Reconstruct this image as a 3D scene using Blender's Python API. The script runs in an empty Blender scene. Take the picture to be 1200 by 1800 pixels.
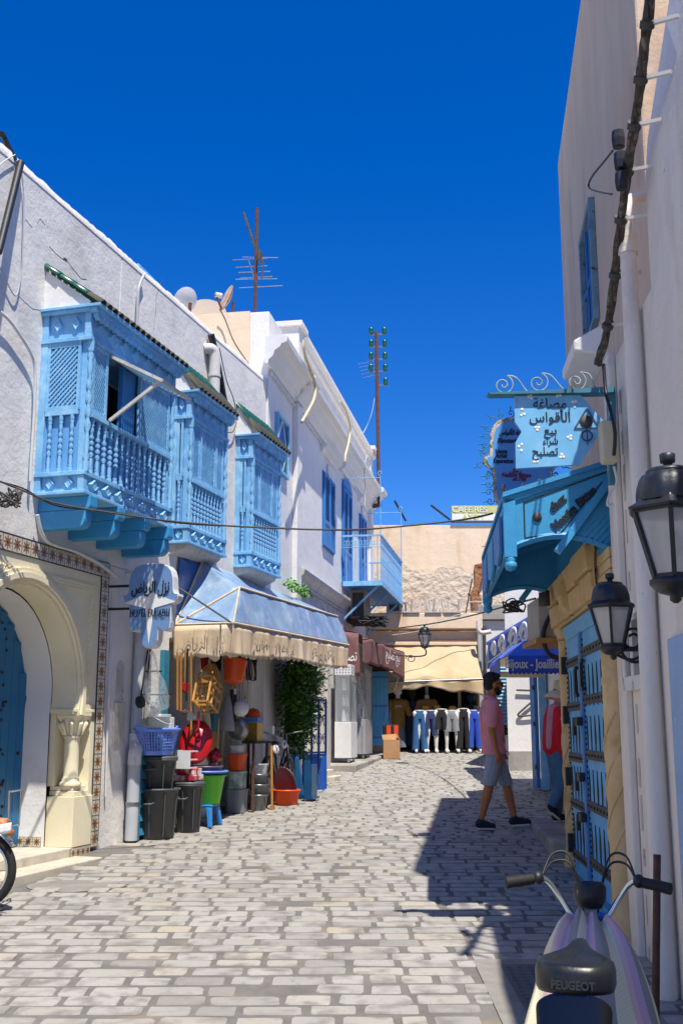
import bpy, bmesh, math, random
from mathutils import Vector, Matrix
import numpy as np
random.seed(7)
R = math.radians
SC = bpy.context.scene
COL = SC.collection
# ------------------------------------------------------------------ camera
F_PX, TILT = 1900.0, math.atan(382.0 / 1900.0)      # focal length in photo pixels, upward tilt
CAM_Z = 1.70
cam_d = bpy.data.cameras.new('camera'); cam = bpy.data.objects.new('camera', cam_d); COL.objects.link(cam)
cam_d.sensor_fit = 'VERTICAL'; cam_d.sensor_height = 36.0; cam_d.sensor_width = 24.0
cam_d.lens = 36.0 * F_PX / 1800.0; cam_d.clip_start = 0.05; cam_d.clip_end = 3000
cam.location = (0, 0, CAM_Z); cam.rotation_euler = (R(90) + TILT, 0, 0)
SC.camera = cam
# ------------------------------------------------------------------ sky and sun
SUN_EL, SUN_PHI = R(66), R(22)                      # light travels away from the camera and SUN_PHI to the left
L = Vector((-math.sin(SUN_PHI) * math.cos(SUN_EL), math.cos(SUN_PHI) * math.cos(SUN_EL), -math.sin(SUN_EL)))
W = bpy.data.worlds.new('World'); SC.world = W; W.use_nodes = True
wn = W.node_tree; bg = wn.nodes['Background']
sky = wn.nodes.new('ShaderNodeTexSky'); sky.sky_type = 'NISHITA'; sky.sun_disc = False
sky.sun_elevation = SUN_EL; sky.sun_rotation = math.atan2(-L.x, -L.y)
sky.altitude = 0; sky.air_density = 1.0; sky.dust_density = 0.0; sky.ozone_density = 10.0
hs = wn.nodes.new('ShaderNodeHueSaturation'); hs.inputs['Hue'].default_value = 0.515; hs.inputs['Saturation'].default_value = 1.27          # a deep, clear southern blue all over
wn.links.new(sky.outputs['Color'], hs.inputs['Color']); wn.links.new(hs.outputs['Color'], bg.inputs['Color']); bg.inputs['Strength'].default_value = 0.108
sd = bpy.data.lights.new('sun', 'SUN'); sd.energy = 4.4; sd.angle = R(0.53); sd.color = (1.0, 0.94, 0.84)
so = bpy.data.objects.new('sun', sd); COL.objects.link(so); so.rotation_euler = L.to_track_quat('-Z', 'Y').to_euler(); so.location = (3, -8, 14)
SC.view_settings.view_transform = 'Standard'; SC.view_settings.look = 'None'
SC.view_settings.exposure = 0.60; SC.view_settings.gamma = 1.0; SC.view_settings.use_curve_mapping = False
SC.render.engine = 'CYCLES'; SC.cycles.use_denoising = True; SC.cycles.max_bounces = 6
SC.cycles.diffuse_bounces = 4; SC.cycles.glossy_bounces = 2; SC.cycles.transmission_bounces = 3; SC.cycles.transparent_max_bounces = 8

# ------------------------------------------------------------------ frames: X right along a facade as its viewer sees it, Y into the wall, Z up
SLOPE = 0.046
def G(y): return SLOPE * y
def ray(u, v):
    xc = (u - 600.0) / F_PX; yc = (900.0 - v) / F_PX
    return Vector((xc, math.cos(TILT) - yc * math.sin(TILT), math.sin(TILT) + yc * math.cos(TILT)))
def at(u, v, Y):                                     # point of a measured direction at depth Y
    d = ray(u, v); return Vector((0, 0, CAM_Z)) + d * (Y / d.y)
def gnd(u, v):                                       # where a measured direction meets the sloping street
    d = ray(u, v); t = CAM_Z / (SLOPE * d.y - d.z); return Vector((0, 0, CAM_Z)) + d * t
class Fr:
    def __init__(s, ox, oy, rz):
        s.o = Vector((ox, oy, 0)); s.r = rz; s.X = Vector((math.cos(rz), math.sin(rz), 0)); s.Y = Vector((-math.sin(rz), math.cos(rz), 0))
    def w(s, a, b, z): return s.o + s.X * a + s.Y * b + Vector((0, 0, z))
    def loc(s, p):
        q = Vector(p) - s.o; return Vector((q.dot(s.X), q.dot(s.Y), p[2]))
    def px(s, u, v, out=0.0):                        # facade coordinates (along, height) of a measured direction, on the plane 'out' in front of the wall
        d = ray(u, v); c = Vector((0, 0, CAM_Z)); n = s.Y
        t = (-out - (c - s.o).dot(n)) / d.dot(n); p = c + d * t
        return (p - s.o).dot(s.X), p.z
    def g(s, a, b=0.0): return G(s.w(a, b, 0).y)
LW = Fr(-2.455, 11.3, math.atan2(1.0, 0.2915))
PA = 0.18 * 6.6
PW = Fr(PA, 0.0, math.atan2(-1.0, -0.124))
LB = Fr(-1.10, 15.9, math.atan2(1.0, 0.171))
RW = Fr(1.35, 0.0, math.atan2(-1.0, -0.075))
FW = Fr(0.0, 25.9, 0.0)
WD = Fr(0.0, 0.0, 0.0)

# ------------------------------------------------------------------ mesh building
class MB:
    def __init__(s): s.v = []; s.f = []; s.sm = []
    def add(s, vs, fs, sm=False):
        o = len(s.v); s.v += [tuple(p) for p in vs]
        for f in fs: s.f.append(tuple(i + o for i in f)); s.sm.append(sm)
        return s
    def hexa(s, p): return s.add(p, [(0,3,2,1),(4,5,6,7),(0,1,5,4),(1,2,6,5),(2,3,7,6),(3,0,4,7)])
    def box(s, x0, x1, y0, y1, z0, z1):
        x0, x1 = min(x0,x1), max(x0,x1); y0, y1 = min(y0,y1), max(y0,y1); z0, z1 = min(z0,z1), max(z0,z1)
        return s.hexa([(x0,y0,z0),(x1,y0,z0),(x1,y1,z0),(x0,y1,z0),(x0,y0,z1),(x1,y0,z1),(x1,y1,z1),(x0,y1,z1)])
    def bar(s, p, q, w, h, up=(0,0,1)):              # rectangular bar from p to q
        p = Vector(p); q = Vector(q); d = (q - p).normalized(); up = Vector(up)
        a = d.cross(up)
        if a.length < 1e-4: a = d.cross(Vector((0,1,0)))
        a.normalize(); b = a.cross(d).normalized(); a = a * w / 2; b = b * h / 2
        return s.hexa([p-a-b, p+a-b, q+a-b, q-a-b, p-a+b, p+a+b, q+a+b, q-a+b])
    def prism(s, poly, y0, y1, plane='xz'):          # extruded outline; poly counter-clockwise seen from -Y
        n = len(poly)
        def P(a, b, c): return (a, c, b) if plane == 'xz' else ((a, b, c) if plane == 'xy' else (c, a, b))
        vs = [P(a, b, y0) for a, b in poly] + [P(a, b, y1) for a, b in poly]
        fs = [tuple(range(n)), tuple(range(2*n-1, n-1, -1))] + [((i+1) % n, i, i+n, (i+1) % n + n) for i in range(n)]
        if y0 > y1 or plane == 'xy': fs = [tuple(reversed(f)) for f in fs]
        return s.add(vs, fs)
    def tube(s, pts, r, n=8, caps=True, sm=True, closed=False):
        pts = [Vector(p) for p in pts]; m = len(pts); rs = r if isinstance(r, (list, tuple)) else [r] * m
        vs = []; prev = None
        for i, p in enumerate(pts):
            if closed: d = pts[(i+1) % m] - pts[i-1]
            else: d = pts[min(i+1, m-1)] - pts[max(i-1, 0)]
            if d.length < 1e-9: d = Vector((0,0,1))
            d.normalize()
            if prev is None:
                a = d.cross(Vector((0,0,1)))
                if a.length < 0.05: a = d.cross(Vector((0,1,0)))
            else: a = prev - d * prev.dot(d)
            a.normalize(); prev = a; b = d.cross(a)
            for k in range(n):
                t = 2 * math.pi * k / n; vs.append(p + (a * math.cos(t) + b * math.sin(t)) * rs[i])
        fs = []
        for i in range(m if closed else m - 1):
            j = (i + 1) % m
            for k in range(n): fs.append((i*n+k, i*n+(k+1) % n, j*n+(k+1) % n, j*n+k))
        s.add(vs, fs, sm)
        if caps and not closed:
            s.add(vs[:n], [tuple(reversed(range(n)))]); s.add(vs[-n:], [tuple(range(n))])
        return s
    def lathe(s, prof, c=(0,0,0), n=12, sm=True, caps=True, rot=None, arc=2*math.pi):
        M3 = rot if rot else Matrix.Identity(3); c = Vector(c); m = len(prof); vs = []
        full = arc > 6.28
        nn = n if full else n + 1
        for r, z in prof:
            for k in range(nn):
                t = arc * k / n; vs.append(c + M3 @ Vector((r*math.cos(t), r*math.sin(t), z)))
        fs = []
        for i in range(m - 1):
            for k in range(n):
                k2 = (k+1) % nn; fs.append((i*nn+k, i*nn+k2, (i+1)*nn+k2, (i+1)*nn+k))
        s.add(vs, fs, sm)
        if caps and full:
            if prof[0][0] > 1e-5: s.add(vs[:n], [tuple(reversed(range(n)))])
            if prof[-1][0] > 1e-5: s.add(vs[-n:], [tuple(range(n))])
        return s
    def ell(s, c, r, n=12, m=8, rot=None):
        prof = [(math.sin(math.pi*i/m), -math.cos(math.pi*i/m)) for i in range(m+1)]
        S = Matrix.Diagonal(Vector(r) if hasattr(r, '__len__') else Vector((r,r,r)))
        return s.lathe([(max(a,1e-4), b) for a, b in prof], c, n, rot=(rot @ S if rot else S))
    def grid(s, fn, nu, nv, sm=True):
        vs = [fn(i/nu, j/nv) for j in range(nv+1) for i in range(nu+1)]
        fs = [(j*(nu+1)+i, j*(nu+1)+i+1, (j+1)*(nu+1)+i+1, (j+1)*(nu+1)+i) for j in range(nv) for i in range(nu)]
        return s.add(vs, fs, sm)
    def cap(s, p, q, r0, r1, n=10):                  # tapered capsule
        p = Vector(p); q = Vector(q); d = q - p; l = d.length
        rot = d.to_track_quat('Z', 'Y').to_matrix(); pr = []
        for i in range(5): t = math.pi/2 * (1 - i/4); pr.append((max(r0*math.cos(t),1e-4), -r0*math.sin(t)))
        for i in range(5): t = math.pi/2 * i/4; pr.append((max(r1*math.cos(t),1e-4), l + r1*math.sin(t)))
        return s.lathe(pr, p, n, rot=rot)
    def mesh(s, name, mat, off=(0,0,0)):
        me = bpy.data.meshes.new(name); o = Vector(off)
        me.from_pydata([tuple(Vector(p) - o) for p in s.v], [], s.f)
        me.polygons.foreach_set('use_smooth', s.sm); me.materials.append(mat); me.update()
        return me

def props(o, label=None, cat=None, group=None, kind=None):
    if label: o['label'] = label
    if cat: o['category'] = cat
    if group: o['group'] = group
    if kind: o['kind'] = kind
    return o
class Thing:                                         # an Empty at the thing's base; parts are built in facade coordinates
    def __init__(s, name, label, cat, fr=WD, o=(0,0,0), group=None, kind=None):
        s.fr = fr; s.o = Vector(o); s.root = bpy.data.objects.new(name, None); COL.objects.link(s.root)
        s.root.location = fr.w(*s.o); s.root.rotation_euler = (0, 0, fr.r); s.root.empty_display_size = 0.1
        props(s.root, label, cat, group, kind)
    def part(s, name, mb, mat, parent=None, bev=0.0, label=None, kind=None, sub=0, thick=0.0):
        ob = bpy.data.objects.new(name, mb.mesh(name, mat, s.o)); COL.objects.link(ob); ob.parent = parent or s.root
        fin(ob, bev, sub, thick); return props(ob, label=label, kind=kind)
    def inst(s, name, me, loc, rot=(0,0,0), sc=(1,1,1), parent=None, poff=(0,0,0)):
        ob = bpy.data.objects.new(name, me); COL.objects.link(ob); ob.parent = parent or s.root
        ob.location = Vector(loc) - s.o - Vector(poff); ob.rotation_euler = rot; ob.scale = sc; return ob
    def obj(s, ob, parent=None): ob.parent = parent or s.root; return ob
def fin(ob, bev=0.0, sub=0, thick=0.0):
    if thick:
        m = ob.modifiers.new('solid', 'SOLIDIFY'); m.thickness = thick; m.offset = 0
    if bev:
        m = ob.modifiers.new('bevel', 'BEVEL'); m.width = bev; m.segments = 2; m.limit_method = 'ANGLE'; m.angle_limit = R(40)
    if sub:
        m = ob.modifiers.new('sub', 'SUBSURF'); m.levels = sub; m.render_levels = sub
def solo(name, mb, mat, label, cat, fr=WD, o=(0,0,0), group=None, bev=0.0, kind=None, sub=0, thick=0.0):
    ob = bpy.data.objects.new(name, mb.mesh(name, mat, o)); COL.objects.link(ob)
    ob.location = fr.w(*o); ob.rotation_euler = (0, 0, fr.r); fin(ob, bev, sub, thick)
    return props(ob, label, cat, group, kind)
def copy_thing(t, fr, o, label, rz=None):            # a copy of a thing with its parts and sub-parts
    def cp(ob, par):
        c = ob.copy(); COL.objects.link(c); c.parent = par
        for ch in list(ob.children): cp(ch, c)
        return c
    r = cp(t.root, None); r.location = fr.w(*o); r['label'] = label
    r.rotation_euler = (0, 0, fr.r if rz is None else rz); return r

# ------------------------------------------------------------------ lettering (built-in font; Arabic letters joined by hand)
AR = {'ن':('\ufee5','\ufee7','\ufee8','\ufee6'),'ز':('\ufeaf',None,None,'\ufeb0'),'ل':('\ufedd','\ufedf','\ufee0','\ufede'),'ا':('\ufe8d',None,None,'\ufe8e'),
 'ر':('\ufead',None,None,'\ufeae'),'ي':('\ufef1','\ufef3','\ufef4','\ufef2'),'ض':('\ufebd','\ufebf','\ufec0','\ufebe'),'م':('\ufee1','\ufee3','\ufee4','\ufee2'),
 'ص':('\ufeb9','\ufebb','\ufebc','\ufeba'),'غ':('\ufecd','\ufecf','\ufed0','\ufece'),'ة':('\ufe93',None,None,'\ufe94'),'ق':('\ufed5','\ufed7','\ufed8','\ufed6'),
 'و':('\ufeed',None,None,'\ufeee'),'س':('\ufeb1','\ufeb3','\ufeb4','\ufeb2'),'ب':('\ufe8f','\ufe91','\ufe92','\ufe90'),'ع':('\ufec9','\ufecb','\ufecc','\ufeca'),
 'ش':('\ufeb5','\ufeb7','\ufeb8','\ufeb6'),'ء':('\ufe80',None,None,None),'ت':('\ufe95','\ufe97','\ufe98','\ufe96'),'ح':('\ufea1','\ufea3','\ufea4','\ufea2'),
 'د':('\ufea9',None,None,'\ufeaa'),'ج':('\ufe9d','\ufe9f','\ufea0','\ufe9e'),'ه':('\ufee9','\ufeeb','\ufeec','\ufeea'),'أ':('\ufe83',None,None,'\ufe84')}
def arabic(t):
    out = []
    for w in t.split(' '):
        r = []
        for i, c in enumerate(w):
            f = AR[c]; pj = i > 0 and AR[w[i-1]][1] is not None and f[3] is not None; nj = i < len(w)-1 and f[1] is not None and AR[w[i+1]][3] is not None
            r.append(f[2] if pj and nj else f[1] if nj else f[3] if pj else f[0])
        out.append(''.join(reversed(r)))
    return ' '.join(reversed(out))
def text_mb(txt, size, width=None, shear=0.0, bold=0.0, ext=0.004, align='CENTER', fn=None):
    """lettering in the XZ plane facing -Y, centred on the origin; fn maps (x, z) to a facade point."""
    cu = bpy.data.curves.new('t', 'FONT'); cu.body = txt; cu.size = size; cu.align_x = align; cu.align_y = 'CENTER'
    cu.shear = shear; cu.offset = bold; cu.extrude = ext; cu.resolution_u = 3
    ob = bpy.data.objects.new('t', cu); COL.objects.link(ob)
    dg = bpy.context.evaluated_depsgraph_get(); me = bpy.data.meshes.new_from_object(ob.evaluated_get(dg))
    bpy.data.objects.remove(ob)
    co = np.zeros(len(me.vertices) * 3); me.vertices.foreach_get('co', co); co = co.reshape(-1, 3)
    mb = MB()
    if len(co) == 0: return mb
    if width:
        w = co[:,0].max() - co[:,0].min(); co[:,0] *= width / max(w, 1e-6)
    P = [(x, -z, y) if fn is None else fn(x, y, z) for x, y, z in co]
    mb.add(P, [tuple(p.vertices) for p in me.polygons]); bpy.data.meshes.remove(me); return mb
def shift(mb, d, sc=1.0):
    mb.v = [(p[0]*sc+d[0], p[1]*sc+d[1], p[2]*sc+d[2]) for p in mb.v]; return mb
# ------------------------------------------------------------------ materials
def lin(c):
    if isinstance(c, str): c = tuple(int(c[i:i+2], 16) for i in (1, 3, 5))
    return tuple(((x/255.0)/12.92 if x/255.0 <= 0.04045 else ((x/255.0+0.055)/1.055)**2.4) for x in c) + (1.0,)
def M(name, c1, c2=None, rough=0.7, scale=6.0, lo=0.35, hi=0.65, bump=0.0, bscale=60.0, metal=0.0, spec=0.5, stain=None, sscale=2.0, slo=0.55, shi=0.75,
      streak=0.0, alpha=1.0, trans=0.0, coat=0.0, bdist=0.01, wear=None, wscale=30.0, wlo=0.62, whi=0.66, lumps=0.0, lscale=3.0):
    m = bpy.data.materials.new(name); m.use_nodes = True; nt = m.node_tree; b = nt.nodes['Principled BSDF']; nd = nt.nodes.new; lk = nt.links.new
    tc = nd('ShaderNodeTexCoord'); co = tc.outputs['Object']
    def noise(sc, det=5, stretch=None, ro=0.6):
        n = nd('ShaderNodeTexNoise'); n.inputs['Scale'].default_value = sc; n.inputs['Detail'].default_value = det; n.inputs['Roughness'].default_value = ro
        if stretch:
            mp = nd('ShaderNodeMapping'); mp.inputs['Scale'].default_value = stretch; lk(co, mp.inputs['Vector']); lk(mp.outputs[0], n.inputs['Vector'])
        else: lk(co, n.inputs['Vector'])
        return n.outputs['Fac']
    def ramp(f, a, c):
        r = nd('ShaderNodeMapRange'); r.inputs['From Min'].default_value = a; r.inputs['From Max'].default_value = c; lk(f, r.inputs['Value']); return r.outputs[0]
    def mix(f, A, B):
        x = nd('ShaderNodeMix'); x.data_type = 'RGBA'; lk(f, x.inputs['Factor'])
        for sk, v in ((x.inputs[6], A), (x.inputs[7], B)):
            if isinstance(v, tuple): sk.default_value = v
            else: lk(v, sk)
        return x.outputs[2]
    base = lin(c1)
    if c2: base = mix(ramp(noise(scale, stretch=(1,1,streak) if streak else None), lo, hi), lin(c1), lin(c2))
    if stain: base = mix(ramp(noise(sscale, 6, stretch=(1,1,streak) if streak else None), slo, shi), base, lin(stain))
    if wear: base = mix(ramp(noise(wscale, 8, ro=0.75), wlo, whi), base, lin(wear))
    if isinstance(base, tuple): b.inputs['Base Color'].default_value = base
    else: lk(base, b.inputs['Base Color'])
    b.inputs['Roughness'].default_value = rough; b.inputs['Metallic'].default_value = metal; b.inputs['Specular IOR Level'].default_value = spec
    if coat: b.inputs['Coat Weight'].default_value = coat; b.inputs['Coat Roughness'].default_value = 0.1
    if alpha < 1: b.inputs['Alpha'].default_value = alpha
    if trans: b.inputs['Transmission Weight'].default_value = trans
    last = None
    for st, sc, ds in ((lumps, lscale, bdist*4), (bump, bscale, bdist)):
        if st:
            bp = nd('ShaderNodeBump'); bp.inputs['Strength'].default_value = st; bp.inputs['Distance'].default_value = ds; lk(noise(sc, 6), bp.inputs['Height'])
            if last: lk(last, bp.inputs['Normal'])
            last = bp.outputs[0]
    if last: lk(last, b.inputs['Normal'])
    return m
MT = {}
def mats():
    t = MT
    t['plaster'] = M('white_plaster', '#e9e5de', '#dfdcd8', 0.9, 1.3, bump=0.35, bscale=22, stain='#bfbab4', sscale=1.1, slo=0.50, shi=0.78, wear='#a59a8c', wscale=7, wlo=0.69, whi=0.74, lumps=0.35, lscale=3.5, bdist=0.012)
    t['plaster2'] = M('clean_white_plaster', '#e9e6e0', '#dfddda', 0.9, 1.1, bump=0.35, bscale=30, stain='#c5bfb8', sscale=0.8, slo=0.6, shi=0.85, wear='#a8a198', wscale=9, wlo=0.73, whi=0.78, lumps=0.3, lscale=4)
    t['near_plaster'] = M('worn_white_plaster', '#ebe2d6', '#dfd6ca', 0.9, 2, bump=0.5, bscale=40, stain='#bfae9a', sscale=1.6, slo=0.52, shi=0.8, streak=0.35, wear='#8f7f69', wscale=11, wlo=0.655, whi=0.70, lumps=0.5, lscale=6)
    t['cream'] = M('cream_plaster', '#ece3c4', '#e3d8b4', 0.8, 2, bump=0.2, bscale=50, stain='#cfc6aa', sscale=1.5, slo=0.6, shi=0.8)
    t['peach'] = M('peach_plaster', '#dcc2a6', '#cfb498', 0.92, 1.6, bump=0.5, bscale=30, stain='#b4845a', sscale=2.2, slo=0.54, shi=0.85, streak=0.3, wear='#ded2c4', wscale=9, wlo=0.62, whi=0.70, lumps=0.3, lscale=3)
    t['ochre_wall'] = M('pale_peach_render', '#eed8ba', '#e6ccab', 0.92, 1.5, bump=0.4, bscale=25, stain='#b98a62', sscale=1.6, slo=0.58, shi=0.8, streak=0.25, lumps=0.4, lscale=4)
    t['ruin'] = M('crumbling_render', '#dccab0', '#d2c3ae', 0.95, 3.0, bump=0.7, bscale=16, stain='#d6a983', sscale=1.4, slo=0.58, shi=0.75, wear='#a3917c', wscale=6, wlo=0.63, whi=0.69, lumps=0.9, lscale=5, bdist=0.02)
    t['rubble'] = M('broken_rubble', '#b07a52', '#8d6244', 0.95, 9, bump=0.9, bscale=20, lumps=0.9, lscale=8, bdist=0.02)
    t['sandstone'] = M('carved_sandstone', '#d8ba8c', '#cbab78', 0.85, 4, bump=0.5, bscale=45, stain='#a9854e', sscale=3, slo=0.55, shi=0.75, lumps=0.4, lscale=9)
    t['concrete'] = M('grey_concrete', '#a8a49c', '#8f8b84', 0.95, 3, bump=0.6, bscale=40, stain='#6f6b66', sscale=2)
    t['mortar'] = M('dark_mortar', '#74716c', '#63605c', 0.95, 5, bump=0.6, bscale=90, stain='#857a6b', sscale=2.5, slo=0.55, shi=0.7)
    t['earth'] = M('pale_earth', '#a89878', '#968768', 0.95, 1, bump=0.3, bscale=10)
    t['blue'] = M('sky_blue_paint', '#86c0e6', '#6fadd8', 0.6, 3, bump=0.25, bscale=70, stain='#9ccff0', sscale=7, slo=0.5, shi=0.7, wear='#c9d3d4', wscale=20, wlo=0.645, whi=0.69, lumps=0.15, lscale=9)
    t['blue_shade'] = M('shaded_blue_panel_paint', '#70b0e2', '#62a3d8', 0.55, 5, bump=0.25, bscale=70, wear='#8bb8dc', wscale=26, wlo=0.70, whi=0.75)  # deeper copy of the bay blue, with shade put into its colour
    t['teal'] = M('canopy_blue_paint', '#3f9fd2', '#3793c6', 0.5, 4, bump=0.25, bscale=60, wear='#8cc0d8', wscale=18, wlo=0.66, whi=0.71, stain='#2e86ba', sscale=3)
    t['shutter_blue'] = M('shutter_blue_paint', '#3c84c6', '#3679ba', 0.5, 4, bump=0.15, bscale=60)
    t['door_blue'] = M('deep_blue_door_paint', '#0f6c9c', '#0d6392', 0.45, 3, bump=0.15, bscale=50)
    t['door_sky'] = M('bright_blue_door_paint', '#62b2e6', '#54a4da', 0.5, 6, bump=0.2, bscale=60, wear='#6db4de', wscale=18, wlo=0.66, whi=0.72)
    t['gate_blue'] = M('cobalt_gate_paint', '#1c55ad', '#194c9c', 0.45, 4)
    t['barrow_blue'] = M('dark_blue_enamel', '#14507c', '#104468', 0.35, 4, bump=0.1, bscale=30)
    t['green_tile'] = M('green_glazed_tile', '#1d5c46', '#174a38', 0.25, 12, spec=0.6, wear='#4a4030', wscale=20, wlo=0.62, whi=0.68)
    t['old_tile'] = M('dirty_green_tile', '#2b3a2c', '#4a3c2c', 0.6, 14, bump=0.4, bscale=40)
    t['black'] = M('black_iron', '#17181a', '#222326', 0.5, 8, bump=0.2, bscale=60)
    t['black_gloss'] = M('black_gloss_plastic', '#0e0e10', None, 0.22, spec=0.6)
    t['rubber'] = M('black_rubber', '#161616', '#202020', 0.75, 20)
    t['bin'] = M('charcoal_bin_plastic', '#505254', '#47494b', 0.5, 8, bump=0.08, bscale=50)
    t['lamp_black'] = M('weathered_black_lantern', '#23282d', '#1b1f24', 0.42, 9, bump=0.2, bscale=40, stain='#39424a', sscale=8, slo=0.5, shi=0.7)
    t['frost'] = M('frosted_lantern_glass', '#dcdcd8', None, 0.35, trans=0.55, alpha=0.75)
    t['glass'] = M('clear_glass', '#eef4f4', None, 0.04, trans=0.0, alpha=0.13, spec=0.6)
    t['clear'] = M('clear_plastic', '#cfd4d4', None, 0.22, alpha=0.45)
    t['film'] = M('plastic_film', '#d4d8da', None, 0.18, alpha=0.33, spec=0.7, bump=0.8, bscale=14, bdist=0.03)
    t['steel'] = M('galvanised_steel', '#9a9d9f', '#83878a', 0.38, 14, metal=0.85)
    t['chrome'] = M('chrome', '#d2d4d6', None, 0.16, metal=1.0)
    t['rust'] = M('rusty_iron', '#6b4530', '#51352a', 0.85, 14, bump=0.5, bscale=50)
    t['iron_grey'] = M('grey_iron_strap', '#5c5b5a', '#4a4948', 0.7, 12, metal=0.3)
    t['white_paint'] = M('white_paint', '#dddddb', '#d2d2d0', 0.5, 5, bump=0.1, bscale=40)
    t['old_white'] = M('flaking_white_paint', '#cfcbc2', '#bdb6aa', 0.7, 4, bump=0.5, bscale=30, wear='#8d7a5e', wscale=12, wlo=0.62, whi=0.68, streak=0.3)
    t['pvc'] = M('grey_pvc_pipe', '#b9bcbe', '#aab0b4', 0.5, 4)
    t['white_pvc'] = M('white_pvc', '#d9d7d2', '#cdc9c2', 0.5, 5)
    t['wire'] = M('grey_cable', '#403f3e', '#4e4a46', 0.7, 10)
    t['bundle'] = M('dusty_cable_bundle', '#54493f', '#3a342f', 0.9, 25, bump=0.6, bscale=60, stain='#8a7c6c', sscale=18, slo=0.5, shi=0.65)
    t['cream_wire'] = M('cream_conduit', '#cbbfa2', '#bfb294', 0.6, 6)
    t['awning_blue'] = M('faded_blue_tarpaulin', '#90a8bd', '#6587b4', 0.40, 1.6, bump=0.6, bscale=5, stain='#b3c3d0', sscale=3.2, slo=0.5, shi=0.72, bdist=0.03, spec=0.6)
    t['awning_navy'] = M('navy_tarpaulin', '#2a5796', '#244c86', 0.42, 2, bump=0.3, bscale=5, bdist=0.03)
    t['canvas'] = M('beige_canvas', '#dcc8ab', '#d0b997', 0.85, 2.5, bump=0.35, bscale=4, stain='#c2a988', sscale=2.4, slo=0.5, shi=0.75, bdist=0.03)
    t['tan_canvas'] = M('tan_canvas', '#c9b391', '#bda682', 0.85, 1.6, bump=0.4, bscale=3.0, stain='#b6966a', sscale=1.8, slo=0.52, shi=0.78, bdist=0.04)
    t['brown'] = M('brown_canvas', '#7c5450', '#6a4642', 0.8, 3, bump=0.4, bscale=5, stain='#8d6b66', sscale=3, bdist=0.03)
    t['faint_ink'] = M('faded_print', '#b7a68c', '#c3b091', 0.85, 12)
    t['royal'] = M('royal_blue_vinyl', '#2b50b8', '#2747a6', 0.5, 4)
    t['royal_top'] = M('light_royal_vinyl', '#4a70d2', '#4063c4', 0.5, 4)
    t['white_ink'] = M('white_print', '#e6e6e4', None, 0.6)
    t['pale_ink'] = M('cream_letters', '#cfcabc', None, 0.6)
    t['ink'] = M('dark_ink', '#15202a', None, 0.7)
    t['red_ink'] = M('red_ink', '#7a2436', None, 0.7)
    t['sign_blue'] = M('sky_blue_enamel', '#7cc0e8', '#6db2de', 0.4, 3, stain='#98cbee', sscale=4, wear='#a7c5d8', wscale=18, wlo=0.7, whi=0.74)
    t['sign_blue2'] = M('deeper_blue_enamel', '#5ba3e4', '#4f97da', 0.4, 3)
    t['sign_petrol'] = M('petrol_iron', '#3d7f96', '#396f80', 0.6, 8, wear='#6b6a55', wscale=20, wlo=0.6, whi=0.66)
    t['mirror_blue'] = M('brushed_blue_metal', '#7fa3cf', '#6f96c6', 0.38, 40, metal=0.25, bump=0.15, bscale=120)
    t['shell'] = M('shell_inlay', '#d9d3c4', '#a8907c', 0.5, 40, stain='#5d7a5e', sscale=28, slo=0.52, shi=0.56)
    t['yellow_sign'] = M('faded_yellow_panel', '#b7b25a', '#c6c48c', 0.6, 5)
    t['yellow_ink'] = M('yellow_ink', '#d9d25a', None, 0.6)
    t['wood'] = M('varnished_wood', '#b8843f', '#a06d2e', 0.5, 10, bump=0.15, bscale=40, streak=0.2)
    t['pale_wood'] = M('pale_wood', '#c9b48a', '#b9a276', 0.6, 8, streak=0.15)
    t['cane'] = M('cane', '#c8964a', '#b17f37', 0.55, 14)
    t['cardboard'] = M('cardboard', '#b58d65', '#a97f58', 0.85, 4)
    t['orange'] = M('orange_plastic', '#e2531c', '#d94c17', 0.38, 5, spec=0.5)
    t['red'] = M('red_plastic', '#b3161b', '#a31318', 0.3, 5, coat=0.3)
    t['green'] = M('lime_green_plastic', '#5fc41f', '#57b81b', 0.38, 5)
    t['lblue'] = M('light_blue_plastic', '#6d8fe0', '#6284d6', 0.4, 5)
    t['stool_blue'] = M('blue_stool_plastic', '#2f86d0', '#2a7cc4', 0.4, 5)
    t['mauve'] = M('mauve_plastic', '#6b4f60', '#5d4454', 0.4, 5)
    t['white_plastic'] = M('white_plastic', '#dcdcda', '#d2d2d0', 0.4, 5)
    t['grey_plastic'] = M('grey_plastic', '#8d9092', '#7f8284', 0.45, 5)
    t['teal_old'] = M('chipped_teal_door', '#2c7f97', '#266f86', 0.6, 4, bump=0.3, bscale=30, wear='#c2c4bd', wscale=9, wlo=0.62, whi=0.66)
    t['teal_chest'] = M('teal_slatted_crate_paint', '#357f9c', '#2d6f8a', 0.6, 5, bump=0.3, bscale=30, wear='#7fa9b6', wscale=12, wlo=0.63, whi=0.68)
    t['peeling'] = M('peeling_wall', '#cfc9bf', '#b5aea3', 0.95, 3, bump=0.7, bscale=20, wear='#6f5f52', wscale=6, wlo=0.58, whi=0.63, lumps=0.5, lscale=6)
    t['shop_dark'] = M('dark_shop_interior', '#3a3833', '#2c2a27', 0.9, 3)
    t['marble'] = M('worn_marble', '#cfc8b8', '#bdb5a2', 0.5, 6, stain='#a59882', sscale=5)
    t['bark'] = M('brown_bark', '#5b4a36', '#4a3b2b', 0.95, 14, bump=0.7, bscale=40)
    t['leaf'] = M('dark_green_leaf', '#2f5a1e', '#4d7a26', 0.45, 3.0, spec=0.4)
    t['weed'] = M('weed_green', '#4f8a2a', '#6ba23a', 0.6, 8)
    t['roller'] = M('pale_blue_shutter_paint', '#7fb6cf', '#74abc6', 0.5, 4, wear='#9cc6d8', wscale=14, wlo=0.64, whi=0.7)
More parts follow.
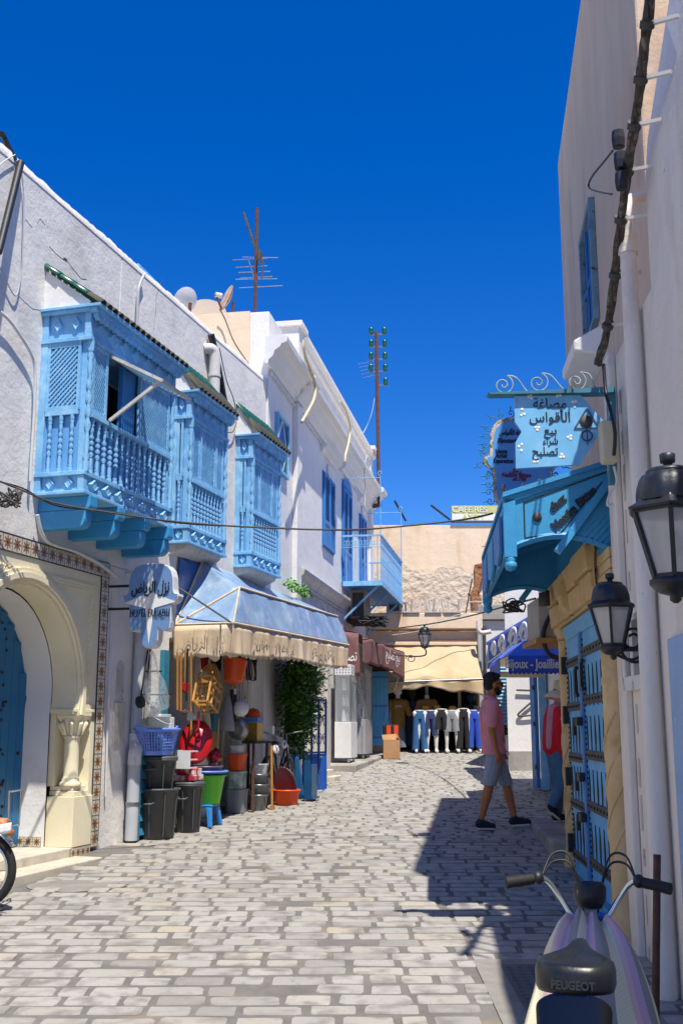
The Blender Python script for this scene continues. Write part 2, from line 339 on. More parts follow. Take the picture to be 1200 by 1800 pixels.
    t['case_grey'] = M('grey_lacquer', '#a5a6ab', '#9b9ca2', 0.45, 4)
    t['ac'] = M('beige_ac_casing', '#b7ac98', '#a89d88', 0.6, 5, stain='#8d806c', sscale=4)
    t['skin'] = M('tan_skin', '#b87648', '#ab6a3f', 0.55, 8)
    t['skin_dark'] = M('brown_skin', '#94603f', '#885636', 0.55, 8)
    t['hair'] = M('black_hair', '#120f0e', '#1d1816', 0.7, 60, bump=0.8, bscale=120)
    t['polo'] = M('dusty_pink_jersey', '#e2959d', '#d98b95', 0.9, 12, bump=0.7, bscale=11, bdist=0.03)
    t['shorts'] = M('grey_blue_twill', '#a0a6b0', '#959ca7', 0.9, 12, bump=0.7, bscale=10, bdist=0.03)
    t['navy_shoe'] = M('navy_shoe', '#1a2130', '#151b28', 0.7, 20)
    t['sole'] = M('white_sole', '#cfcfcb', None, 0.7)
    t['red_shirt'] = M('red_knit', '#dd2033', '#cf1b2d', 0.9, 14, bump=0.3, bscale=16, bdist=0.02)
    t['scarf'] = M('pink_scarf', '#d49aa6', '#c98a98', 0.9, 8, bump=0.3, bscale=20)
    t['jeans'] = M('blue_denim', '#52789c', '#466a8b', 0.9, 9, bump=0.2, bscale=60)
    t['hat'] = M('ecru_hat', '#d8ccb4', '#cdbfa4', 0.9, 10)
    t['mannequin'] = M('white_mannequin', '#e0ddd8', None, 0.4)
    t['mustard'] = M('mustard_jersey', '#9a7434', '#8b682d', 0.9, 8)
    t['tan_jersey'] = M('tan_jersey', '#a8794d', '#9b6e45', 0.9, 8)
    t['navy_cloth'] = M('navy_cloth', '#22304a', '#1b2740', 0.9, 8)
    t['black_cloth'] = M('black_cloth', '#1d1d20', '#26262a', 0.9, 8)
    t['grey_cloth'] = M('grey_jersey', '#8f9298', '#84878d', 0.9, 8)
    t['indigo'] = M('indigo_denim', '#33406e', '#2c3860', 0.9, 10)
    t['blue_cloth'] = M('bright_blue_jersey', '#2c55c4', '#274db4', 0.9, 8)
    t['denim2'] = M('mid_blue_denim', '#2f6497', '#28588a', 0.9, 14, wear='#9db6cc', wscale=10, wlo=0.68, whi=0.72)
    t['grey_denim'] = M('faded_grey_denim', '#6d8088', '#62747c', 0.9, 10)
    t['plate'] = M('steel_cover_plate', '#5a5c5e', '#4d4f51', 0.5, 8, metal=0.3, bump=0.5, bscale=60)
    t['patch'] = M('cement_patch', '#8c8780', '#7b7771', 0.95, 6, bump=0.5, bscale=60)
    t['iron_scroll'] = M('weathered_pale_iron', '#a9b8b4', '#7f9192', .6, 12)
    t['iron_dark'] = M('faint_embossed_lettering', '#34363a', None, .5)
    t['dark_glass'] = M('dark_window_glass', '#1c2d4a', None, 0.08, spec=0.8)
mats()
def stone_mat():                                     # worn limestone setts: each stone its own tone
    m = bpy.data.materials.new('limestone_sett'); m.use_nodes = True; nt = m.node_tree; b = nt.nodes['Principled BSDF']; nd = nt.nodes.new; lk = nt.links.new
    geo = nd('ShaderNodeNewGeometry'); oi = nd('ShaderNodeObjectInfo'); tc = nd('ShaderNodeTexCoord')
    add = nd('ShaderNodeMath'); add.operation = 'ADD'; lk(geo.outputs['Random Per Island'], add.inputs[0]); lk(oi.outputs['Random'], add.inputs[1])
    fr = nd('ShaderNodeMath'); fr.operation = 'FRACT'; lk(add.outputs[0], fr.inputs[0])
    cr = nd('ShaderNodeValToRGB'); lk(fr.outputs[0], cr.inputs[0]); e = cr.color_ramp.elements
    e[0].position = 0.0; e[0].color = lin('#8a8883'); e[1].position = 1.0; e[1].color = lin('#a89f8d')
    for p, c in ((0.10, '#98958f'), (0.3, '#a09d97'), (0.55, '#a5a29b'), (0.75, '#9e9a92'), (0.93, '#a8a399')):
        x = e.new(p); x.color = lin(c)
    n = nd('ShaderNodeTexNoise'); n.inputs['Scale'].default_value = 7; n.inputs['Detail'].default_value = 7; lk(geo.outputs['Position'], n.inputs['Vector'])
    mr = nd('ShaderNodeMapRange'); mr.inputs['From Min'].default_value = 0.47; mr.inputs['From Max'].default_value = 0.68; lk(n.outputs['Fac'], mr.inputs['Value'])
    mx = nd('ShaderNodeMix'); mx.data_type = 'RGBA'; lk(mr.outputs[0], mx.inputs['Factor']); lk(cr.outputs[0], mx.inputs[6]); mx.inputs[7].default_value = lin('#7d7872')
    n2 = nd('ShaderNodeTexNoise'); n2.inputs['Scale'].default_value = 1.1; n2.inputs['Detail'].default_value = 4; lk(geo.outputs['Position'], n2.inputs['Vector'])
    mr2 = nd('ShaderNodeMapRange'); mr2.inputs['From Min'].default_value = 0.5; mr2.inputs['From Max'].default_value = 0.75; mr2.inputs['To Max'].default_value = 0.55; lk(n2.outputs['Fac'], mr2.inputs['Value'])
    mx2 = nd('ShaderNodeMix'); mx2.data_type = 'RGBA'; lk(mr2.outputs[0], mx2.inputs['Factor']); lk(mx.outputs[2], mx2.inputs[6]); mx2.inputs[7].default_value = lin('#928b80')
    n3 = nd('ShaderNodeTexNoise'); n3.inputs['Scale'].default_value = 45; n3.inputs['Detail'].default_value = 6; lk(geo.outputs['Position'], n3.inputs['Vector'])
    mr3 = nd('ShaderNodeMapRange'); mr3.inputs['From Min'].default_value = 0.66; mr3.inputs['From Max'].default_value = 0.72; mr3.inputs['To Max'].default_value = 0.6; lk(n3.outputs['Fac'], mr3.inputs['Value'])
    mx3 = nd('ShaderNodeMix'); mx3.data_type = 'RGBA'; lk(mr3.outputs[0], mx3.inputs['Factor']); lk(mx2.outputs[2], mx3.inputs[6]); mx3.inputs[7].default_value = lin('#5c564e')
    lk(mx3.outputs[2], b.inputs['Base Color']); b.inputs['Roughness'].default_value = 0.62; b.inputs['Specular IOR Level'].default_value = 0.35
    bp = nd('ShaderNodeBump'); bp.inputs['Strength'].default_value = 0.55; bp.inputs['Distance'].default_value = 0.012; lk(n.outputs['Fac'], bp.inputs['Height'])
    bp2 = nd('ShaderNodeBump'); bp2.inputs['Strength'].default_value = 0.4; bp2.inputs['Distance'].default_value = 0.004; lk(n3.outputs['Fac'], bp2.inputs['Height']); lk(bp.outputs[0], bp2.inputs['Normal'])
    lk(bp2.outputs[0], b.inputs['Normal']); return m
MT['stone'] = stone_mat()
def tile_mat():                                      # glazed tile: brown eight-petal flower on white, from the tile's own coordinates
    m = bpy.data.materials.new('flower_tile_glaze'); m.use_nodes = True; nt = m.node_tree; b = nt.nodes['Principled BSDF']; nd = nt.nodes.new; lk = nt.links.new
    tc = nd('ShaderNodeTexCoord'); sp = nd('ShaderNodeSeparateXYZ'); lk(tc.outputs['Object'], sp.inputs[0])
    def ma(op, a, c=None):
        x = nd('ShaderNodeMath'); x.operation = op
        for i, q in enumerate((a, c)):
            if q is None: continue
            if isinstance(q, (int, float)): x.inputs[i].default_value = q
            else: lk(q, x.inputs[i])
        return x.outputs[0]
    X, Z = sp.outputs['X'], sp.outputs['Z']          # tile spans -0.5..0.5
    r = ma('SQRT', ma('ADD', ma('MULTIPLY', X, X), ma('MULTIPLY', Z, Z))); th = ma('ARCTAN2', Z, X)
    pet = ma('ABSOLUTE', ma('COSINE', ma('MULTIPLY', th, 4)))
    flower = ma('LESS_THAN', r, ma('ADD', 0.14, ma('MULTIPLY', pet, 0.30)))
    core = ma('LESS_THAN', r, 0.10)
    ring = ma('LESS_THAN', ma('ABSOLUTE', ma('SUBTRACT', r, 0.20)), 0.025)
    edge = ma('GREATER_THAN', ma('MAXIMUM', ma('ABSOLUTE', X), ma('ABSOLUTE', Z)), 0.45)
    def mix(f, A, B):
        x = nd('ShaderNodeMix'); x.data_type = 'RGBA'; lk(f, x.inputs['Factor'])
        for sk, v in ((x.inputs[6], A), (x.inputs[7], B)):
            if isinstance(v, tuple): sk.default_value = v
            else: lk(v, sk)
        return x.outputs[2]
    c = mix(flower, lin('#c9c3b4'), lin('#9a6a2c')); c = mix(ring, c, lin('#4b3a2c')); c = mix(core, c, lin('#2c2a30')); c = mix(edge, c, lin('#8f8577'))
    lk(c, b.inputs['Base Color']); b.inputs['Roughness'].default_value = 0.3; return m
MT['tile'] = tile_mat()
def stripe_mat():                                    # woven bag: stripes along its own X
    m = bpy.data.materials.new('striped_woven_bag'); m.use_nodes = True; nt = m.node_tree; b = nt.nodes['Principled BSDF']; nd = nt.nodes.new; lk = nt.links.new
    uv = nd('ShaderNodeUVMap'); sp = nd('ShaderNodeSeparateXYZ'); lk(uv.outputs[0], sp.inputs[0])
    cr = nd('ShaderNodeValToRGB'); lk(sp.outputs['X'], cr.inputs[0]); cr.color_ramp.interpolation = 'CONSTANT'; e = cr.color_ramp.elements
    g, y, p, k = '#9b9891', '#ece2bd', '#d3aebf', '#e6c0b8'
    seq = [(0.0,y),(0.10,k),(0.17,p),(0.245,g),(0.36,y),(0.46,p),(0.575,g),(0.70,y),(0.80,k),(0.84,p),(0.90,g),(0.965,y)]
    e[0].position = 0; e[0].color = lin(seq[0][1]); e[1].position = seq[1][0]; e[1].color = lin(seq[1][1])
    for q, c in seq[2:]: x = e.new(q); x.color = lin(c)
    wv = nd('ShaderNodeTexChecker'); wv.inputs['Scale'].default_value = 90; lk(uv.outputs[0], wv.inputs['Vector']); wv.inputs['Color1'].default_value = (1,1,1,1); wv.inputs['Color2'].default_value = (0.72,0.72,0.74,1)
    mx = nd('ShaderNodeMix'); mx.data_type = 'RGBA'; mx.blend_type = 'MULTIPLY'; mx.inputs['Factor'].default_value = 0.4; lk(cr.outputs[0], mx.inputs[6]); lk(wv.outputs['Color'], mx.inputs[7])
    lk(mx.outputs[2], b.inputs['Base Color']); b.inputs['Roughness'].default_value = 0.9
    bp = nd('ShaderNodeBump'); bp.inputs['Strength'].default_value = 0.25; bp.inputs['Distance'].default_value = 0.004; lk(wv.outputs['Fac'], bp.inputs['Height']); lk(bp.outputs[0], b.inputs['Normal'])
    return m
MT['stripe'] = stripe_mat()
# ------------------------------------------------------------------ ground and street
def build_ground():
    mb = MB(); ys = [-60, 60, 900]; zs = [G(-60), G(60), G(60)]
    for i in range(2): mb.add([(-700, ys[i], zs[i]-.16), (700, ys[i], zs[i]-.16), (700, ys[i+1], zs[i+1]-.16), (-700, ys[i+1], zs[i+1]-.16)], [(0,1,2,3)])
    solo('ground', mb, MT['earth'], 'pale earth around and under the old town', 'ground', kind='structure')
    t = Thing('street', 'sunlit street of pale limestone setts between the houses', 'street', kind='structure')
    bed = MB().grid(lambda a, b: (-9 + 16*a, -6 + 36*b, G(-6 + 36*b) - .0045), 8, 18, sm=False)
    t.part('mortar_bed', bed, MT['mortar'])
    rnd = random.Random(3)
    def stone(seed):                                 # one worn sett, unit length along X and unit depth along Y, top at z = 0
        r = random.Random(seed); j = lambda a: r.uniform(-a, a)
        c = [(-.5,-.5),(.5,-.5),(.5,.5),(-.5,.5)]; ring = []
        for i in range(4):
            (x, y), (x2, y2) = c[i], c[(i+1) % 4]
            dx, dy = (x2-x), (y2-y); k = .06 if abs(dx) > abs(dy) else .13
            ring += [(x+dx*k*(1+j(.6))+j(.02), y+dy*k*(1+j(.6))+j(.04)), (x2-dx*k*(1+j(.6))+j(.02), y2-dy*k*(1+j(.6))+j(.04))]
        top = [(x*.975, y*.95, j(.001)) for x, y in ring]; mid = [(x, y, -.0055) for x, y in ring]; low = [(x, y, -.05) for x, y in ring]
        v = top + mid + low + [(j(.2), j(.2), .001)]; n = 8
        f = [(i, (i+1) % n, 24) for i in range(n)] + [(n+i, n+(i+1) % n, (i+1) % n, i) for i in range(n)] + [(2*n+i, 2*n+(i+1) % n, n+(i+1) % n, n+i) for i in range(n)]
        return v, f
    var = [stone(100+i) for i in range(24)]; meshes = []
    for i, (v, f) in enumerate(var):
        mb = MB().add(v, f, False); meshes.append(mb.mesh('paving_stone', MT['stone']))
    near, rest = [], []
    y = 3.2; row = 0
    while y < 26.2:
        dep = rnd.uniform(.155, .185); xl = max(-5.75 + .2915*y, -9) if y < 16 else -1.1 + .171*(y-15.9)
        xr = 1.35 + .075*y if y < 10.4 else (3.35 if y < 17.5 else 5.0)
        xl -= .05; x = max(xl, -.36*y - 1.5) + rnd.uniform(0, .2); xr = min(xr, .36*y + 1.5); tilt = rnd.uniform(-.008, .008)
        while x < xr:
            ln = rnd.choice((rnd.uniform(.2, .42), rnd.uniform(.27, .36), rnd.uniform(.24, .36), rnd.uniform(.14, .24)))
            cx, cy = x + ln/2, y + tilt*x + .02*math.sin(x*1.3+y*2.1) + rnd.uniform(-.010, .010)
            plate = (.82 < cx < 1.6 and 5.0 < cy < 6.98)
            patch = ((cx+2.2)/.30)**2 + ((cy-9.38)/.20)**2 < 1 or (cx < -1.9 and cx < -5.75+.2915*cy + .42 and 9 < cy < 11.5)
            if not plate and not patch and rnd.random() > .012:
                e = (cx, cy, ln - rnd.uniform(.010, .034)*rnd.choice((1,1,1,1.8)), dep - rnd.uniform(.026, .044), rnd.randrange(24), rnd.uniform(-.035, .035), G(cy) + rnd.uniform(-.0005, .004), rnd.choice((0, math.pi)))
                vis = cy > 5.55 and abs(cx) < .325*cy + .1
                (near if vis else rest).append(e)
            x += ln + rnd.uniform(.004, .012)
        y += dep + rnd.uniform(.002, .008); row += 1
    near.sort(key=lambda e: e[1]); rest += near[300:]; near = near[:300]
    sl = math.atan(SLOPE)
    for cx, cy, ln, dp, k, rz, z, fl in near:
        t.inst('paving_stone', meshes[k], (cx, cy, z), (sl, 0, rz), (ln, dp, 1))
    V, Fc, o = [], [], 0
    for cx, cy, ln, dp, k, rz, z, fl in rest:
        v, f = var[k]; c, s_ = math.cos(rz), math.sin(rz)
        for a, b, h in v:
            a *= ln; b *= dp; V.append((cx + a*c - b*s_, cy + a*s_ + b*c, z + h + SLOPE*(a*s_ + b*c)))
        Fc += [tuple(i+o for i in q) for q in f]; o += len(v)
    t.part('paving_stones', MB().add(V, Fc, False), MT['stone'], kind='stuff')
    pl = MB(); z = lambda yy: G(yy) + .004
    def slab(x0, x1, y0, y1, h): pl.hexa([(x0,y0,z(y0)-.05),(x1,y0,z(y0)-.05),(x1,y1,z(y1)-.05),(x0,y1,z(y1)-.05),(x0,y0,z(y0)+h),(x1,y0,z(y0)+h),(x1,y1,z(y1)+h),(x0,y1,z(y1)+h)])
    slab(.80, 1.62, 4.9, 7.0, .0); t.part('cement_surround', pl, MT['patch'])
    pl = MB(); slab(.95, 1.52, 5.0, 6.86, .006)
    for i in range(26):
        for k in range(9):
            x, yy = .985 + k*.062, 5.05 + i*.069
            pl.add([(x-.02, yy, z(yy)+.0065), (x, yy-.012, z(yy)+.0065), (x+.02, yy, z(yy)+.0065), (x, yy+.012, z(yy)+.0065), (x, yy, z(yy)+.011)], [(0,1,4),(1,2,4),(2,3,4),(3,0,4)])
    solo('cover_plate', pl, MT['plate'], 'ribbed steel cover plate in the paving beside the moped', 'cover plate')
    mb = MB(); pts = []
    for i in range(20):
        a = 2*math.pi*i/20; q = 1 + random.Random(i).uniform(-.12, .12); x, yy = -2.2 + .40*q*math.cos(a), 9.38 + .28*q*math.sin(a); pts.append((x, yy, G(yy)+.002))
    mb.add(pts, [tuple(range(20))]); t.part('cement_patch', mb, MT['patch'])
build_ground()

# ------------------------------------------------------------------ lattice and turned work
def lattice(mb, p0, ex, ez, w, h, step=.055, sl=.018, dp=.012, nrm=(0,-1,0), one=False):
    p0 = Vector(p0); ex = Vector(ex); ez = Vector(ez); nrm = Vector(nrm)
    for lay, sg in ((0, 1), (1, -1)):
        if one and lay: break
        k = -h
        while k < w:
            a0, a1 = max(k, 0), min(k + h, w)
            if a1 - a0 > .02:
                b0, b1 = a0 - k, a1 - k
                if sg < 0: b0, b1 = h - b0, h - b1
                o = nrm * (dp * (lay - .5))
                mb.bar(p0 + ex*a0 + ez*b0 + o, p0 + ex*a1 + ez*b1 + o, sl, dp, up=nrm)
            k += step
    return mb
def turned(n=8):                                     # turned baluster, unit height
    pr = [(.5,0),(.5,.07),(.32,.08),(.5,.11),(.3,.14),(.42,.20),(.28,.27)]
    for i in range(4): z = .30 + i*.105; pr += [(.24,z),(.5,z+.035),(.5,z+.06),(.24,z+.095)]
    pr += [(.3,.74),(.44,.80),(.3,.86),(.5,.89),(.32,.92),(.5,.93),(.5,1)]
    return pr
BAL = MB().lathe([(r*.9, z) for r, z in turned()], n=7).mesh('baluster', MT['blue'])
def diamond_mesh():
    m = MB(); o = [(-.5,0,0),(0,0,-.5),(.5,0,0),(0,0,.5)]; i = [(-.33,-1,0),(0,-1,-.33),(.33,-1,0),(0,-1,.33)]; c = [(-.22,-.8,0),(0,-.8,-.22),(.22,-.8,0),(0,-.8,.22)]
    m.add(o + i + c, [(k, (k+1) % 4, 4+(k+1) % 4, 4+k) for k in range(4)] + [(4+k, 4+(k+1) % 4, 8+(k+1) % 4, 8+k) for k in range(4)] + [(8,9,10,11)])
    return m.mesh('diamond', MT['blue'])
DIA = diamond_mesh()
def tile_half(mat):                                  # a half-round roof tile lying along Y, unit length
    m = MB(); n = 6; vs = []
    for y, r in ((0, .5), (1, .42)):
        for rr in (r, r*.78):
            for k in range(n+1): a = math.pi*k/n; vs.append((rr*math.cos(a), y, rr*math.sin(a)))
    f = []; w = n+1
    for k in range(n): f += [(k, k+1, 2*w+k+1, 2*w+k), (w+k+1, w+k, 3*w+k, 3*w+k+1), (k+1, k, w+k, w+k+1)]
    m.add(vs, f, True); return m.mesh('roof_tile', mat)
RT_G, RT_O = tile_half(MT['green_tile']), tile_half(MT['old_tile'])

def bay(label, s0, s1, P, zb, zt, nf, ns, nbal, nsb, flap=False, beams=False):
    t = Thing('bay_window', label, 'bay window', LW, ((s0+s1)/2, 0, zb), group='blue wooden bay windows on the white house')
    bl = MT['blue']; zf0, zf1 = zb+.22, zt-.32; zs = zb+.80; w = .065
    m = MB(); m.box(s0-.015, s1+.015, -P-.015, 0, zb, zb+.035); t.part('floor_board', m, bl, bev=.006)
    m = MB()                                         # lower and upper friezes
    for a, b in ((zb+.037, zf0-.04), (zf1+.04, zt)): m.box(s0+.03, s1-.03, -P+.012, -.002, a, b)
    fz = t.part('frieze_panel', m, MT['blue'])
    m = MB()
    for a, b in ((zf0-.042, zf0), (zf1, zf1+.042)):
        m.box(s0-.012, s1+.012, -P-.012, -P+.05, a, b); m.box(s0-.012, s0+.05, -P+.052, 0, a, b); m.box(s1-.05, s1+.012, -P+.052, 0, a, b)
    m.box(s0, s0+w, -P, -P+.01, zb+.037, zf0-.043); m.box(s1-w, s1, -P, -P+.01, zb+.037, zf0-.043); m.box(s0, s0+w, -P, -P+.01, zf1+.043, zt); m.box(s1-w, s1, -P, -P+.01, zf1+.043, zt)
    for q in (s0, s1-.028):
        for a, b in ((zb+.037, zf0-.043), (zf1+.043, zt)):
            m.box(q, q+.028, -P+.0005, -P+w, a, b); m.box(q, q+.028, -w, -.001, a, b)
    t.part('rail', m, bl, bev=.004)
    for i in range(nf):                              # raised diamonds
        x = s0 + w + (s1-s0-2*w)*(i+.5)/nf; dw = min(.20, (s1-s0-2*w)/nf)
        t.inst('diamond', DIA, (x, -P+.012, zb+.037+(zf0-.04-zb-.037)/2), sc=(dw, .03, .15))
        t.inst('diamond', DIA, (x, -P+.012, (zf1+.04+zt-.06)/2), sc=(dw*1.02, .022, .2))
    for i in range(ns):
        y = -P + w + (P-2*w)*(i+.5)/ns
        for zz, h in ((zb+.037+(zf0-.04-zb-.037)/2, .15), ((zf1+.04+zt)/2, .19)):
            t.inst('diamond', DIA, (s0+.03, y, zz), rot=(0,0,-math.pi/2), sc=(.11, .03, h))
    for q in (s0+.03, s1-.095): t.part('corner_post', MB().box(q, q+.065, -P+.03, -P+.095, zf0, zf1), bl, bev=.004)
    m = MB()
    m.box(s0, s0+.05, -.07, -.001, zf0, zf1); m.box(s1-.05, s1, -.07, -.001, zf0, zf1); t.part('wall_post', m, bl, bev=.004)
    for q in (s0+.045, s1-.045):                     # turned corner columns stand proud of the posts
        t.inst('corner_column', BAL, (q, -P+.012, zf0), sc=(.075, .075, zf1-zf0))
    x0, x1 = s0+.1, s1-.1; H = zf1 - zs
    t.part('sill', MB().box(x0-.002, x1+.002, -P-.005, -P+.06, zs-.045, zs), bl, bev=.004)
    for i in range(nbal):
        t.inst('baluster', BAL, (x0 + (x1-x0)*(i+.5)/nbal, -P+.03, zf0), sc=(.058, .058, zs-.046-zf0))
    m = MB(); m.box(s0+.10, s1-.10, -P+.09, -P+.105, zf0, zs-.046)
    t.part('back_board', m, MT['blue_shade'])
    # front lattice shutters
    pans = [(x0, x0+.30), (x0+.98, x1)] if flap else [(x0, x0+.24), (x0+.25, x1-.25), (x1-.24, x1)]
    for a, b in pans:
        m = MB(); f = .045
        m.box(a, b, -P+.012, -P+.045, zs+.002, zs+f); m.box(a, b, -P+.012, -P+.045, zf1-f, zf1-.002); m.box(a, a+f, -P+.012, -P+.045, zs+f+.001, zf1-f-.001); m.box(b-f, b, -P+.012, -P+.045, zs+f+.001, zf1-f-.001)
        sh = t.part('shutter', m, bl, bev=.003)
        t.part('lattice', lattice(MB(), (a+f, -P+.03, zs+f), (1,0,0), (0,0,1), b-a-2*f, H-2*f, step=.05), bl, parent=sh)
    if flap:
        a, b = x0+.31, x0+.97
        m = MB(); m.box(a, a+.05, -P+.05, -P+.10, zs+.01, zf1-.01); m.box(b-.30, b-.255, -P+.05, -P+.1, zs+.01, zf1-.01); t.part('inner_frame', m, MT['shutter_blue'])
        t.part('inner_shutter', MB().box(b-.25, b-.01, -P+.06, -P+.08, zs+.02, zf1-.02), MT['shutter_blue'])
        hz = zf1-.03; dy, dz = .56, -.30               # the propped flap
        e1, e2 = Vector((1,0,0)), Vector((0,-dy,dz)); l = e2.length; e2n = e2/l; n = e1.cross(e2n); o = Vector((a, -P-.005, hz))
        m = MB(); f = .05; d = b - a
        for p, q in ((o+e2n*.02, o+e1*d+e2n*.02), (o+e2n*(l-.02), o+e1*d+e2n*(l-.02)), (o+e1*.02, o+e1*.02+e2n*l), (o+e1*(d-.02), o+e1*(d-.02)+e2n*l)): m.bar(p, q, f, .03, up=n)
        fl = t.part('propped_flap', m, MT['old_white'], label='weathered grey lattice flap propped open')
        t.part('lattice', lattice(MB(), o+e1*.05+e2n*.05, e1, e2n, d-.1, l-.1, step=.055, nrm=n), MT['blue'], parent=fl)
        t.part('prop_stick', MB().bar((a+.02, -P-.005, zs+.01), o+e1*.04+e2n*(l-.04), .03, .03), MT['old_white'])
    # near side
    zl = zs + .02
    for sx, sgn in ((s0, -1), (s1, 1)):
        m = MB(); m.box(sx-.0+(.004 if sgn<0 else -.034), sx+(.034 if sgn<0 else -.004), -P+.10, -.075, zs-.03, zs+.02); t.part('side_sill', m, bl, bev=.003)
    q = s0+.02; wd = P-.17
    m = MB(); f = .03
    m.box(q-.015, q+.015, -P+.096, -P+.096+f, zl, zf1); m.box(q-.015, q+.015, -.072-f, -.072, zl, zf1); m.box(q-.015, q+.015, -P+.1+f, -.075-f, zf1-.05, zf1); m.box(q-.015, q+.015, -P+.1+f, -.075-f, zl+.001, zl+.04)
    sh = t.part('side_shutter', m, bl)
    t.part('lattice', lattice(MB(), (q, -P+.10+f, zl+.04), (0,1,0), (0,0,1), max(wd-2*f,.02), H-.11, step=.05, nrm=(-1,0,0)), bl, parent=sh)
    for i in range(nsb): t.inst('baluster', BAL, (q, -P+.1+wd*(i+.5)/nsb, zf0), sc=(.05, .05, zs-.032-zf0))
    t.part('side_board', MB().box(s0+.045, s0+.055, -P+.1, -.07, zf0, zs-.03), MT['blue_shade'])
    t.part('side_board', MB().box(s1-.06, s1-.03, -P+.1, -.07, zf0, zf1), MT['blue_shade'])
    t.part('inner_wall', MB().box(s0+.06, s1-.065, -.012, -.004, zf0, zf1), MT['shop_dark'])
    # eave cornice with scalloped teeth
    m = MB(); m.box(s0-.03, s1+.05, -P-.075, -P-.003, zt-.055, zt-.005); m.box(s0-.05, s1+.07, -P-.115, 0, zt-.003, zt+.025); m.box(s0-.03, s0-.003, -P+.0, 0, zt-.04, zt-.005)
    co = t.part('cornice', m, bl, bev=.003)
    m = MB(); k = int((s1-s0)/.085)
    for i in range(k):
        a = s0 + (s1-s0)*i/k; b = s0 + (s1-s0)*(i+1)/k; c = (a+b)/2
        m.prism([(a+.006, zt-.057), (a+.006, zt-.085), (c-.012, zt-.10), (c, zt-.118), (c+.012, zt-.10), (b-.006, zt-.085), (b-.006, zt-.057)], -P-.07, -P-.02)
    t.part('tooth_trim', m, bl, parent=co)
    # little plastered roof with half-round tiles
    zw = zt + .46; m = MB(); ye = -P-.11
    m.hexa([(s0+.0, -P+.02, zt+.026), (s1, -P+.02, zt+.026), (s1, 0, zt+.026), (s0, 0, zt+.026), (s0, -P+.02, zt+.075), (s1, -P+.02, zt+.075), (s1, 0, zw-.02), (s0, 0, zw-.02)])
    t.part('roof_slope', m, MT['plaster2'])
    nt_ = max(6, int((s1-s0+.12)/.115)); sl = math.atan2(zw-zt-.03, -ye); Lr = math.hypot(zw-zt-.03, ye); seg = max(2, int(Lr/.19))
    for i in range(nt_):
        x = s0-.045 + (s1-s0+.10)*(i+.5)/nt_
        for k in range(seg):
            dd = Lr*k/seg; me = RT_G if (k > 0 and i < nt_-1) else RT_O
            t.inst('roof_tile', me, (x+random.uniform(-.006,.006), ye + dd*math.cos(sl), zt+.022 + dd*math.sin(sl) + k*.004), rot=(sl+.03, 0, 0), sc=(.108, Lr/seg*1.12, .10))
    if beams:
        for i in range(4):
            x = s0 + .09 + i*(s1-s0-.22)/3
            def nose(L0, z0, z1, r): return [(0, z0), (0, z1), (-L0, z1), (-L0, z0+r)] + [(-L0+r*(1-math.cos(a)), z0+r*(1-math.sin(a))) for a in [math.pi/2*k/5 for k in range(1, 6)]]
            for (L0, z0, z1) in ((P-.02, zb-.30, zb-.132), (P+.03, zb-.13, zb-.002)):
                m = MB(); m.prism(nose(L0, z0, z1, .08 if z0 < zb-.2 else .04), x, x+.13, plane='yz'); t.part('beam', m, MT['teal'], bev=.006)
    else:
        m = MB(); m.hexa([(s0+.06, -P+.06, zb-.05), (s1-.06, -P+.06, zb-.05), (s1-.02, 0, zb-.12), (s0+.02, 0, zb-.12), (s0+.06, -P+.03, zb-.002), (s1-.06, -P+.03, zb-.002), (s1-.02, 0, zb-.002), (s0+.02, 0, zb-.002)])
        t.part('soffit', m, MT['peeling'])
    return t
bay('largest blue bay window, its lattice flap propped open above the tiled doorway', -1.50, .40, .52, 3.83, 5.64, 7, 2, 14, 3, flap=True, beams=True)
bay('middle blue bay window, beside the upright white drainpipe', 1.42, 2.60, .25, 3.86, 5.71, 4, 1, 10, 1)
bay('blue bay window nearest the white corniced house', 3.50, 4.70, .25, 3.87, 5.72, 4, 1, 10, 1)
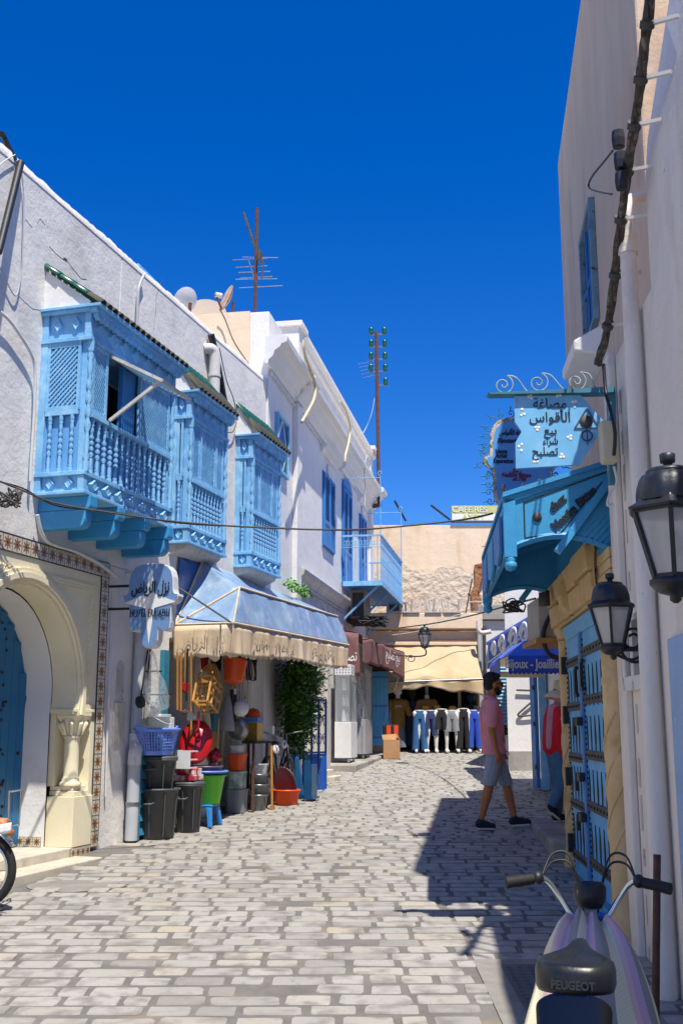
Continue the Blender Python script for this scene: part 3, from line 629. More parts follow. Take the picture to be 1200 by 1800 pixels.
# ------------------------------------------------------------------ the white house with the tiled doorway
HX0, HX1, HTOP = -10.0, 4.85, 6.95
def arch_pts(c, z, r, n=24, a0=-12, a1=192): return [(c + r*math.cos(R(a0+(a1-a0)*i/n)), z + r*math.sin(R(a0+(a1-a0)*i/n))) for i in range(n+1)]
def ring_strip(mb, A, B, y):                        # flat strip between two outlines of equal count, facing -Y
    n = len(A); mb.add([(a, y, b) for a, b in A] + [(a, y, b) for a, b in B], [(i, i+1, n+i+1, n+i)[::-1] for i in range(n-1)])
def reveal(mb, A, y0, y1, flip=False):
    n = len(A); mb.add([(a, y0, b) for a, b in A] + [(a, y1, b) for a, b in A], [((i, i+1, n+i+1, n+i) if not flip else (i+1, i, n+i, n+i+1)) for i in range(n-1)], True)
def hotel():
    t = Thing('white_house', 'long white plastered house with cream tiled doorway and three blue bays', 'house', LW, (-3, 0, .4))
    cz, cs, r0 = 2.05, -1.50, .95; DS0, DS1, DT = -2.98, -.16, 3.26
    m = MB(); zb = -.2
    m.box(HX0, -3.13, 0, .5, zb, HTOP); m.box(-3.13, .0, 0, .5, 3.41, HTOP)
    # uneven street face right of the doorway, shop openings left in it
    ops = [(1.55, 2.15, 2.75), (3.0, 3.75, 2.8)]
    edges = [0.0] + [q for o in ops for q in o[:2]] + [HX1]
    for i in range(0, len(edges), 2): m.box(edges[i], edges[i+1], 0, .5, zb, 3.41)
    for a, b, h in ops: m.box(a, b, 0, .5, h, 3.41)
    m.box(0, HX1, 0, .5, 3.41, HTOP)
    t.part('wall', m, MT['plaster'], bev=.015)
    m = MB(); m.box(HX0, HX1, .72, 6.0, zb, HTOP-.25); t.part('house_mass', m, MT['plaster'])
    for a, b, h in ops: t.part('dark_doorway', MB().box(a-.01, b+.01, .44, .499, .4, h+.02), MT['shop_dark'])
    m = MB(); rnd = random.Random(5); x = HX0        # lumpy plaster coping
    def cop(a, b): return (HX0+(HX1-HX0)*a, [-.012, -.012, .06, .2, .3][int(round(b*4))], [HTOP-.06, HTOP-.005, HTOP+.02, HTOP+.015, HTOP-.06][int(round(b*4))] + .018*math.sin(17*a*9.3)+.012*math.sin(61*a))
    jit = [rnd.uniform(-.010, .016)+.01*math.sin(i*.21) for i in range(241)]
    m.grid(lambda a, b: (HX0+(HX1-HX0)*a, (-.006, -.004, .012, .2)[int(round(b*3))], HTOP+(-.07, -.008, .004, .006)[int(round(b*3))]+(jit[int(round(a*240))] if b > .1 else 0)), 240, 3); t.part('coping', m, MT['plaster'])
    # cream portal
    A = [(cs+r0, .4)] + arch_pts(cs, cz, r0) + [(cs-r0, .4)]
    a2 = arch_pts(cs, cz, r0); B = []
    for s_, z_ in a2:
        dx, dz = s_-cs, z_-cz; k = min((DS1-cs)/dx if dx > 1e-6 else ((DS0-cs)/dx if dx < -1e-6 else 9e9), (DT-cz)/dz if dz > 1e-6 else 9e9); B.append((cs+dx*k, cz+dz*k))
    m = MB(); ring_strip(m, a2, B, -.004); m.box(a2[0][0]+.04, DS1, -.004, .06, a2[0][1]-.12, B[0][1]) if False else None
    m.add([(DS0,-.004,DT),(cs,-.004,DT),(DS0,-.004,cz)], [])
    sp = a2[0][1]
    for c0, c1 in ((B[0][0], DT), ):
        pass
    # corners beyond the radial projection
    for sx in (DS0, DS1):
        k = (DT-cz); dx = sx-cs
        cand = [p for p in B if abs(p[0]-sx) < 1e-6 and p[1] > cz]; cand2 = [p for p in B if abs(p[1]-DT) < 1e-6]
        if cand and cand2:
            p = max(cand, key=lambda q: q[1]); q = (max if sx > cs else min)(cand2, key=lambda q: q[0])
            tri = [(p[0],-.004,p[1]), (sx,-.004,DT), (q[0],-.004,q[1])]; m.add(tri, [(0,1,2) if sx > cs else (2,1,0)])
    reveal(m, a2, -.004, .26, True)
    m.box(DS0, DS1, .27, .5, DT-.01, DT+.15)
    t.part('portal_face', m, MT['cream'])
    m = MB(); o = arch_pts(cs, cz, r0+.15); i_ = arch_pts(cs, cz, r0+.03); ring_strip(m, i_, o, -.035); reveal(m, o, -.035, -.004); reveal(m, i_, -.035, -.004, True)
    o = arch_pts(cs, cz, r0+.11); i_ = arch_pts(cs, cz, r0+.06); ring_strip(m, i_, o, -.055); reveal(m, o, -.055, -.035); reveal(m, i_, -.055, -.035, True)
    t.part('arch_moulding', m, MT['cream'])
    m = MB(); r2 = r0-.02; J = [(cs+r2, .4)] + arch_pts(cs, cz, r2) + [(cs-r2, .4)]; reveal(m, J, .255, .60, True)
    t.part('inner_reveal', m, MT['plaster2'])
    t.part('threshold', MB().box(-2.6, -.48, -.02, .62, .2, .585), MT['marble'], bev=.008)
    t.part('door_step', MB().box(-2.9, -.46, -.32, -.022, .1, .505), MT['marble'], bev=.01)
    # blue studded door
    m = MB(); m.prism(list(reversed([(cs+.94, .586)] + arch_pts(cs, cz, .945) + [(cs-.94, .586)])), .56, .58)
    d = t.part('door', m, MT['door_blue'])
    for i in range(15):
        x = cs - .92 + i*.1315
        zt = cz + math.sqrt(max(.94**2 - (max(abs(x), abs(x+.125)) if False else max(abs(x-cs), abs(x+.125-cs)))**2, .0))
        t.part('plank', MB().box(x, x+.127, .535, .56, .59, min(zt, 2.98)-.02), MT['door_blue'], parent=d, bev=.004)
    st = MB().ell((0,0,0), .016, 8, 5).mesh('stud', MT['black'])
    def studs(pts):
        for a, b in pts: t.inst('stud', st, (a, .533, b), parent=d)
    P = []
    for i in range(12): a = 2*math.pi*i/12; P += [(cs+.42+.11*math.cos(a), 1.95+.33*math.sin(a))]
    for i in range(7): P += [(cs+.36+.035*i, 1.60-.045*abs(3-i)), (cs+.36+.035*i, 1.72+.04*i), (cs+.36+.04*i, 1.0+.06*abs(3-i))]
    for i in range(9): a = math.pi*i/8; P += [(cs+.45+.17*math.cos(a), .98+.22*math.sin(a+math.pi)), (cs+.45+.16*math.cos(a), 1.22-.02*i), (cs+.38+.15*math.cos(a), 2.45+.28*math.sin(a))]
    studs(P)
    t.part('keyhole', MB().ell((cs+.83, .53, 1.47), (.03, .01, .02), 8, 5), MT['black'], parent=d)
    # pier with nook shaft (both sides)
    for sg in (1, -1):
        X = lambda a: cs + sg*(a-cs)
        def bx(m, a, b, y0, y1, z0, z1): m.box(X(a), X(b), y0, y1, z0, z1)
        m = MB(); bx(m, -.53, DS1, -.02, .275, .585, 1.06); bx(m, -.50, -.20, .0, .27, 1.062, 1.11); bx(m, -.49, -.24, .02, .27, 1.112, 1.155)
        t.part('pedestal', m, MT['cream'], bev=.006)
        m = MB(); bx(m, -.23, DS1, -.004, .27, 1.062, 1.94); bx(m, -.545, -.231, .21, .27, 1.157, 1.94); bx(m, -.30, -.232, .11, .208, 1.157, 1.94); t.part('niche', m, MT['cream'])
        m = MB(); bx(m, -.575, -.21, -.03, .285, 1.865, 1.90); bx(m, -.555, -.21, -.015, .28, 1.902, 1.945); t.part('impost', m, MT['cream'], bev=.006)
        c = (X(-.42), .09, 0)
        m = MB().lathe([(.105,1.157),(.11,1.175),(.10,1.195),(.085,1.205),(.09,1.22),(.075,1.24),(.073,1.26),(.073,1.60),(.078,1.62)], c, 16); sh = t.part('column_shaft', m, MT['cream'])
        m = MB().lathe([(.085,1.62),(.088,1.64),(.078,1.645),(.085,1.68),(.10,1.74),(.118,1.79),(.12,1.805)], c, 12)
        m.hexa([(c[0]-.08,.01,1.75),(c[0]+.08,.01,1.75),(c[0]+.08,.17,1.75),(c[0]-.08,.17,1.75),(c[0]-.125,-.035,1.83),(c[0]+.125,-.035,1.83),(c[0]+.125,.2,1.83),(c[0]-.125,.2,1.83)]); m.box(c[0]-.13, c[0]+.13, -.04, .2, 1.832, 1.862)
        for k in range(8):
            a = 2*math.pi*k/8+.4; m.cap((c[0]+.088*math.cos(a), c[1]+.088*math.sin(a), 1.66), (c[0]+.125*math.cos(a), c[1]+.125*math.sin(a), 1.75), .018, .026, 6)
        t.part('capital', m, MT['cream'])
    # dotted relief band
    m = MB(); z0, z1 = 3.05, 3.15
    m.box(DS0+.12, DS1-.12, -.012, -.004, z0, z1); m.box(DS1-.22, DS1-.12, -.012, -.004, 2.0, z0-.001)
    band = t.part('relief_band', m, MT['cream'])
    m = MB()
    def dot(x, z): m.add([(x-.012,-.0121,z-.012),(x+.012,-.0121,z-.012),(x+.012,-.0121,z+.012),(x-.012,-.0121,z+.012),(x,-.024,z)], [(0,1,4),(1,2,4),(2,3,4),(3,0,4)])
    for i in range(70):
        for k in range(3): dot(DS0+.15+i*.036 + (k % 2)*.018, z0+.02+k*.03)
    for i in range(30):
        for k in range(3): dot(DS1-.20+k*.03, 2.02+i*.034+(k % 2)*.017)
    t.part('relief_dots', m, MT['cream'], parent=band, kind='stuff')
    # flower tiles: top and right borders, plinth course
    tm = MB().box(-.49, .49, -.5, .5, -.49, .49).mesh('tile', MT['tile'])
    n = 20; st_ = .15
    for i in range(n): t.inst('tile', tm, (-.08 - i*st_, -.006, 3.335), sc=(st_, .018, st_))
    for i in range(18): t.inst('tile', tm, (-.08, -.006, 3.185 - i*.1505), sc=(st_, .018, .1505))
    for i in range(4): t.inst('tile', tm, (-.235 - i*.093, -.028, .535), sc=(.093, .012, .093))
    for i in range(3): t.inst('tile', tm, (-.535, .035+i*.093, .535), rot=(0,0,-math.pi/2), sc=(.093, .012, .093))
    for i in range(3): t.inst('tile', tm, (-.572+.0, .33+i*.093, .635), rot=(0,0,-math.pi/2), sc=(.093, .012, .093))
    m = MB()
    for (a, b, z0, z1) in ((-.16, -.157, .6, 3.26), (-.003, 0, .6, 3.41)): m.box(a, b, -.017, -.001, z0, z1)
    m.box(-3.1, -.16, -.017, -.001, 3.255, 3.26); m.box(-3.1, 0, -.017, -.001, 3.41, 3.415); t.part('tile_edging', m, MT['ink'])
    # plaster cracks (dark grooves) and old openings
    def crack(pts, w=.004):
        m = MB()
        for i in range(len(pts)-1):
            (a, b), (c, d_) = LW.px(*pts[i]), LW.px(*pts[i+1]); m.bar((a, -.0008, b), (c, -.0008, d_), w*random.uniform(.5, 1.3), .0025, up=(0,1,0))
        t.part('crack', m, MT['iron_grey'])
    crack([(87,433),(98,445),(110,455),(118,458),(126,469),(135,480),(143,490),(152,491)]); crack([(118,458),(112,454)], .025); crack([(45,385),(52,394),(57,400)]); crack([(66,392),(71,384),(79,395)])
    crack([(33,520),(46,533),(58,543),(72,545)]); crack([(573/2,490),(275,520),(274,550),(270,580)], .006)
    t.part('arched_plaque_niche', MB().prism(list(reversed([(.27, 2.0), (.27, 2.32)] + [(.35+.08*math.cos(a), 2.32+.1*math.sin(a)) for a in [math.pi - math.pi*k/8 for k in range(1, 8)]] + [(.43, 2.32), (.43, 2.0)])), -.008, .001), MT['peeling'])
    t.part('stone_plaque', MB().box(.24, .47, -.02, -.001, 1.55, 1.98), MT['marble'], bev=.004)
    return t
HOTEL = hotel()
def along(fr, pts, out): return [(fr.px(u, v, out)[0], -out, fr.px(u, v, out)[1]) for u, v in pts]
def smooth(pts, n=6):                                # Catmull-Rom
    P = [Vector(p) for p in pts]; out = []
    for i in range(len(P)-1):
        a, b, c, d = P[max(i-1,0)], P[i], P[i+1], P[min(i+2, len(P)-1)]
        for k in range(n):
            t = k/n; out.append(.5*((2*b) + (-a+c)*t + (2*a-5*b+4*c-d)*t*t + (-a+3*b-3*c+d)*t**3))
    return out + [P[-1]]
def cable(name, pts, r, mat, label, cat='cable', group=None, n=6): return solo(name, MB().tube(smooth(pts), r, n), mat, label, cat, group=group)
# pipes and cables on that wall
def wall_fittings():
    t = Thing('drainpipe', 'grey drainpipe with white elbow beside the cream doorway', 'drainpipe', LW, (.52, -.1, .55))
    t.part('upper_pipe', MB().tube([(.66, -.07, 3.3), (.63, -.07, 1.62)], .062, 12), MT['pvc'])
    t.part('elbow', MB().tube(smooth([(.63, -.07, 1.66), (.625, -.075, 1.55), (.56, -.11, 1.50), (.525, -.12, 1.44), (.52, -.12, 1.33)]), .072, 12), MT['white_pvc'])
    lo = t.part('lower_pipe', MB().tube([(.52, -.12, 1.36), (.51, -.12, .56)], .066, 12), MT['pvc'])
    t.part('clamp', MB().tube([(.515, -.12, .92), (.515, -.12, .95)], .074, 12), MT['steel'], parent=lo)
    t = Thing('rooftop_beam', 'charred dark roof spout leaning off the top of the white wall', 'spout', LW, (-2.0, 0, 6.0))
    a, b = LW.px(45, 285, .1), LW.px(5, 448, .34)
    m = MB().tube([(a[0], -.05, a[1]), (b[0]-.0, -.30, b[1]+.03)], [.036, .032], 12); t.part('pipe', m, MT['black'])
    m = MB().tube(smooth([(a[0]-.25, .0, a[1]+.16), (a[0]-.15, .05, a[1]+.20), (a[0]-.02, .0, a[1]+.02)]), .03, 8); t.part('bent_end', m, MT['black'])
    cable('cable', [LW.w(*p) for p in along(LW, [(-12,300),(10,282),(27,272)], .03)], .006, MT['white_pvc'], 'thin white cable at the top left roof edge')
    cable('cable', [LW.w(*p) for p in along(LW, [(36,283),(42,340),(41,420),(38,480),(28,520),(10,490),(-3,465)], .03)], .007, MT['pvc'], 'loose pale cable looping below the dark roof spout')
    cable('conduit', [LW.w(*p) for p in along(LW, [(-14,538),(14,560),(36,590),(54,620),(62,650),(61,720),(56,800),(54,846)], .06)], .016, MT['white_pvc'], 'white conduit curving down the wall left of the largest bay', 'conduit')
    cable('conduit', [LW.w(*p) for p in along(LW, [(66,905),(74,938),(90,955),(130,968),(165,985),(190,1002),(210,1018)], .07)], .02, MT['white_pvc'], 'white conduit looping under the beams of the largest bay', 'conduit')
    cable('conduit', [LW.w(*p) for p in along(LW, [(198,1040),(194,1150),(190,1260),(186,1400)], .03)], .012, MT['white_pvc'], 'thin white conduit upright between tiled border and drainpipe', 'conduit')
    cable('conduit', [LW.w(*p) for p in along(LW, [(254,482),(246,500),(243,520),(241,580)], .05)], .018, MT['pvc'], 'short bent grey conduit hanging from the roof edge', 'conduit')
    solo('wall_spout', MB().tube([LW.w(.72, 0, 5.98), LW.w(.72, -.16, 5.99)], .02, 8), MT['pale_wood'], 'small pale spout stub above the largest bay roof', 'spout')
    t = Thing('drainpipe', 'upright white pipe with elbow above the middle bay window', 'drainpipe', LW, (2.55, 0, 5.9))
    t.part('pipe', MB().tube(smooth([(2.35, .02, 6.62), (2.40, -.06, 6.63), (2.44, -.09, 6.58), (2.45, -.1, 6.45)]) + [(2.45, -.1, 5.85)], .075, 12), MT['white_pvc'])
    t.part('collar', MB().tube([(2.45, -.1, 6.25), (2.45, -.1, 6.29)], .085, 12), MT['white_pvc'])
    cable('hose', [LW.w(*p) for p in along(LW, [(371,588),(378,620),(386,660),(393,700),(400,722),(402,735)], .06)], .05, MT['black'], 'thick black hose down the wall beside the white pipe', 'hose')
    cable('cable', [LW.w(*p) for p in along(LW, [(386,612),(398,668),(410,700),(416,735),(410,758),(398,760)], .05)], .007, MT['wire'], 'thin dark cable looping above the gap between the smaller bays')
    m = MB(); q = LW.w(.42, -.18, 3.30); m.tube([LW.w(.40, 0, 3.36), LW.w(.42, -.14, 3.36), LW.w(.42, -.18, 3.34)], .02, 8); m.tube([q, q + Vector((.02, -.10, -.02))], .035, 12)
    solo('security_camera', m, MT['white_pvc'], 'small white security camera under the beams of the largest bay', 'camera')
wall_fittings()
# ------------------------------------------------------------------ the white corniced house
def shutter_win(t, s0, s1, z0, z1, name='window', leaves=2):
    m = MB(); m.box(s0-.03, s1+.03, -.02, .0, z0-.03, z1+.03); fr = t.part(name, m, MT['shutter_blue'])
    w = (s1-s0)/leaves
    for i in range(leaves):
        a, b = s0+i*w+.005, s0+(i+1)*w-.005; m = MB(); f = .07; zm = z0+(z1-z0)*.33
        m.box(a, a+f, -.055, -.021, z0, z1); m.box(b-f, b, -.055, -.021, z0, z1); m.box(a+f, b-f, -.055, -.021, z0, z0+f); m.box(a+f, b-f, -.055, -.021, z1-f, z1); m.box(a+f, b-f, -.055, -.021, zm-.04, zm+.04)
        m.box(a+f, b-f, -.04, -.021, z0+f, zm-.04)
        t.part('shutter_leaf', m, MT['shutter_blue'], parent=fr, bev=.004)
        m = MB(); k = int((z1-f-zm-.04)/.055)
        for j in range(k):
            z = zm+.045+j*.055; m.hexa([(a+f, -.05, z), (b-f, -.05, z), (b-f, -.024, z+.03), (a+f, -.024, z+.03), (a+f, -.05, z+.01), (b-f, -.05, z+.01), (b-f, -.024, z+.04), (a+f, -.024, z+.04)])
        t.part('louvres', m, MT['shutter_blue'], parent=fr)
def white2():
    t = Thing('white_house', 'white corniced house with blue louvred shutters and a blue balcony', 'house', LB, (4, 0, .8))
    L_ = 10.75; ZC = 7.42; m = MB()
    m.box(-.10, 2.0, 0, .5, .2, 8.05); m.box(2.0, L_, 0, .5, .2, 8.45)
    t.part('wall', m, MT['plaster2'], bev=.012)
    m = MB(); m.box(-.10, 2.0, .5, 6.5, .2, 8.0); m.box(2.0, L_, .5, 6.5, .2, 8.3); t.part('house_mass', m, MT['ochre_wall'])
    t.part('end_wall', MB().box(-.135, -.102, .3, 6.5, 6.0, 8.06), MT['ochre_wall'])
    def prof(s0, s1, P, name, mat, bev=0):           # moulding: list of (out, z) lower to upper
        m = MB(); n = len(P)
        poly = [(-o, z) for o, z in P]
        m.prism(poly + [(0.0, P[-1][1]), (0.0, P[0][1])], s0, s1, plane='yz'); return t.part(name, m, mat)
    cp = [(.0, ZC-.30), (.05, ZC-.30), (.06, ZC-.24), (.13, ZC-.18), (.15, ZC-.10), (.24, ZC-.04), (.25, ZC), (.34, ZC+.03), (.35, ZC+.11), (.30, ZC+.14)]
    prof(-.35, 1.62, cp, 'cornice', MT['plaster2']); prof(1.62, 2.12, [(o+.05, z+.02) for o, z in cp], 'cornice', MT['plaster2']); prof(2.12, L_-.35, cp, 'cornice', MT['plaster2']); prof(L_-.35, L_+.3, [(o+.05, z+.02) for o, z in cp], 'cornice', MT['plaster2'])
    m = MB(); k = 100
    for i in range(k):
        a = -.05 + (L_)*i/k; m.box(a, a+.05, -.055, -.02, ZC-.40, ZC-.345)
    t.part('dentils', m, MT['plaster2'], kind='stuff')
    prof(2.05, L_+.1, [(.0, 8.30), (.06, 8.31), (.08, 8.38), (.14, 8.42), (.14, 8.50), (.0, 8.52)], 'parapet_coping', MT['plaster2'])
    m = MB(); m.box(1.65, 2.1, -.10, .3, 7.58, 8.46); m.box(1.60, 2.15, -.16, .34, 8.462, 8.56); t.part('parapet_pier', m, MT['plaster2'], bev=.01)
    m = MB(); m.box(L_-.4, L_+.02, -.08, .3, 7.58, 8.40); m.box(L_-.46, L_+.08, -.2, .34, 8.53, 8.62); t.part('parapet_pier', m, MT['plaster2'], bev=.01)
    for a, b in ((1.68, 2.06), (L_-.35, L_+.02)): t.part('pilaster', MB().box(a, b, -.09, -.0, .6, ZC-.31), MT['plaster2'], bev=.012)
    # windows
    m = MB(); a, b, c, d = .42, 1.12, 5.70, 6.52
    m.box(a, b, -.03, -.001, c, d); w = t.part('window', m, MT['white_paint'])
    m = MB()
    for q in ((a-.05, a, c-.05, d+.05), (b, b+.05, c-.05, d+.05), (a, b, d, d+.05), (a, b, c-.05, c)): m.box(q[0], q[1], -.06, -.0, q[2], q[3])
    t.part('frame', m, MT['blue'], parent=w, bev=.004)
    x = (a+b)/2; z = (c+d)/2
    t.part('pane', MB().prism([(x-.25, z), (x, c+.03), (x+.25, z), (x, d-.03)], -.037, -.031), MT['gate_blue'], parent=w, label='blue diamond pane')
    for q in ((a+.01, c+.01, 1, 1), (b-.01, c+.01, -1, 1), (a+.01, d-.01, 1, -1), (b-.01, d-.01, -1, -1)):
        tri = [(q[0], q[1]), (q[0]+q[2]*.26, q[1]), (q[0], q[1]+q[3]*.34)]
        if q[2]*q[3] < 0: tri.reverse()
        t.part('pane', MB().prism(tri, -.0365, -.031), MT['green_tile'], parent=w)
    shutter_win(t, 4.35, 5.5, 5.12, 6.55); shutter_win(t, 8.95, 9.85, 5.0, 6.62)
    shutter_win(t, 6.55, 7.65, 4.72, 6.75, name='balcony_door')
    m = MB(); m.prism(list(reversed([(6.52, 6.78)] + [(7.1-.58*math.cos(q), 6.78+.22*math.sin(q)) for q in [math.pi*k/8 for k in range(9)]] + [(7.68, 6.78)])), -.05, -.001); t.part('door_head', m, MT['shutter_blue'])
    for a, b, z in ((4.1, 5.75, 6.98), (6.3, 7.9, 7.12), (8.75, 10.05, 6.98)): prof(a, b, [(.0, z-.10), (.05, z-.09), (.07, z-.03), (.13, z), (.14, z+.06), (.02, z+.10)], 'hood_mould', MT['plaster2'])
    for x, z in ((4.92, 6.66), (9.4, 6.72)): t.part('shell_ornament', MB().ell((x, -.02, z+.06), (.17, .05, .12), 10, 6), MT['plaster2'])
    prof(2.05, 6.9, [(.0, 4.12), (.05, 4.13), (.07, 4.2), (.13, 4.25), (.15, 4.33), (.0, 4.37)], 'string_course', MT['old_white'])
    m = MB(); m.box(2.1, 6.85, -.03, -.001, 3.75, 4.05); m.box(2.1, 6.85, -.05, -.001, 4.06, 4.12); t.part('shop_fascia', m, MT['peeling'])
    # ground floor: white shop jambs
    m = MB(); m.box(1.70, 1.92, -.11, -.091, .75, 3.2); t.part('jamb', m, MT['old_white'], bev=.006)
    for a, b, o in ((2.95, 3.05, .18), (3.32, 3.42, .22), (3.44, 3.75, .28)): t.part('jamb', MB().box(a, b, -o, -.001, .85, 3.15), MT['old_white'], bev=.008)
    t.part('doorway_recess', MB().box(2.1, 2.95, -.012, -.001, .85, 3.1), MT['peeling'])
    m = MB(); m.box(2.6, 3.3, -.42, -.285, .7, 1.03); m.box(2.6, 3.3, -.55, -.421, .7, .93); t.part('door_step', m, MT['marble'], bev=.01)
    return t
white2()
def balcony():
    a, b, P, z0, z1 = 6.35, 10.1, .85, 4.62, 5.62
    t = Thing('balcony', 'blue wrought iron balcony on the white corniced house', 'balcony', LB, ((a+b)/2, 0, z0)); bl = MT['blue']
    m = MB()
    n = 8
    for i in range(n): m.box(a+(b-a)*i/n+.004, a+(b-a)*(i+1)/n-.004, -P, -.065, z0, z0+.05)
    t.part('deck', m, MT['shutter_blue']); m = MB(); m.box(a-.03, b+.03, -P-.03, -P-.001, z0-.03, z0+.07); m.box(a-.03, a-.002, -P, -.065, z0-.03, z0+.07); m.box(b+.002, b+.03, -P, -.065, z0-.03, z0+.07); t.part('edge_beam', m, bl)
    m = MB(); m.box(a-.03, b+.03, -P-.03, -P+.01, z1, z1+.035); m.box(a-.03, a+.01, -P+.012, -.06, z1, z1+.035); m.box(b-.01, b+.03, -P+.012, -.06, z1, z1+.035)
    m.tube([(a, -P, z1-.22), (b, -P, z1-.22)], .008, 6); m.tube([(a, -P, z1-.22), (a, -.06, z1-.22)], .008, 6); t.part('handrail', m, bl)
    br = MB().tube([(0,0,0), (0,0,1)], .009, 6).mesh('iron_bar', bl)
    sc_ = MB(); 
    for sgn in (1, -1): sc_.tube([(sgn*(.05-.05*math.cos(q)*math.exp(-q*.09)), 0, .06*math.sin(q)*math.exp(-q*.09)+.07) for q in [k*.5 for k in range(14)]], .006, 5)
    sc_ = sc_.mesh('scroll', bl)
    for i in range(25):
        x = a + (b-a)*i/24; t.inst('iron_bar', br, (x, -P, z0+.07), sc=(1,1,z1-z0-.07))
        if i < 24: t.inst('scroll', sc_, (x+(b-a)/48, -P, z1-.21), sc=(.9,1,1)); t.inst('scroll', sc_, (x+(b-a)/48, -P, z0+.42), sc=(.9,1,1.2))
    for i in range(6):
        y = -P + (P-.07)*(i+.5)/6; t.inst('iron_bar', br, (a, y, z0+.07), sc=(1,1,z1-z0-.07)); t.inst('iron_bar', br, (b, y, z0+.07), sc=(1,1,z1-z0-.07))
        t.inst('scroll', sc_, (a, y, z1-.21), rot=(0,0,math.pi/2), sc=(.8,1,1))
    for x, o in ((a+.15, P), (a+1.6, P), (b-.2, P)): t.part('strut', MB().bar((x, -.02, z0-.72), (x, -o+.08, z0-.01), .04, .04), bl)
    for x in (a, b):                                  # clothes-line masts with curled tips
        m = MB().tube([(x, -P, z1), (x, -P, z1+1.28)] , .011, 6)
        m.tube([(x, -P+.06*math.sin(q)*(1-q/9), z1+1.28+.06-.06*math.cos(q)*(1-q/9)) for q in [k*.4 for k in range(18)]], .009, 6); m.tube([(x, -P, z1+1.24), (x, -.01, z1+1.24)], .009, 6); t.part('line_mast', m, bl)
balcony()
def dish(fr, o, r, tilt, rz, mat, label, arm=True):
    t = Thing('satellite_dish', label, 'satellite dish', fr, o, group='rooftop satellite dishes')
    rot = Matrix.Rotation(rz, 3, 'Z') @ Matrix.Rotation(tilt, 3, 'X')
    n = 10; pr = [(r*i/n + 1e-4, .28*r*(i/n)**2) for i in range(n+1)]; c = Vector(o) + Vector((0, 0, .45+r*.6))
    m = MB().lathe(pr, c, 24, rot=rot); m.lathe([(a, b-.012) for a, b in reversed(pr)], c, 24, rot=rot); t.part('reflector', m, mat)
    m = MB().tube([(o[0], o[1], o[2]-.2), tuple(c - rot @ Vector((0,0,.08)))], .025, 8); t.part('mast', m, MT['rust'])
    if arm:
        e = c + rot @ Vector((0, -r*.15, r*1.05)); m = MB().tube([tuple(c + rot @ Vector((0,-r*.95,.25*r))), tuple(e)], .018, 6); a = t.part('feed_arm', m, MT['rust'])
        t.part('feed_horn', MB().tube([tuple(e), tuple(e + rot @ Vector((0,.03,-.10)))], .045, 10), MT['white_plastic'], parent=a)
def dish_at(u, v, Y, r, tilt, rz, mat, label, arm=True):
    p = at(u, v, Y); dish(WD, (p.x, p.y, p.z-.45-r*.6), r, tilt, rz, mat, label, arm)
dish_at(329, 530, 14.6, .20, R(60), R(-130), MT['white_plastic'], 'small white satellite dish at the left of the roof group', arm=False)
dish_at(364, 556, 17.6, .33, R(-20), R(0), MT['white_plastic'], 'wide pale satellite dish tipped face up behind the roof edge', arm=False)
dish_at(403, 527, 16.6, .23, R(72), R(-62), M('rusty_dish', '#cfc8bd', '#b98a63', .7, 6, stain='#8d5a38', sscale=9, slo=.55, shi=.65), 'rust-stained satellite dish on the peach parapet')
def antenna():
    o = (-.1, .45, 8.0); t = Thing('tv_antenna', 'tall rusty mast with tangled aerials on the peach parapet', 'antenna', LB, o)
    b = LB.loc(at(446, 640, 16.0)); tp = LB.loc(at(452, 366, 16.0))
    t.part('mast', MB().tube([(b.x, b.y, b.z), (tp.x, tp.y, tp.z)], .028, 8), MT['rust'])
    def P(u, v, d=16.0): return tuple(LB.loc(at(u, v, d)))
    m = MB(); m.tube([P(428,374), P(448,434)], .02, 6)
    for i in range(7): q = i/6; m.tube([P(428+20*q-3, 376+58*q+1, 15.9), P(428+20*q+3, 376+58*q-1, 16.1)], .007, 5)
    t.part('upper_aerial', m, MT['iron_grey'])
    m = MB(); m.tube([P(436,455), P(452,505)], .014, 6)
    for (a, b_, c, d) in ((409,457,470,454),(414,470,470,467),(419,479,475,477),(414,491,487,490),(422,489,479,486),(420,506,497,502),(426,452,489,453)): m.tube([P(a,b_), P(c,d)], .006, 5)
    t.part('lower_aerial', m, MT['steel'])
    m = MB(); m.tube([P(456,450,15.95), P(463,462,15.95), P(461,486,15.95)], .014, 6); m.box(*[v for p in zip(P(453,455,15.9), P(462,446,16.05)) for v in p]); t.part('side_aerial', m, MT['iron_grey'])
    m = MB()
    rnd = random.Random(2); pts = [Vector(P(440+rnd.uniform(-9,9), 625+rnd.uniform(-22,22), 15.95)) for _ in range(16)]; m.tube(smooth([tuple(p) for p in pts], 3), .007, 5); t.part('coiled_cable', m, MT['wire'])
    cable('cable', [at(386,543,15.8), at(396,562,15.8), at(411,600,15.75), at(437,640,15.7), at(452,668,15.65), at(458,677,15.6)], .01, MT['wire'], 'dark cable sagging down the peach end wall')
antenna()
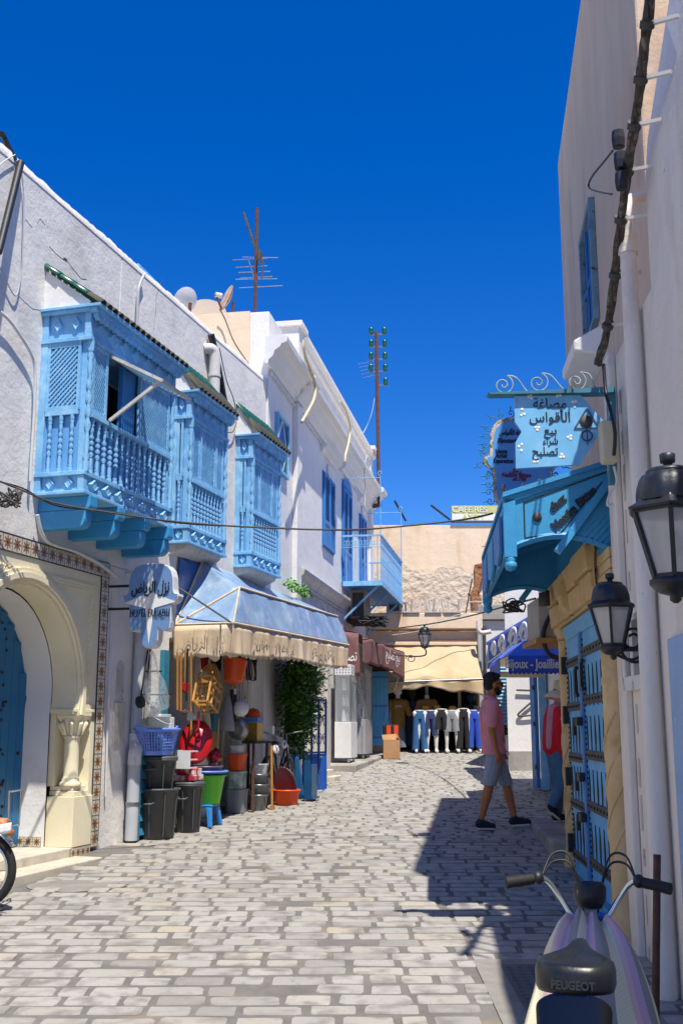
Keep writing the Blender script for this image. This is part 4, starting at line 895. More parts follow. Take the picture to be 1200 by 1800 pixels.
def pole():
    Y = 26.3; t = Thing('utility_pole', 'tall rusty telephone pole with green glass insulators', 'utility pole', WD, tuple(at(666, 895, Y)))
    P = lambda u, v, d=Y: tuple(at(u, v, d))
    t.part('pole', MB().tube([P(666,890), P(661,583)], .045, 8), MT['rust'])
    t.part('foot_bracket', MB().bar(P(655,890), P(670,887), .12, .09), MT['rust'])
    for i, v in enumerate((587, 609, 631, 652, 676)):
        ul, ur = 652-.2*i, 675+.6*i; ca = t.part('cross_arm', MB().bar(P(ul if i < 4 else 662, v+1), P(ur, v), .03, .03), MT['steel'])
        for u in ((ul, ur) if i < 4 else (ur,)):
            c = Vector(P(u, v-5)); m = MB().lathe([(.03,-.10),(.055,-.08),(.06,-.02),(.045,0),(.062,.03),(.05,.09),(.02,.11)], c, 10); t.part('insulator', m, MT['green_tile'], parent=ca)
    m = MB()
    for k in range(5): m.tube([P(629+2*k, 640+6*k), P(660+k, 636+6*k-2)], .005, 5)
    m.tube([P(646,632), P(655,665)], .008, 5); t.part('small_aerial', m, MT['steel'])
    cable('cable', [at(658,700,Y), at(652,730,Y), at(641,756,Y), at(630,770,25.5)], .012, MT['pvc'], 'pale cable dropping from the utility pole to the roof')
pole()
def roof_cables():
    for pts, lab in (([(533,598),(534,620),(545,650),(554,675),(552,700),(540,725),(530,742)], 'cream hose draped over the cornice near the corner pilaster'), ([(597,705),(608,725),(615,755),(612,780),(607,800),(606,812)], 'cream hose draped over the middle of the cornice')):
        cable('hose', [LB.w(*p) for p in along(LB, pts, .38)], .028, MT['cream_wire'], lab, 'hose')
    cable('conduit', [LB.w(*p) for p in along(LB, [(529,745),(527,850),(525,950),(522,1030)], .03)], .02, MT['cream_wire'], 'cream conduit upright beside the corner pilaster', 'conduit')
    cable('cable', [LB.w(*p) for p in along(LB, [(644,800),(640,830),(642,860),(641,890)], .30)], .012, MT['pvc'], 'pale cable hanging over the cornice near the far end')
    solo('roof_railing', MB().bar(LW.w(.55, .1, 7.03), LW.w(1.55, .1, 6.98), .05, .05).bar(LW.w(1.45, .1, 6.9), LW.w(1.45, .12, 7.05), .04, .04), MT['blue'], 'light blue rail lying along the white roof edge', 'railing')
    t = Thing('air_conditioner', 'dusty outdoor air conditioner on the wall below the balcony', 'air conditioner', LB, (7.6, -.2, 3.95))
    z = 4.0; a = 7.2
    t.part('casing', MB().box(a, a+.85, -.40, -.08, z, z+.62), MT['ac'], bev=.012)
    m = MB()
    for i in range(12): m.box(a+.05, a+.6, -.408, -.401, z+.06+i*.042, z+.075+i*.042)
    m.box(a-.008, a-.001, -.36, -.12, z+.06, z+.56); t.part('grille', m, MT['iron_grey']); t.part('bracket', MB().box(a-.1, a+.95, -.42, -.01, z-.07, z-.002), MT['rust'])
roof_cables()
# ------------------------------------------------------------------ blue awning and hotel sign
def wavy(p, amp, k=1.0): return amp*(math.sin(p[0]*7.3*k+p[2]*5)+.6*math.sin(p[0]*17.1*k+1.3+p[2]*9))*.6
def lerp(a, b, t): return tuple(x+(y-x)*t for x, y in zip(a, b))
def sheet(m, a, b, c, d, nu, nv, sag=.0, amp=.0):    # a-b lower edge, d-c upper edge
    def fn(i, j):
        p = lerp(lerp(a, b, i), lerp(d, c, i), j); s = sag*math.sin(math.pi*i)*math.sin(math.pi*j) if True else 0
        w = wavy(p, amp)*math.sin(math.pi*min(max(j,.02),.98)); return (p[0], p[1]+w, p[2]-s+w*.5)
    m.grid(fn, nu, nv)
def valance(m, a, b, h, n, amp, tooth, seed=0, droop=None):
    rnd = random.Random(seed); ph = [rnd.uniform(0, 6) for _ in range(4)]; A, B = Vector(a), Vector(b); d = (B-A); nrm = d.cross(Vector((0,0,1))).normalized(); ln = d.length
    N = n*6
    def fn(i, j):
        p = A + d*i; hh = h*(1+.06*math.sin(i*9+ph[0])) - tooth*(.5-.5*abs(math.sin(math.pi*i*n)))*2*(j == 1)
        if droop: hh *= droop(i)
        w = amp*j*(math.sin(i*ln*9+ph[1])+.7*math.sin(i*ln*19+ph[2])+.4*math.sin(i*ln*33+ph[3])); return tuple(p + nrm*w - Vector((0,0,hh*j)))
    m.grid(fn, N, 6)
def blue_awning():
    t = Thing('awning', 'faded blue tarpaulin shop awning with beige toothed valance', 'awning', LW, (4, -.3, 2.9))
    A, Gp, C, B, Fp = (1.59,-.03,2.91), (1.70,-.02,3.74), (2.33,-.05,3.79), (1.98,-.69,3.38), (1.48,-.82,2.90)
    D, K, E = (6.05,.10,3.79), (6.15,-.69,3.44), (6.35,-.82,3.0)
    m = MB(); sheet(m, B, K, D, C, 44, 12, .09, .034); t.part('top_panel', m, MT['awning_blue'], thick=.004)
    m = MB(); sheet(m, Fp, E, K, B, 44, 10, .0, .032); t.part('front_panel', m, MT['awning_blue'], thick=.004)
    m = MB(); sheet(m, A, B, C, C, 12, 12, .08, .016); t.part('side_panel', m, MT['awning_blue'], thick=.004)
    m = MB(); sheet(m, A, Fp, B, B, 8, 8, .03, .008); t.part('side_panel', m, MT['awning_blue'], thick=.004)
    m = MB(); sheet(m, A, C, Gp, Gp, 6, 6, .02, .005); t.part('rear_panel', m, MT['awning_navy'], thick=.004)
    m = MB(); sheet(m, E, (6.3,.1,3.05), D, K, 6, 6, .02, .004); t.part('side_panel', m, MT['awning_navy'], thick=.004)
    for p, q, r in ((A, C, .016), (A, B, .016), (B, K, .014), (A, Fp, .014), (Fp, E, .014), (B, Fp, .012)): t.part('seam_rib', MB().tube([Vector(p)+Vector((0,-.008,.006)), Vector(q)+Vector((0,-.008,.006))], r, 6), MT['canvas'])
    for p, q in ((Fp, (1.6,0,3.4)), (E, (6.2,.1,3.4))): t.part('stay', MB().tube([p, q], .012, 6), MT['iron_grey'])
    o = Vector((0,-.006,-.012)); m = MB(); valance(m, Vector(Fp)+o, Vector(E)+o, .36, 30, .022, .035, 1); fv = t.part('front_valance', m, MT['canvas'], thick=.003)
    m = MB(); valance(m, Vector(A)+Vector((-.004,0,-.012)), Vector(Fp)+Vector((-.004,.16,-.012)), .40, 4, .02, .03, 2); t.part('side_valance', m, MT['canvas'], thick=.003)
    m = MB(); valance(m, Vector(Fp)+Vector((-.006,.14,-.012)), Vector(Fp)+Vector((.02,-.008,-.012)), .37, 1, .05, .03, 3); t.part('side_valance', m, MT['canvas'], thick=.003)
    d = (Vector(E)-Vector(Fp)).normalized()
    for txt, s, k, w in (('quincaillerie', .21, 1.35, 1.6), ('EL RIADH', .2, 3.5, 1.1)):
        mm = text_mb(txt, s, w, ext=.0005, fn=lambda x, y, z: tuple(Vector(Fp) + d*(k+x) + Vector((0, -.034+z, y-.15)))); t.part('faded_lettering', mm, MT['faint_ink'], parent=fv)
    mm = text_mb(arabic('دار الرياض'), .24, .75, ext=.0005, fn=lambda x, y, z: tuple(Vector(A) + (Vector(Fp)-Vector(A)).normalized()*(.40+x*.85) + Vector((-.045+z, -.0, y-.17)))); t.part('faded_lettering', mm, MT['faint_ink'], parent=fv)
blue_awning()
def hamsa(sc=1.0):                                   # outline of the hand-shaped sign: domed top, flared lugs, three fingers
    half = [(0,.44),(.10,.438),(.18,.41),(.225,.36),(.245,.29),(.25,.2),(.252,.16),(.262,.125),(.285,.115),(.305,.115),(.31,.09),(.295,.05),(.26,.025),(.235,.015),(.232,-.06),(.23,-.18),(.222,-.235),(.195,-.265),(.16,-.268),(.125,-.25),(.10,-.225),(.095,-.27),(.09,-.36),(.07,-.41),(.04,-.435),(0,-.44)]
    pts = [(x*sc, z*sc) for x, z in half]; return pts[:-1] + [(-x, z) for x, z in reversed(pts)][:-1]
def hotel_sign():
    c = at(268, 1065, 11.2); fr = Fr(c.x, c.y, R(-14)); t = Thing('hanging_sign', 'hand-shaped brushed blue metal sign with a white four-pointed star', 'sign', fr, (0, 0, c.z)); z0 = c.z
    o = [(x, z+z0) for x, z in hamsa()]; o.reverse()
    t.part('rim', MB().prism(o, -.05, .09), MT['white_paint'], bev=.006)
    o2 = [(x*.965, z*.975+z0) for x, z in hamsa()]; o2.reverse(); t.part('face', MB().prism(o2, -.058, -.0505), MT['mirror_blue'])
    k = [(0,.40),(.055,.115),(.285,.03),(.05,-.03),(0,-.40),(-.05,-.03),(-.285,.03),(-.055,.115)]; k = [(x, z+z0) for x, z in k]; k.reverse(); t.part('star', MB().prism(k, -.064, -.0585), MT['white_ink'])
    t.part('lettering', shift(text_mb('HOTEL ERRIADH', .115, .44, shear=.1, bold=-.001), (0, -.068, z0-.085)), MT['ink'])
    t.part('arabic_lettering', shift(text_mb(arabic('نزل الرياض'), .17, .42, shear=.1, bold=.002), (.0, -.068, z0+.18)), MT['ink'])
    for z in (.22, -.02): t.part('arm', MB().bar((-.62, .02, z0+z), (-.25, .02, z0+z), .025, .025), MT['black'])
hotel_sign()
# ------------------------------------------------------------------ shop goods
def base(u, v): return LW.loc(gnd(u, v))
def tub_mb(c, r0, r1, h, rim=.015, n=20, sx=1.0, ribs=0):
    m = MB(); S = Matrix.Diagonal(Vector((sx, 1, 1)))
    m.lathe([(r0*.02, .012), (r0*.93, .012), (r1-.012, h-.005), (r1, h), (r1+rim, h-.002), (r1+rim, h-.022), (r1-.004, h-.024), (r0, .0), (r0*.02, 0)], c, n, rot=S, caps=False); return m
GRP = 'hardware set out under the blue awning'
def goods():
    rnd = random.Random(11)
    b = base(278, 1472); b.y -= .0
    def bin_(c, r0, r1, h, label, lid=False):
        t = Thing('dustbin', label, 'dustbin', LW, tuple(c), group='charcoal plastic bins')
        t.part('body', tub_mb(c, r0, r1, h, .018, 24), MT['bin'])
        m = MB()
        for k in range(8):
            a = 2*math.pi*k/8; m.bar((c.x+(r0+.006)*math.cos(a), c.y+(r0+.006)*math.sin(a), c.z+.03), (c.x+(r1-.004)*math.cos(a), c.y+(r1-.004)*math.sin(a), c.z+h-.06), .012, .012)
        t.part('rib', m, MT['bin'], kind='stuff')
        for s_ in (-1, 1): t.part('handle', MB().tube(smooth([(c.x+s_*(r1-.02), c.y-.05, c.z+h*.72), (c.x+s_*(r1+.04), c.y-.04, c.z+h*.7), (c.x+s_*(r1+.04), c.y+.04, c.z+h*.7), (c.x+s_*(r1-.02), c.y+.05, c.z+h*.72)], 4), .012, 6), MT['bin'])
        if lid: t.part('lid', MB().lathe([(r1+.02, c.z*0+h+.001), (r1+.02, h+.02), (r1-.01, h+.03), (.01, h+.035)], c, 24), MT['bin'])
    b.x -= .03; bin_(b, .18, .225, .52, 'large charcoal bin at the front of the hardware display', False)
    b2 = Vector((b.x+.01, b.y+.02, b.z+.48)); bin_(b2, .165, .20, .35, 'smaller charcoal bin stacked below the blue basket', True)
    b3 = base(333, 1462); b3.y += .02; bin_(b3, .13, .165, .52, 'narrow charcoal bin under the pink carton', True)
    # oval laundry basket with open mesh sides
    c = Vector((b2.x-.05, b2.y, b2.z+.39)); t = Thing('laundry_basket', 'light blue oval laundry basket on the stacked bins', 'basket', LW, tuple(c))
    def ov(a, q): r = lerp((.25,.16,0), (.355,.215,.28), q); return Vector((c.x+r[0]*math.cos(a), c.y+r[1]*math.sin(a), c.z+r[2]))
    m = MB(); N = 44
    for k in range(N): a = 2*math.pi*k/N; m.bar(ov(a,.14), ov(a,.86), .011, .005)
    for q in (.25,.36,.47,.58,.69,.80): m.tube([ov(2*math.pi*k/28, q) for k in range(28)], .0045, 4, closed=True)
    t.part('mesh_side', m, MT['lblue'], kind='stuff')
    m = MB(); m.tube([ov(2*math.pi*k/32, .97) for k in range(32)], .016, 6, closed=True); m.grid(lambda i, j: tuple(ov(2*math.pi*i, .86+.12*j)), 32, 1)
    for s_ in (-1, 1): m.bar((c.x+s_*.35, c.y, c.z+.275), (c.x+s_*.42, c.y, c.z+.305), .12, .016, up=(0,0,1))
    t.part('rim', m, MT['lblue']); m = MB(); m.grid(lambda i, j: tuple(ov(2*math.pi*i, .16*j)), 32, 1); m.add([tuple(ov(2*math.pi*k/32, 0)) for k in range(32)], [tuple(range(32))]); t.part('base', m, MT['lblue'])
    c2 = Vector((c.x+.06, c.y+.01, c.z+.215)); solo('steel_pan', tub_mb(c2, .15, .17, .07, .012), MT['steel'], 'shallow steel pan resting in the blue basket', 'pan', LW, tuple(c2))
    c3 = Vector((c2.x+.0, c2.y, c2.z+.075)); t = Thing('bucket', 'clear plastic bucket with white handle on the steel pan', 'bucket', LW, tuple(c3)); t.part('body', tub_mb(c3, .11, .13, .13, .008), MT['clear']); t.part('lid', MB().lathe([(.135,.131),(.135,.145),(.01,.15)], c3, 20), MT['clear'])
    t.part('handle', MB().tube([(c3.x+.135*math.cos(a), c3.y-.135*math.sin(a), c3.z+.12-.085*math.sin(a)) for a in [math.pi*k/14 for k in range(15)]], .005, 6), MT['white_plastic'])
    # teal louvred panel behind the bins
    t = Thing('louvred_panel', 'teal slatted wooden panel leaning beside the drainpipe', 'wooden panel', LW, (.85, -.2, .56))
    a0, a1 = .58, 1.0
    for k in range(6): z = .60+k*.145; t.part('slat', MB().hexa([(a0,-.17,z),(a1,-.17,z),(a1,-.12,z),(a0,-.12,z),(a0,-.13,z+.13),(a1,-.13,z+.13),(a1,-.10,z+.13),(a0,-.10,z+.13)]), MT['teal_chest'], bev=.004)
    m = MB(); m.box(a0-.03, a0-.002, -.18, -.08, .56, 1.48); m.box(a1+.002, a1+.03, -.18, -.08, .56, 1.48); t.part('stile', m, MT['teal_chest'])
    # white rack and pink carton on the narrow bin
    c = Vector((b3.x-.0, b3.y, b3.z+.56)); solo('carton', MB().box(c.x-.15, c.x+.13, c.y-.12, c.y+.12, c.z, c.z+.06).box(c.x-.12, c.x+.10, c.y-.11, c.y+.11, c.z+.061, c.z+.13), M('pink_wrapped_carton', '#b52a3c', '#d9d0cc', .5, 9, lo=.45, hi=.55), 'pink and white wrapped carton on the narrow bin', 'carton', LW, tuple(c), bev=.006)
    t = Thing('plastic_rack', 'white plastic rack standing on the pink carton', 'rack', LW, (c.x, c.y, c.z+.132)); z = c.z+.132; x = c.x-.08; m = MB()
    for k in range(3): m.box(x-.12, x+.10, c.y-.09, c.y+.09, z+k*.09, z+k*.09+.014)
    t.part('shelf', m, MT['white_plastic']); m = MB(); m.box(x-.134, x-.121, c.y-.10, c.y+.09, z, z+.20); m.box(x-.12, x+.10, c.y+.091, c.y+.10, z, z+.20); t.part('side', m, MT['white_plastic'])
    # stool, green tub and what stands on it
    s = base(361, 1452); s.y += .02; t = Thing('stool', 'blue plastic stool carrying the green tub', 'stool', LW, tuple(s)); H = .25
    t.part('seat', MB().box(s.x-.15, s.x+.15, s.y-.14, s.y+.14, s.z+H-.03, s.z+H), MT['stool_blue'], bev=.015)
    for i in (-1, 1):
        for j in (-1, 1): t.part('leg', MB().hexa([(s.x+i*.155-.03,s.y+j*.145-.02,s.z),(s.x+i*.155+.03,s.y+j*.145-.02,s.z),(s.x+i*.155+.03,s.y+j*.145+.02,s.z),(s.x+i*.155-.03,s.y+j*.145+.02,s.z),(s.x+i*.11-.045,s.y+j*.11-.025,s.z+H-.031),(s.x+i*.11+.045,s.y+j*.11-.025,s.z+H-.031),(s.x+i*.11+.045,s.y+j*.11+.025,s.z+H-.031),(s.x+i*.11-.045,s.y+j*.11+.025,s.z+H-.031)]), MT['stool_blue'], bev=.008)
    g = Vector((s.x+.02, s.y, s.z+H+.002)); solo('tub', tub_mb(g, .17, .23, .33, .016, 28), MT['green'], 'lime green plastic tub on the blue stool', 'tub', LW, tuple(g))
    g2 = Vector((g.x, g.y, g.z+.332)); solo('basin', tub_mb(g2, .21, .255, .045, .012, 28), MT['lblue'], 'shallow blue basin topping the green tub', 'basin', LW, tuple(g2))
    g3 = Vector((g.x-.02, g.y, g2.z+.05)); solo('tray', tub_mb(g3, .17, .20, .05, .012, 24), MT['mauve'], 'mauve round tray on the blue basin', 'tray', LW, tuple(g3))
    # red tray and bowl leaning above
    rr = Matrix.Rotation(R(-72), 3, 'Y') @ Matrix.Rotation(R(15), 3, 'X'); c = Vector((g3.x-.16, g3.y+.06, g3.z+.33)); m = MB().lathe([(.01,0),(.13,0),(.17,-.035),(.20,-.04),(.205,-.03),(.18,-.02),(.135,.012),(.01,.012)], c, 28, rot=rr @ Matrix.Diagonal(Vector((1.3,.95,1.1))), caps=False); solo('platter', m, MT['red'], 'big glossy red oval platter leaning above the mauve tray', 'platter', LW, tuple(c))
    c = Vector((g3.x+.10, g3.y-.02, g3.z+.13)); m = MB().lathe([(.01,.0),(.055,0),(.085,.11),(.09,.11),(.06,-.008),(.01,-.008)], c, 20, rot=Matrix.Rotation(R(60),3,'Y') @ Matrix.Rotation(R(35),3,'X'), caps=False); solo('bowl', m, MT['red'], 'red plastic bowl on its side beside the red platter', 'bowl', LW, tuple(c))
    a = Vector((g3.x+.16, g3.y+.10, g3.z+.33)); m = MB().prism([(a.x-.1,a.z-.02),(a.x-.03,a.z-.13),(a.x+.09,a.z-.04),(a.x+.0,a.z+.11)][::-1] if False else [(a.x-.10,a.z-.04),(a.x-.0,a.z-.13),(a.x+.10,a.z-.0),(a.x-.0,a.z+.12)], a.y-.02, a.y); t = Thing('mirror', 'small round mirror in a cream square frame', 'mirror', LW, tuple(a)); t.part('frame', m, MT['pale_wood']); t.part('glass', MB().lathe([(.06,0),(.06,.006),(.001,.006)], (a.x,a.y-.021,a.z-.01), 18, rot=Matrix.Rotation(R(90),3,'X')), M('mirror_glass', '#aab4c8', None, .1, metal=.6))
    # planks and rolls leaning on the wall
    for i, (u, v0, v1, w, mt, lab) in enumerate(((384,1262,1440,.05,'pale_wood','pale moulding strip leaning left of its twin'), (394,1262,1434,.06,'pale_wood','wider pale moulding strip leaning by the clear boxes'))):
        p = base(u+8, v1-6); q = LW.px(u, v0, .06); solo('moulding_strip', MB().bar((p.x, p.y+.12, p.z), (q[0], -.06, q[1]), w, .02, up=(0,1,0)), MT[mt], lab, 'moulding', LW, (p.x, p.y, p.z))
    q = LW.px(363, 1256, .12); solo('rolled_mat', MB().tube([(q[0]-.02,-.12,q[1]),(q[0]-.02,-.2,q[1]-.55)], .05, 12), MT['canvas'], 'rolled beige mat standing behind the red platter', 'mat', LW, (q[0],-.2,q[1]-.55))
    # stacked boxes
    s = base(418, 1428); s.y += .02
    def box_stack(z, w0, w1, h, mat, label, cat, rnd_=False):
        c = Vector((s.x, s.y, z)); m = MB()
        def rr(w, n=20): return [(w*(abs(math.cos(a))**.5)*math.copysign(1, math.cos(a)), w*.8*(abs(math.sin(a))**.5)*math.copysign(1, math.sin(a))) for a in [2*math.pi*k/n+.1 for k in range(n)]]
        A, B = rr(w0), rr(w1); n = 20; vs = [(c.x+x, c.y+y, z) for x, y in A] + [(c.x+x, c.y+y, z+h-.02) for x, y in B] + [(c.x+x*1.05, c.y+y*1.05, z+h-.02) for x, y in B] + [(c.x+x*1.05, c.y+y*1.05, z+h) for x, y in B]
        fs = [tuple(range(n-1,-1,-1))]
        for L0 in (0, 1, 2): fs += [(L0*n+k, L0*n+(k+1) % n, (L0+1)*n+(k+1) % n, (L0+1)*n+k) for k in range(n)]
        fs.append(tuple(range(3*n, 4*n))); m.add(vs, fs); return solo(cat.replace(' ', '_'), m, mat, label, cat, LW, tuple(c))
    box_stack(s.z, .145, .155, .29, MT['grey_plastic'], 'grey translucent storage box at the foot of the box stack', 'storage box')
    box_stack(s.z+.292, .125, .135, .22, M('green_contents', '#7d9a86', '#c9d0cc', .3, 8, lo=.4, hi=.6), 'clear storage box with green contents above the grey box', 'storage box')
    box_stack(s.z+.514, .105, .135, .22, MT['orange'], 'orange square flowerpot on the box stack', 'flowerpot')
    box_stack(s.z+.736, .095, .10, .10, MT['white_plastic'], 'lower small clear food box on the orange pot', 'food box')
    box_stack(s.z+.838, .09, .095, .13, MT['clear'], 'topmost small clear food box of the stack', 'food box')
    s2 = base(455, 1424); s2.y += .01
    for k in range(4):
        c = Vector((s2.x, s2.y, s2.z+k*.13)); lab = ['lowest galvanised bucket of the nested stack', 'second galvanised bucket from the ground', 'third galvanised bucket from the ground', 'clear bucket topping the galvanised stack'][k]
        t = Thing('bucket', lab, 'bucket', LW, tuple(c), group='stack of buckets'); t.part('body', tub_mb(c, .10, .12, .20, .008, 20), MT['steel'] if k < 3 else MT['clear'])
        for s_ in (-1, 1): t.part('lug', MB().box(c.x+s_*.118-.012, c.x+s_*.118+.022*s_+.012, c.y-.03, c.y+.03, c.z+.15, c.z+.19), MT['steel'] if k < 3 else MT['white_plastic'])
    s3 = base(478, 1424); solo('broom_handle', MB().tube([(s3.x, s3.y, s3.z), (s3.x+.03, s3.y+.03, s3.z+.82)], .018, 8).box(s3.x-.03, s3.x+.06, s3.y-.02, s3.y+.02, s3.z, s3.z+.06), MT['wood'], 'upright wooden handle in front of the bicycle wheel', 'handle', LW, tuple(s3))
    s4 = base(503, 1414); solo('tub', tub_mb(s4, .15, .185, .20, .016, 26, sx=1.0), MT['orange'], 'low orange tub beside the blue barrow tray', 'tub', LW, tuple(s4))
    for k, (dx, mt, lab, r) in enumerate(((-.06,'mauve','dark mauve oval basin standing in the orange tub',.2), (.03,'grey_plastic','grey oval basin standing in the orange tub',.185), (.08,'lblue','blue oval dish standing in the orange tub',.13))):
        c = Vector((s4.x+dx, s4.y, s4.z+.06+r*1.15)); m = MB().lathe([(.01,.03),(r*.8,.03),(r,-.02),(r+.012,-.02),(r*.85,.042),(.01,.042)], c, 26, rot=Matrix.Rotation(R(62+6*k),3,'Y') @ Matrix.Diagonal(Vector((1.2,.72,1))), caps=False); solo('basin', m, MT[mt], lab, 'basin', LW, tuple(c))
goods()
def wheel_parts(t, c, axis, r, tw, mat_tyre, spokes=20, rim='steel'):
    rot = Vector(axis).to_track_quat('Z', 'Y').to_matrix(); c = Vector(c)
    ring = [c + rot @ Vector((r*math.cos(a), r*math.sin(a), 0)) for a in [2*math.pi*k/36 for k in range(36)]]
    w = t.part('wheel', MB().tube(ring, tw, 8, closed=True), mat_tyre)
    ring = [c + rot @ Vector(((r-tw*1.1)*math.cos(a), (r-tw*1.1)*math.sin(a), 0)) for a in [2*math.pi*k/36 for k in range(36)]]; t.part('rim', MB().tube(ring, tw*.45, 6, closed=True), MT[rim], parent=w)
    m = MB()
    for k in range(spokes):
        a = 2*math.pi*k/spokes; m.tube([c + rot @ Vector((.02*math.cos(a+1), .02*math.sin(a+1), (-1)**k*.025)), c + rot @ Vector(((r-tw*1.2)*math.cos(a), (r-tw*1.2)*math.sin(a), 0))], .0018, 4, caps=False)
    m.tube([c + rot @ Vector((0,0,-.04)), c + rot @ Vector((0,0,.04))], .022, 8); t.part('spokes', m, MT['steel'], parent=w); return w
def more_goods():
    # small bicycle behind the tubs
    p = LW.loc(at(470,1364,14.95)); p.z = G(14.95); t = Thing('bicycle', 'small dark bicycle parked among the hardware', 'bicycle', LW, tuple(p)); r = .25
    w1 = LW.loc(at(470,1364,14.95)); w2 = LW.loc(at(508,1359,15.6)); ax = (0.05, -1, 0)
    wheel_parts(t, w1, ax, r, .024, MT['rubber']); wheel_parts(t, w2, ax, r, .024, MT['rubber'])
    bb = lerp(w1, w2, .45); bb = Vector(bb) + Vector((0,0,.0)); st = Vector(lerp(w1, w2, .3)) + Vector((0,0,.36)); hd = Vector(lerp(w1, w2, .86)) + Vector((0,0,.38)); m = MB()
    for a, b in ((bb, st), (st, hd), (bb, hd), (w1, bb), (w1, st), (hd, w2)): m.tube([a, b], .014, 6)
    t.part('frame', m, MT['black']); t.part('saddle', MB().ell(st+Vector((-.02,0,.06)), (.12,.06,.035), 10, 6), MT['black'])
    m = MB(); m.tube([hd, hd+Vector((.0,0,.16))], .012, 6); m.tube([hd+Vector((.05,-.22,.2)), hd+Vector((0,0,.16)), hd+Vector((0,.22,.2))], .012, 6); t.part('handlebar', m, MT['steel'])
    # table with tin and shower heads
    q = LW.px(446, 1300, .35); t = Thing('folding_table', 'small dark table behind the galvanised buckets', 'table', LW, (q[0], -.3, LW.g(q[0])+0.0)); x, z = q[0], q[1]-.02
    t.part('top', MB().box(x-.28, x+.3, -.48, -.14, z-.03, z), MT['shop_dark']);
    for dx in (-.24, .26):
        for y in (-.44, -.18): t.part('leg', MB().box(x+dx-.015, x+dx+.015, y-.015, y+.015, .66, z-.031), MT['rust'])
    c = Vector((x+.02, -.34, z+.002)); t = Thing('biscuit_tin', 'square gold tin with a blue band on the small table', 'tin', LW, tuple(c)); t.part('body', MB().box(c.x-.11, c.x+.11, -.43, -.22, c.z, c.z+.24), M('gold_tin', '#b8923f', '#a07c30', .35, 30, metal=.4), bev=.006); t.part('band', MB().box(c.x-.112, c.x+.112, -.432, -.218, c.z+.245, c.z+.30), MT['shutter_blue'])
    solo('half_bowl', MB().lathe([(.11,0),(.10,.06),(.07,.10),(.01,.125)], (c.x+.02,-.32,c.z+.303), 20), MT['orange'], 'upturned orange bowl on the gold tin', 'bowl', LW, (c.x,-.32,c.z+.303))
    q = LW.px(418, 1282, .36); solo('pan_lid', MB().lathe([(.01,.03),(.08,.022),(.14,0),(.142,-.008),(.01,.02)], (q[0]+.02,-.36,q[1]), 22, rot=Matrix.Rotation(R(75),3,'Y')), MT['steel'], 'dull steel pan lid leaning by the gold tin', 'lid', LW, (q[0],-.36,q[1]))
    for u, v, lab in ((485,1317,'cream round shower head, the lower of the pair'), (499,1308,'white round shower head, the upper of the pair')):
        q = LW.px(u, v, .5); t = Thing('shower_head', lab, 'shower head', LW, (q[0],-.5,q[1])); rt = Matrix.Rotation(R(80),3,'X') @ Matrix.Rotation(R(-20),3,'Y'); t.part('head', MB().lathe([(.02,-.05),(.055,-.02),(.062,0),(.055,.01),(.001,.012)], (q[0],-.5,q[1]), 18, rot=rt), MT['white_plastic']); m = MB()
        for k in range(3): m.bar((q[0]-.025+.02*k,-.516,q[1]-.02), (q[0]-.015+.02*k,-.516,q[1]+.025), .006, .004, up=(0,1,0))
        t.part('slots', m, MT['ink']); t.part('neck', MB().tube([(q[0],-.46,q[1]), (q[0],-.4,q[1]+.10), (q[0],-.2,q[1]+.16)], .018, 8), MT['white_plastic'])
    q = LW.px(476, 1284, .4); solo('boxed_tap', MB().box(q[0]-.05,q[0]+.04,-.44,-.4,q[1]-.05,q[1]+.06), MT['white_plastic'], 'small white boxed tap hanging above the shower heads', 'box', LW, (q[0],-.42,q[1]-.05))
    # blue barrow trays leaning, at the corner
    p = base(535, 1405); t = Thing('barrow_tray', 'dark blue steel barrow tray leaning upright, the wider one', 'barrow tray', LW, tuple(p), group='blue steel barrow trays')
    m = MB(); m.grid(lambda i, j: (p.x-.05+.20*i, p.y+.12-.10*math.sin(math.pi*i)+.10*j, p.z+.62*j), 10, 8); t.part('pan', m, MT['barrow_blue'], thick=.012)
    p2 = base(549, 1408); t = Thing('barrow_tray', 'dark blue steel barrow tray leaning at the street side', 'barrow tray', LW, tuple(p2), group='blue steel barrow trays')
    m = MB(); m.box(p2.x-.10, p2.x+.16, p2.y-.02, p2.y, p2.z+.02, p2.z+.50); m.box(p2.x-.10, p2.x-.085, p2.y+.001, p2.y+.10, p2.z+.02, p2.z+.55); m.box(p2.x+.145, p2.x+.16, p2.y+.001, p2.y+.10, p2.z+.02, p2.z+.46); t.part('pan', m, MT['barrow_blue'], bev=.01)
    t.part('lip', MB().box(p2.x-.12, p2.x+.18, p2.y-.045, p2.y-.021, p2.z+.03, p2.z+.06), MT['barrow_blue']); m = MB(); m.box(p2.x+.165,p2.x+.2,p2.y-.03,p2.y+.02,p2.z+.22,p2.z+.34); t.part('bracket', m, MT['barrow_blue'])
    # hanging things
    def H(u, v, out): q = LW.px(u, v, out); return Vector((q[0], -out, q[1]))
    c = H(368, 1206, .42); t = Thing('cane_crate', 'domed cane crate hanging tilted under the awning', 'crate', LW, tuple(c)); A = Matrix.Rotation(R(22), 3, 'Y') 
    def q3(x, y, z): return tuple(c + A @ Vector((x, y, z)))
    w, h = .17, .26; m = MB()
    for y in (-.09, .09):
        for z in (-.26, -.14, -.02, .05): m.bar(q3(-w,y,z), q3(w,y,z), .022, .022)
        for x in (-w, -.06, .06, w): m.bar(q3(x,y,-.26), q3(x,y,.05), .022, .022)
        for x0 in (-w, -.08, 0, .08, w): m.tube([q3(x0*(1-k/7*.9), y*(1-k/8), .05+.22*math.sin(k/7*math.pi/2)) for k in range(8)], .010, 6)
    for z in (-.26, -.02, .05):
        for x in (-w, -.06, .06, w): m.bar(q3(x,-.09,z), q3(x,.09,z), .022, .022)
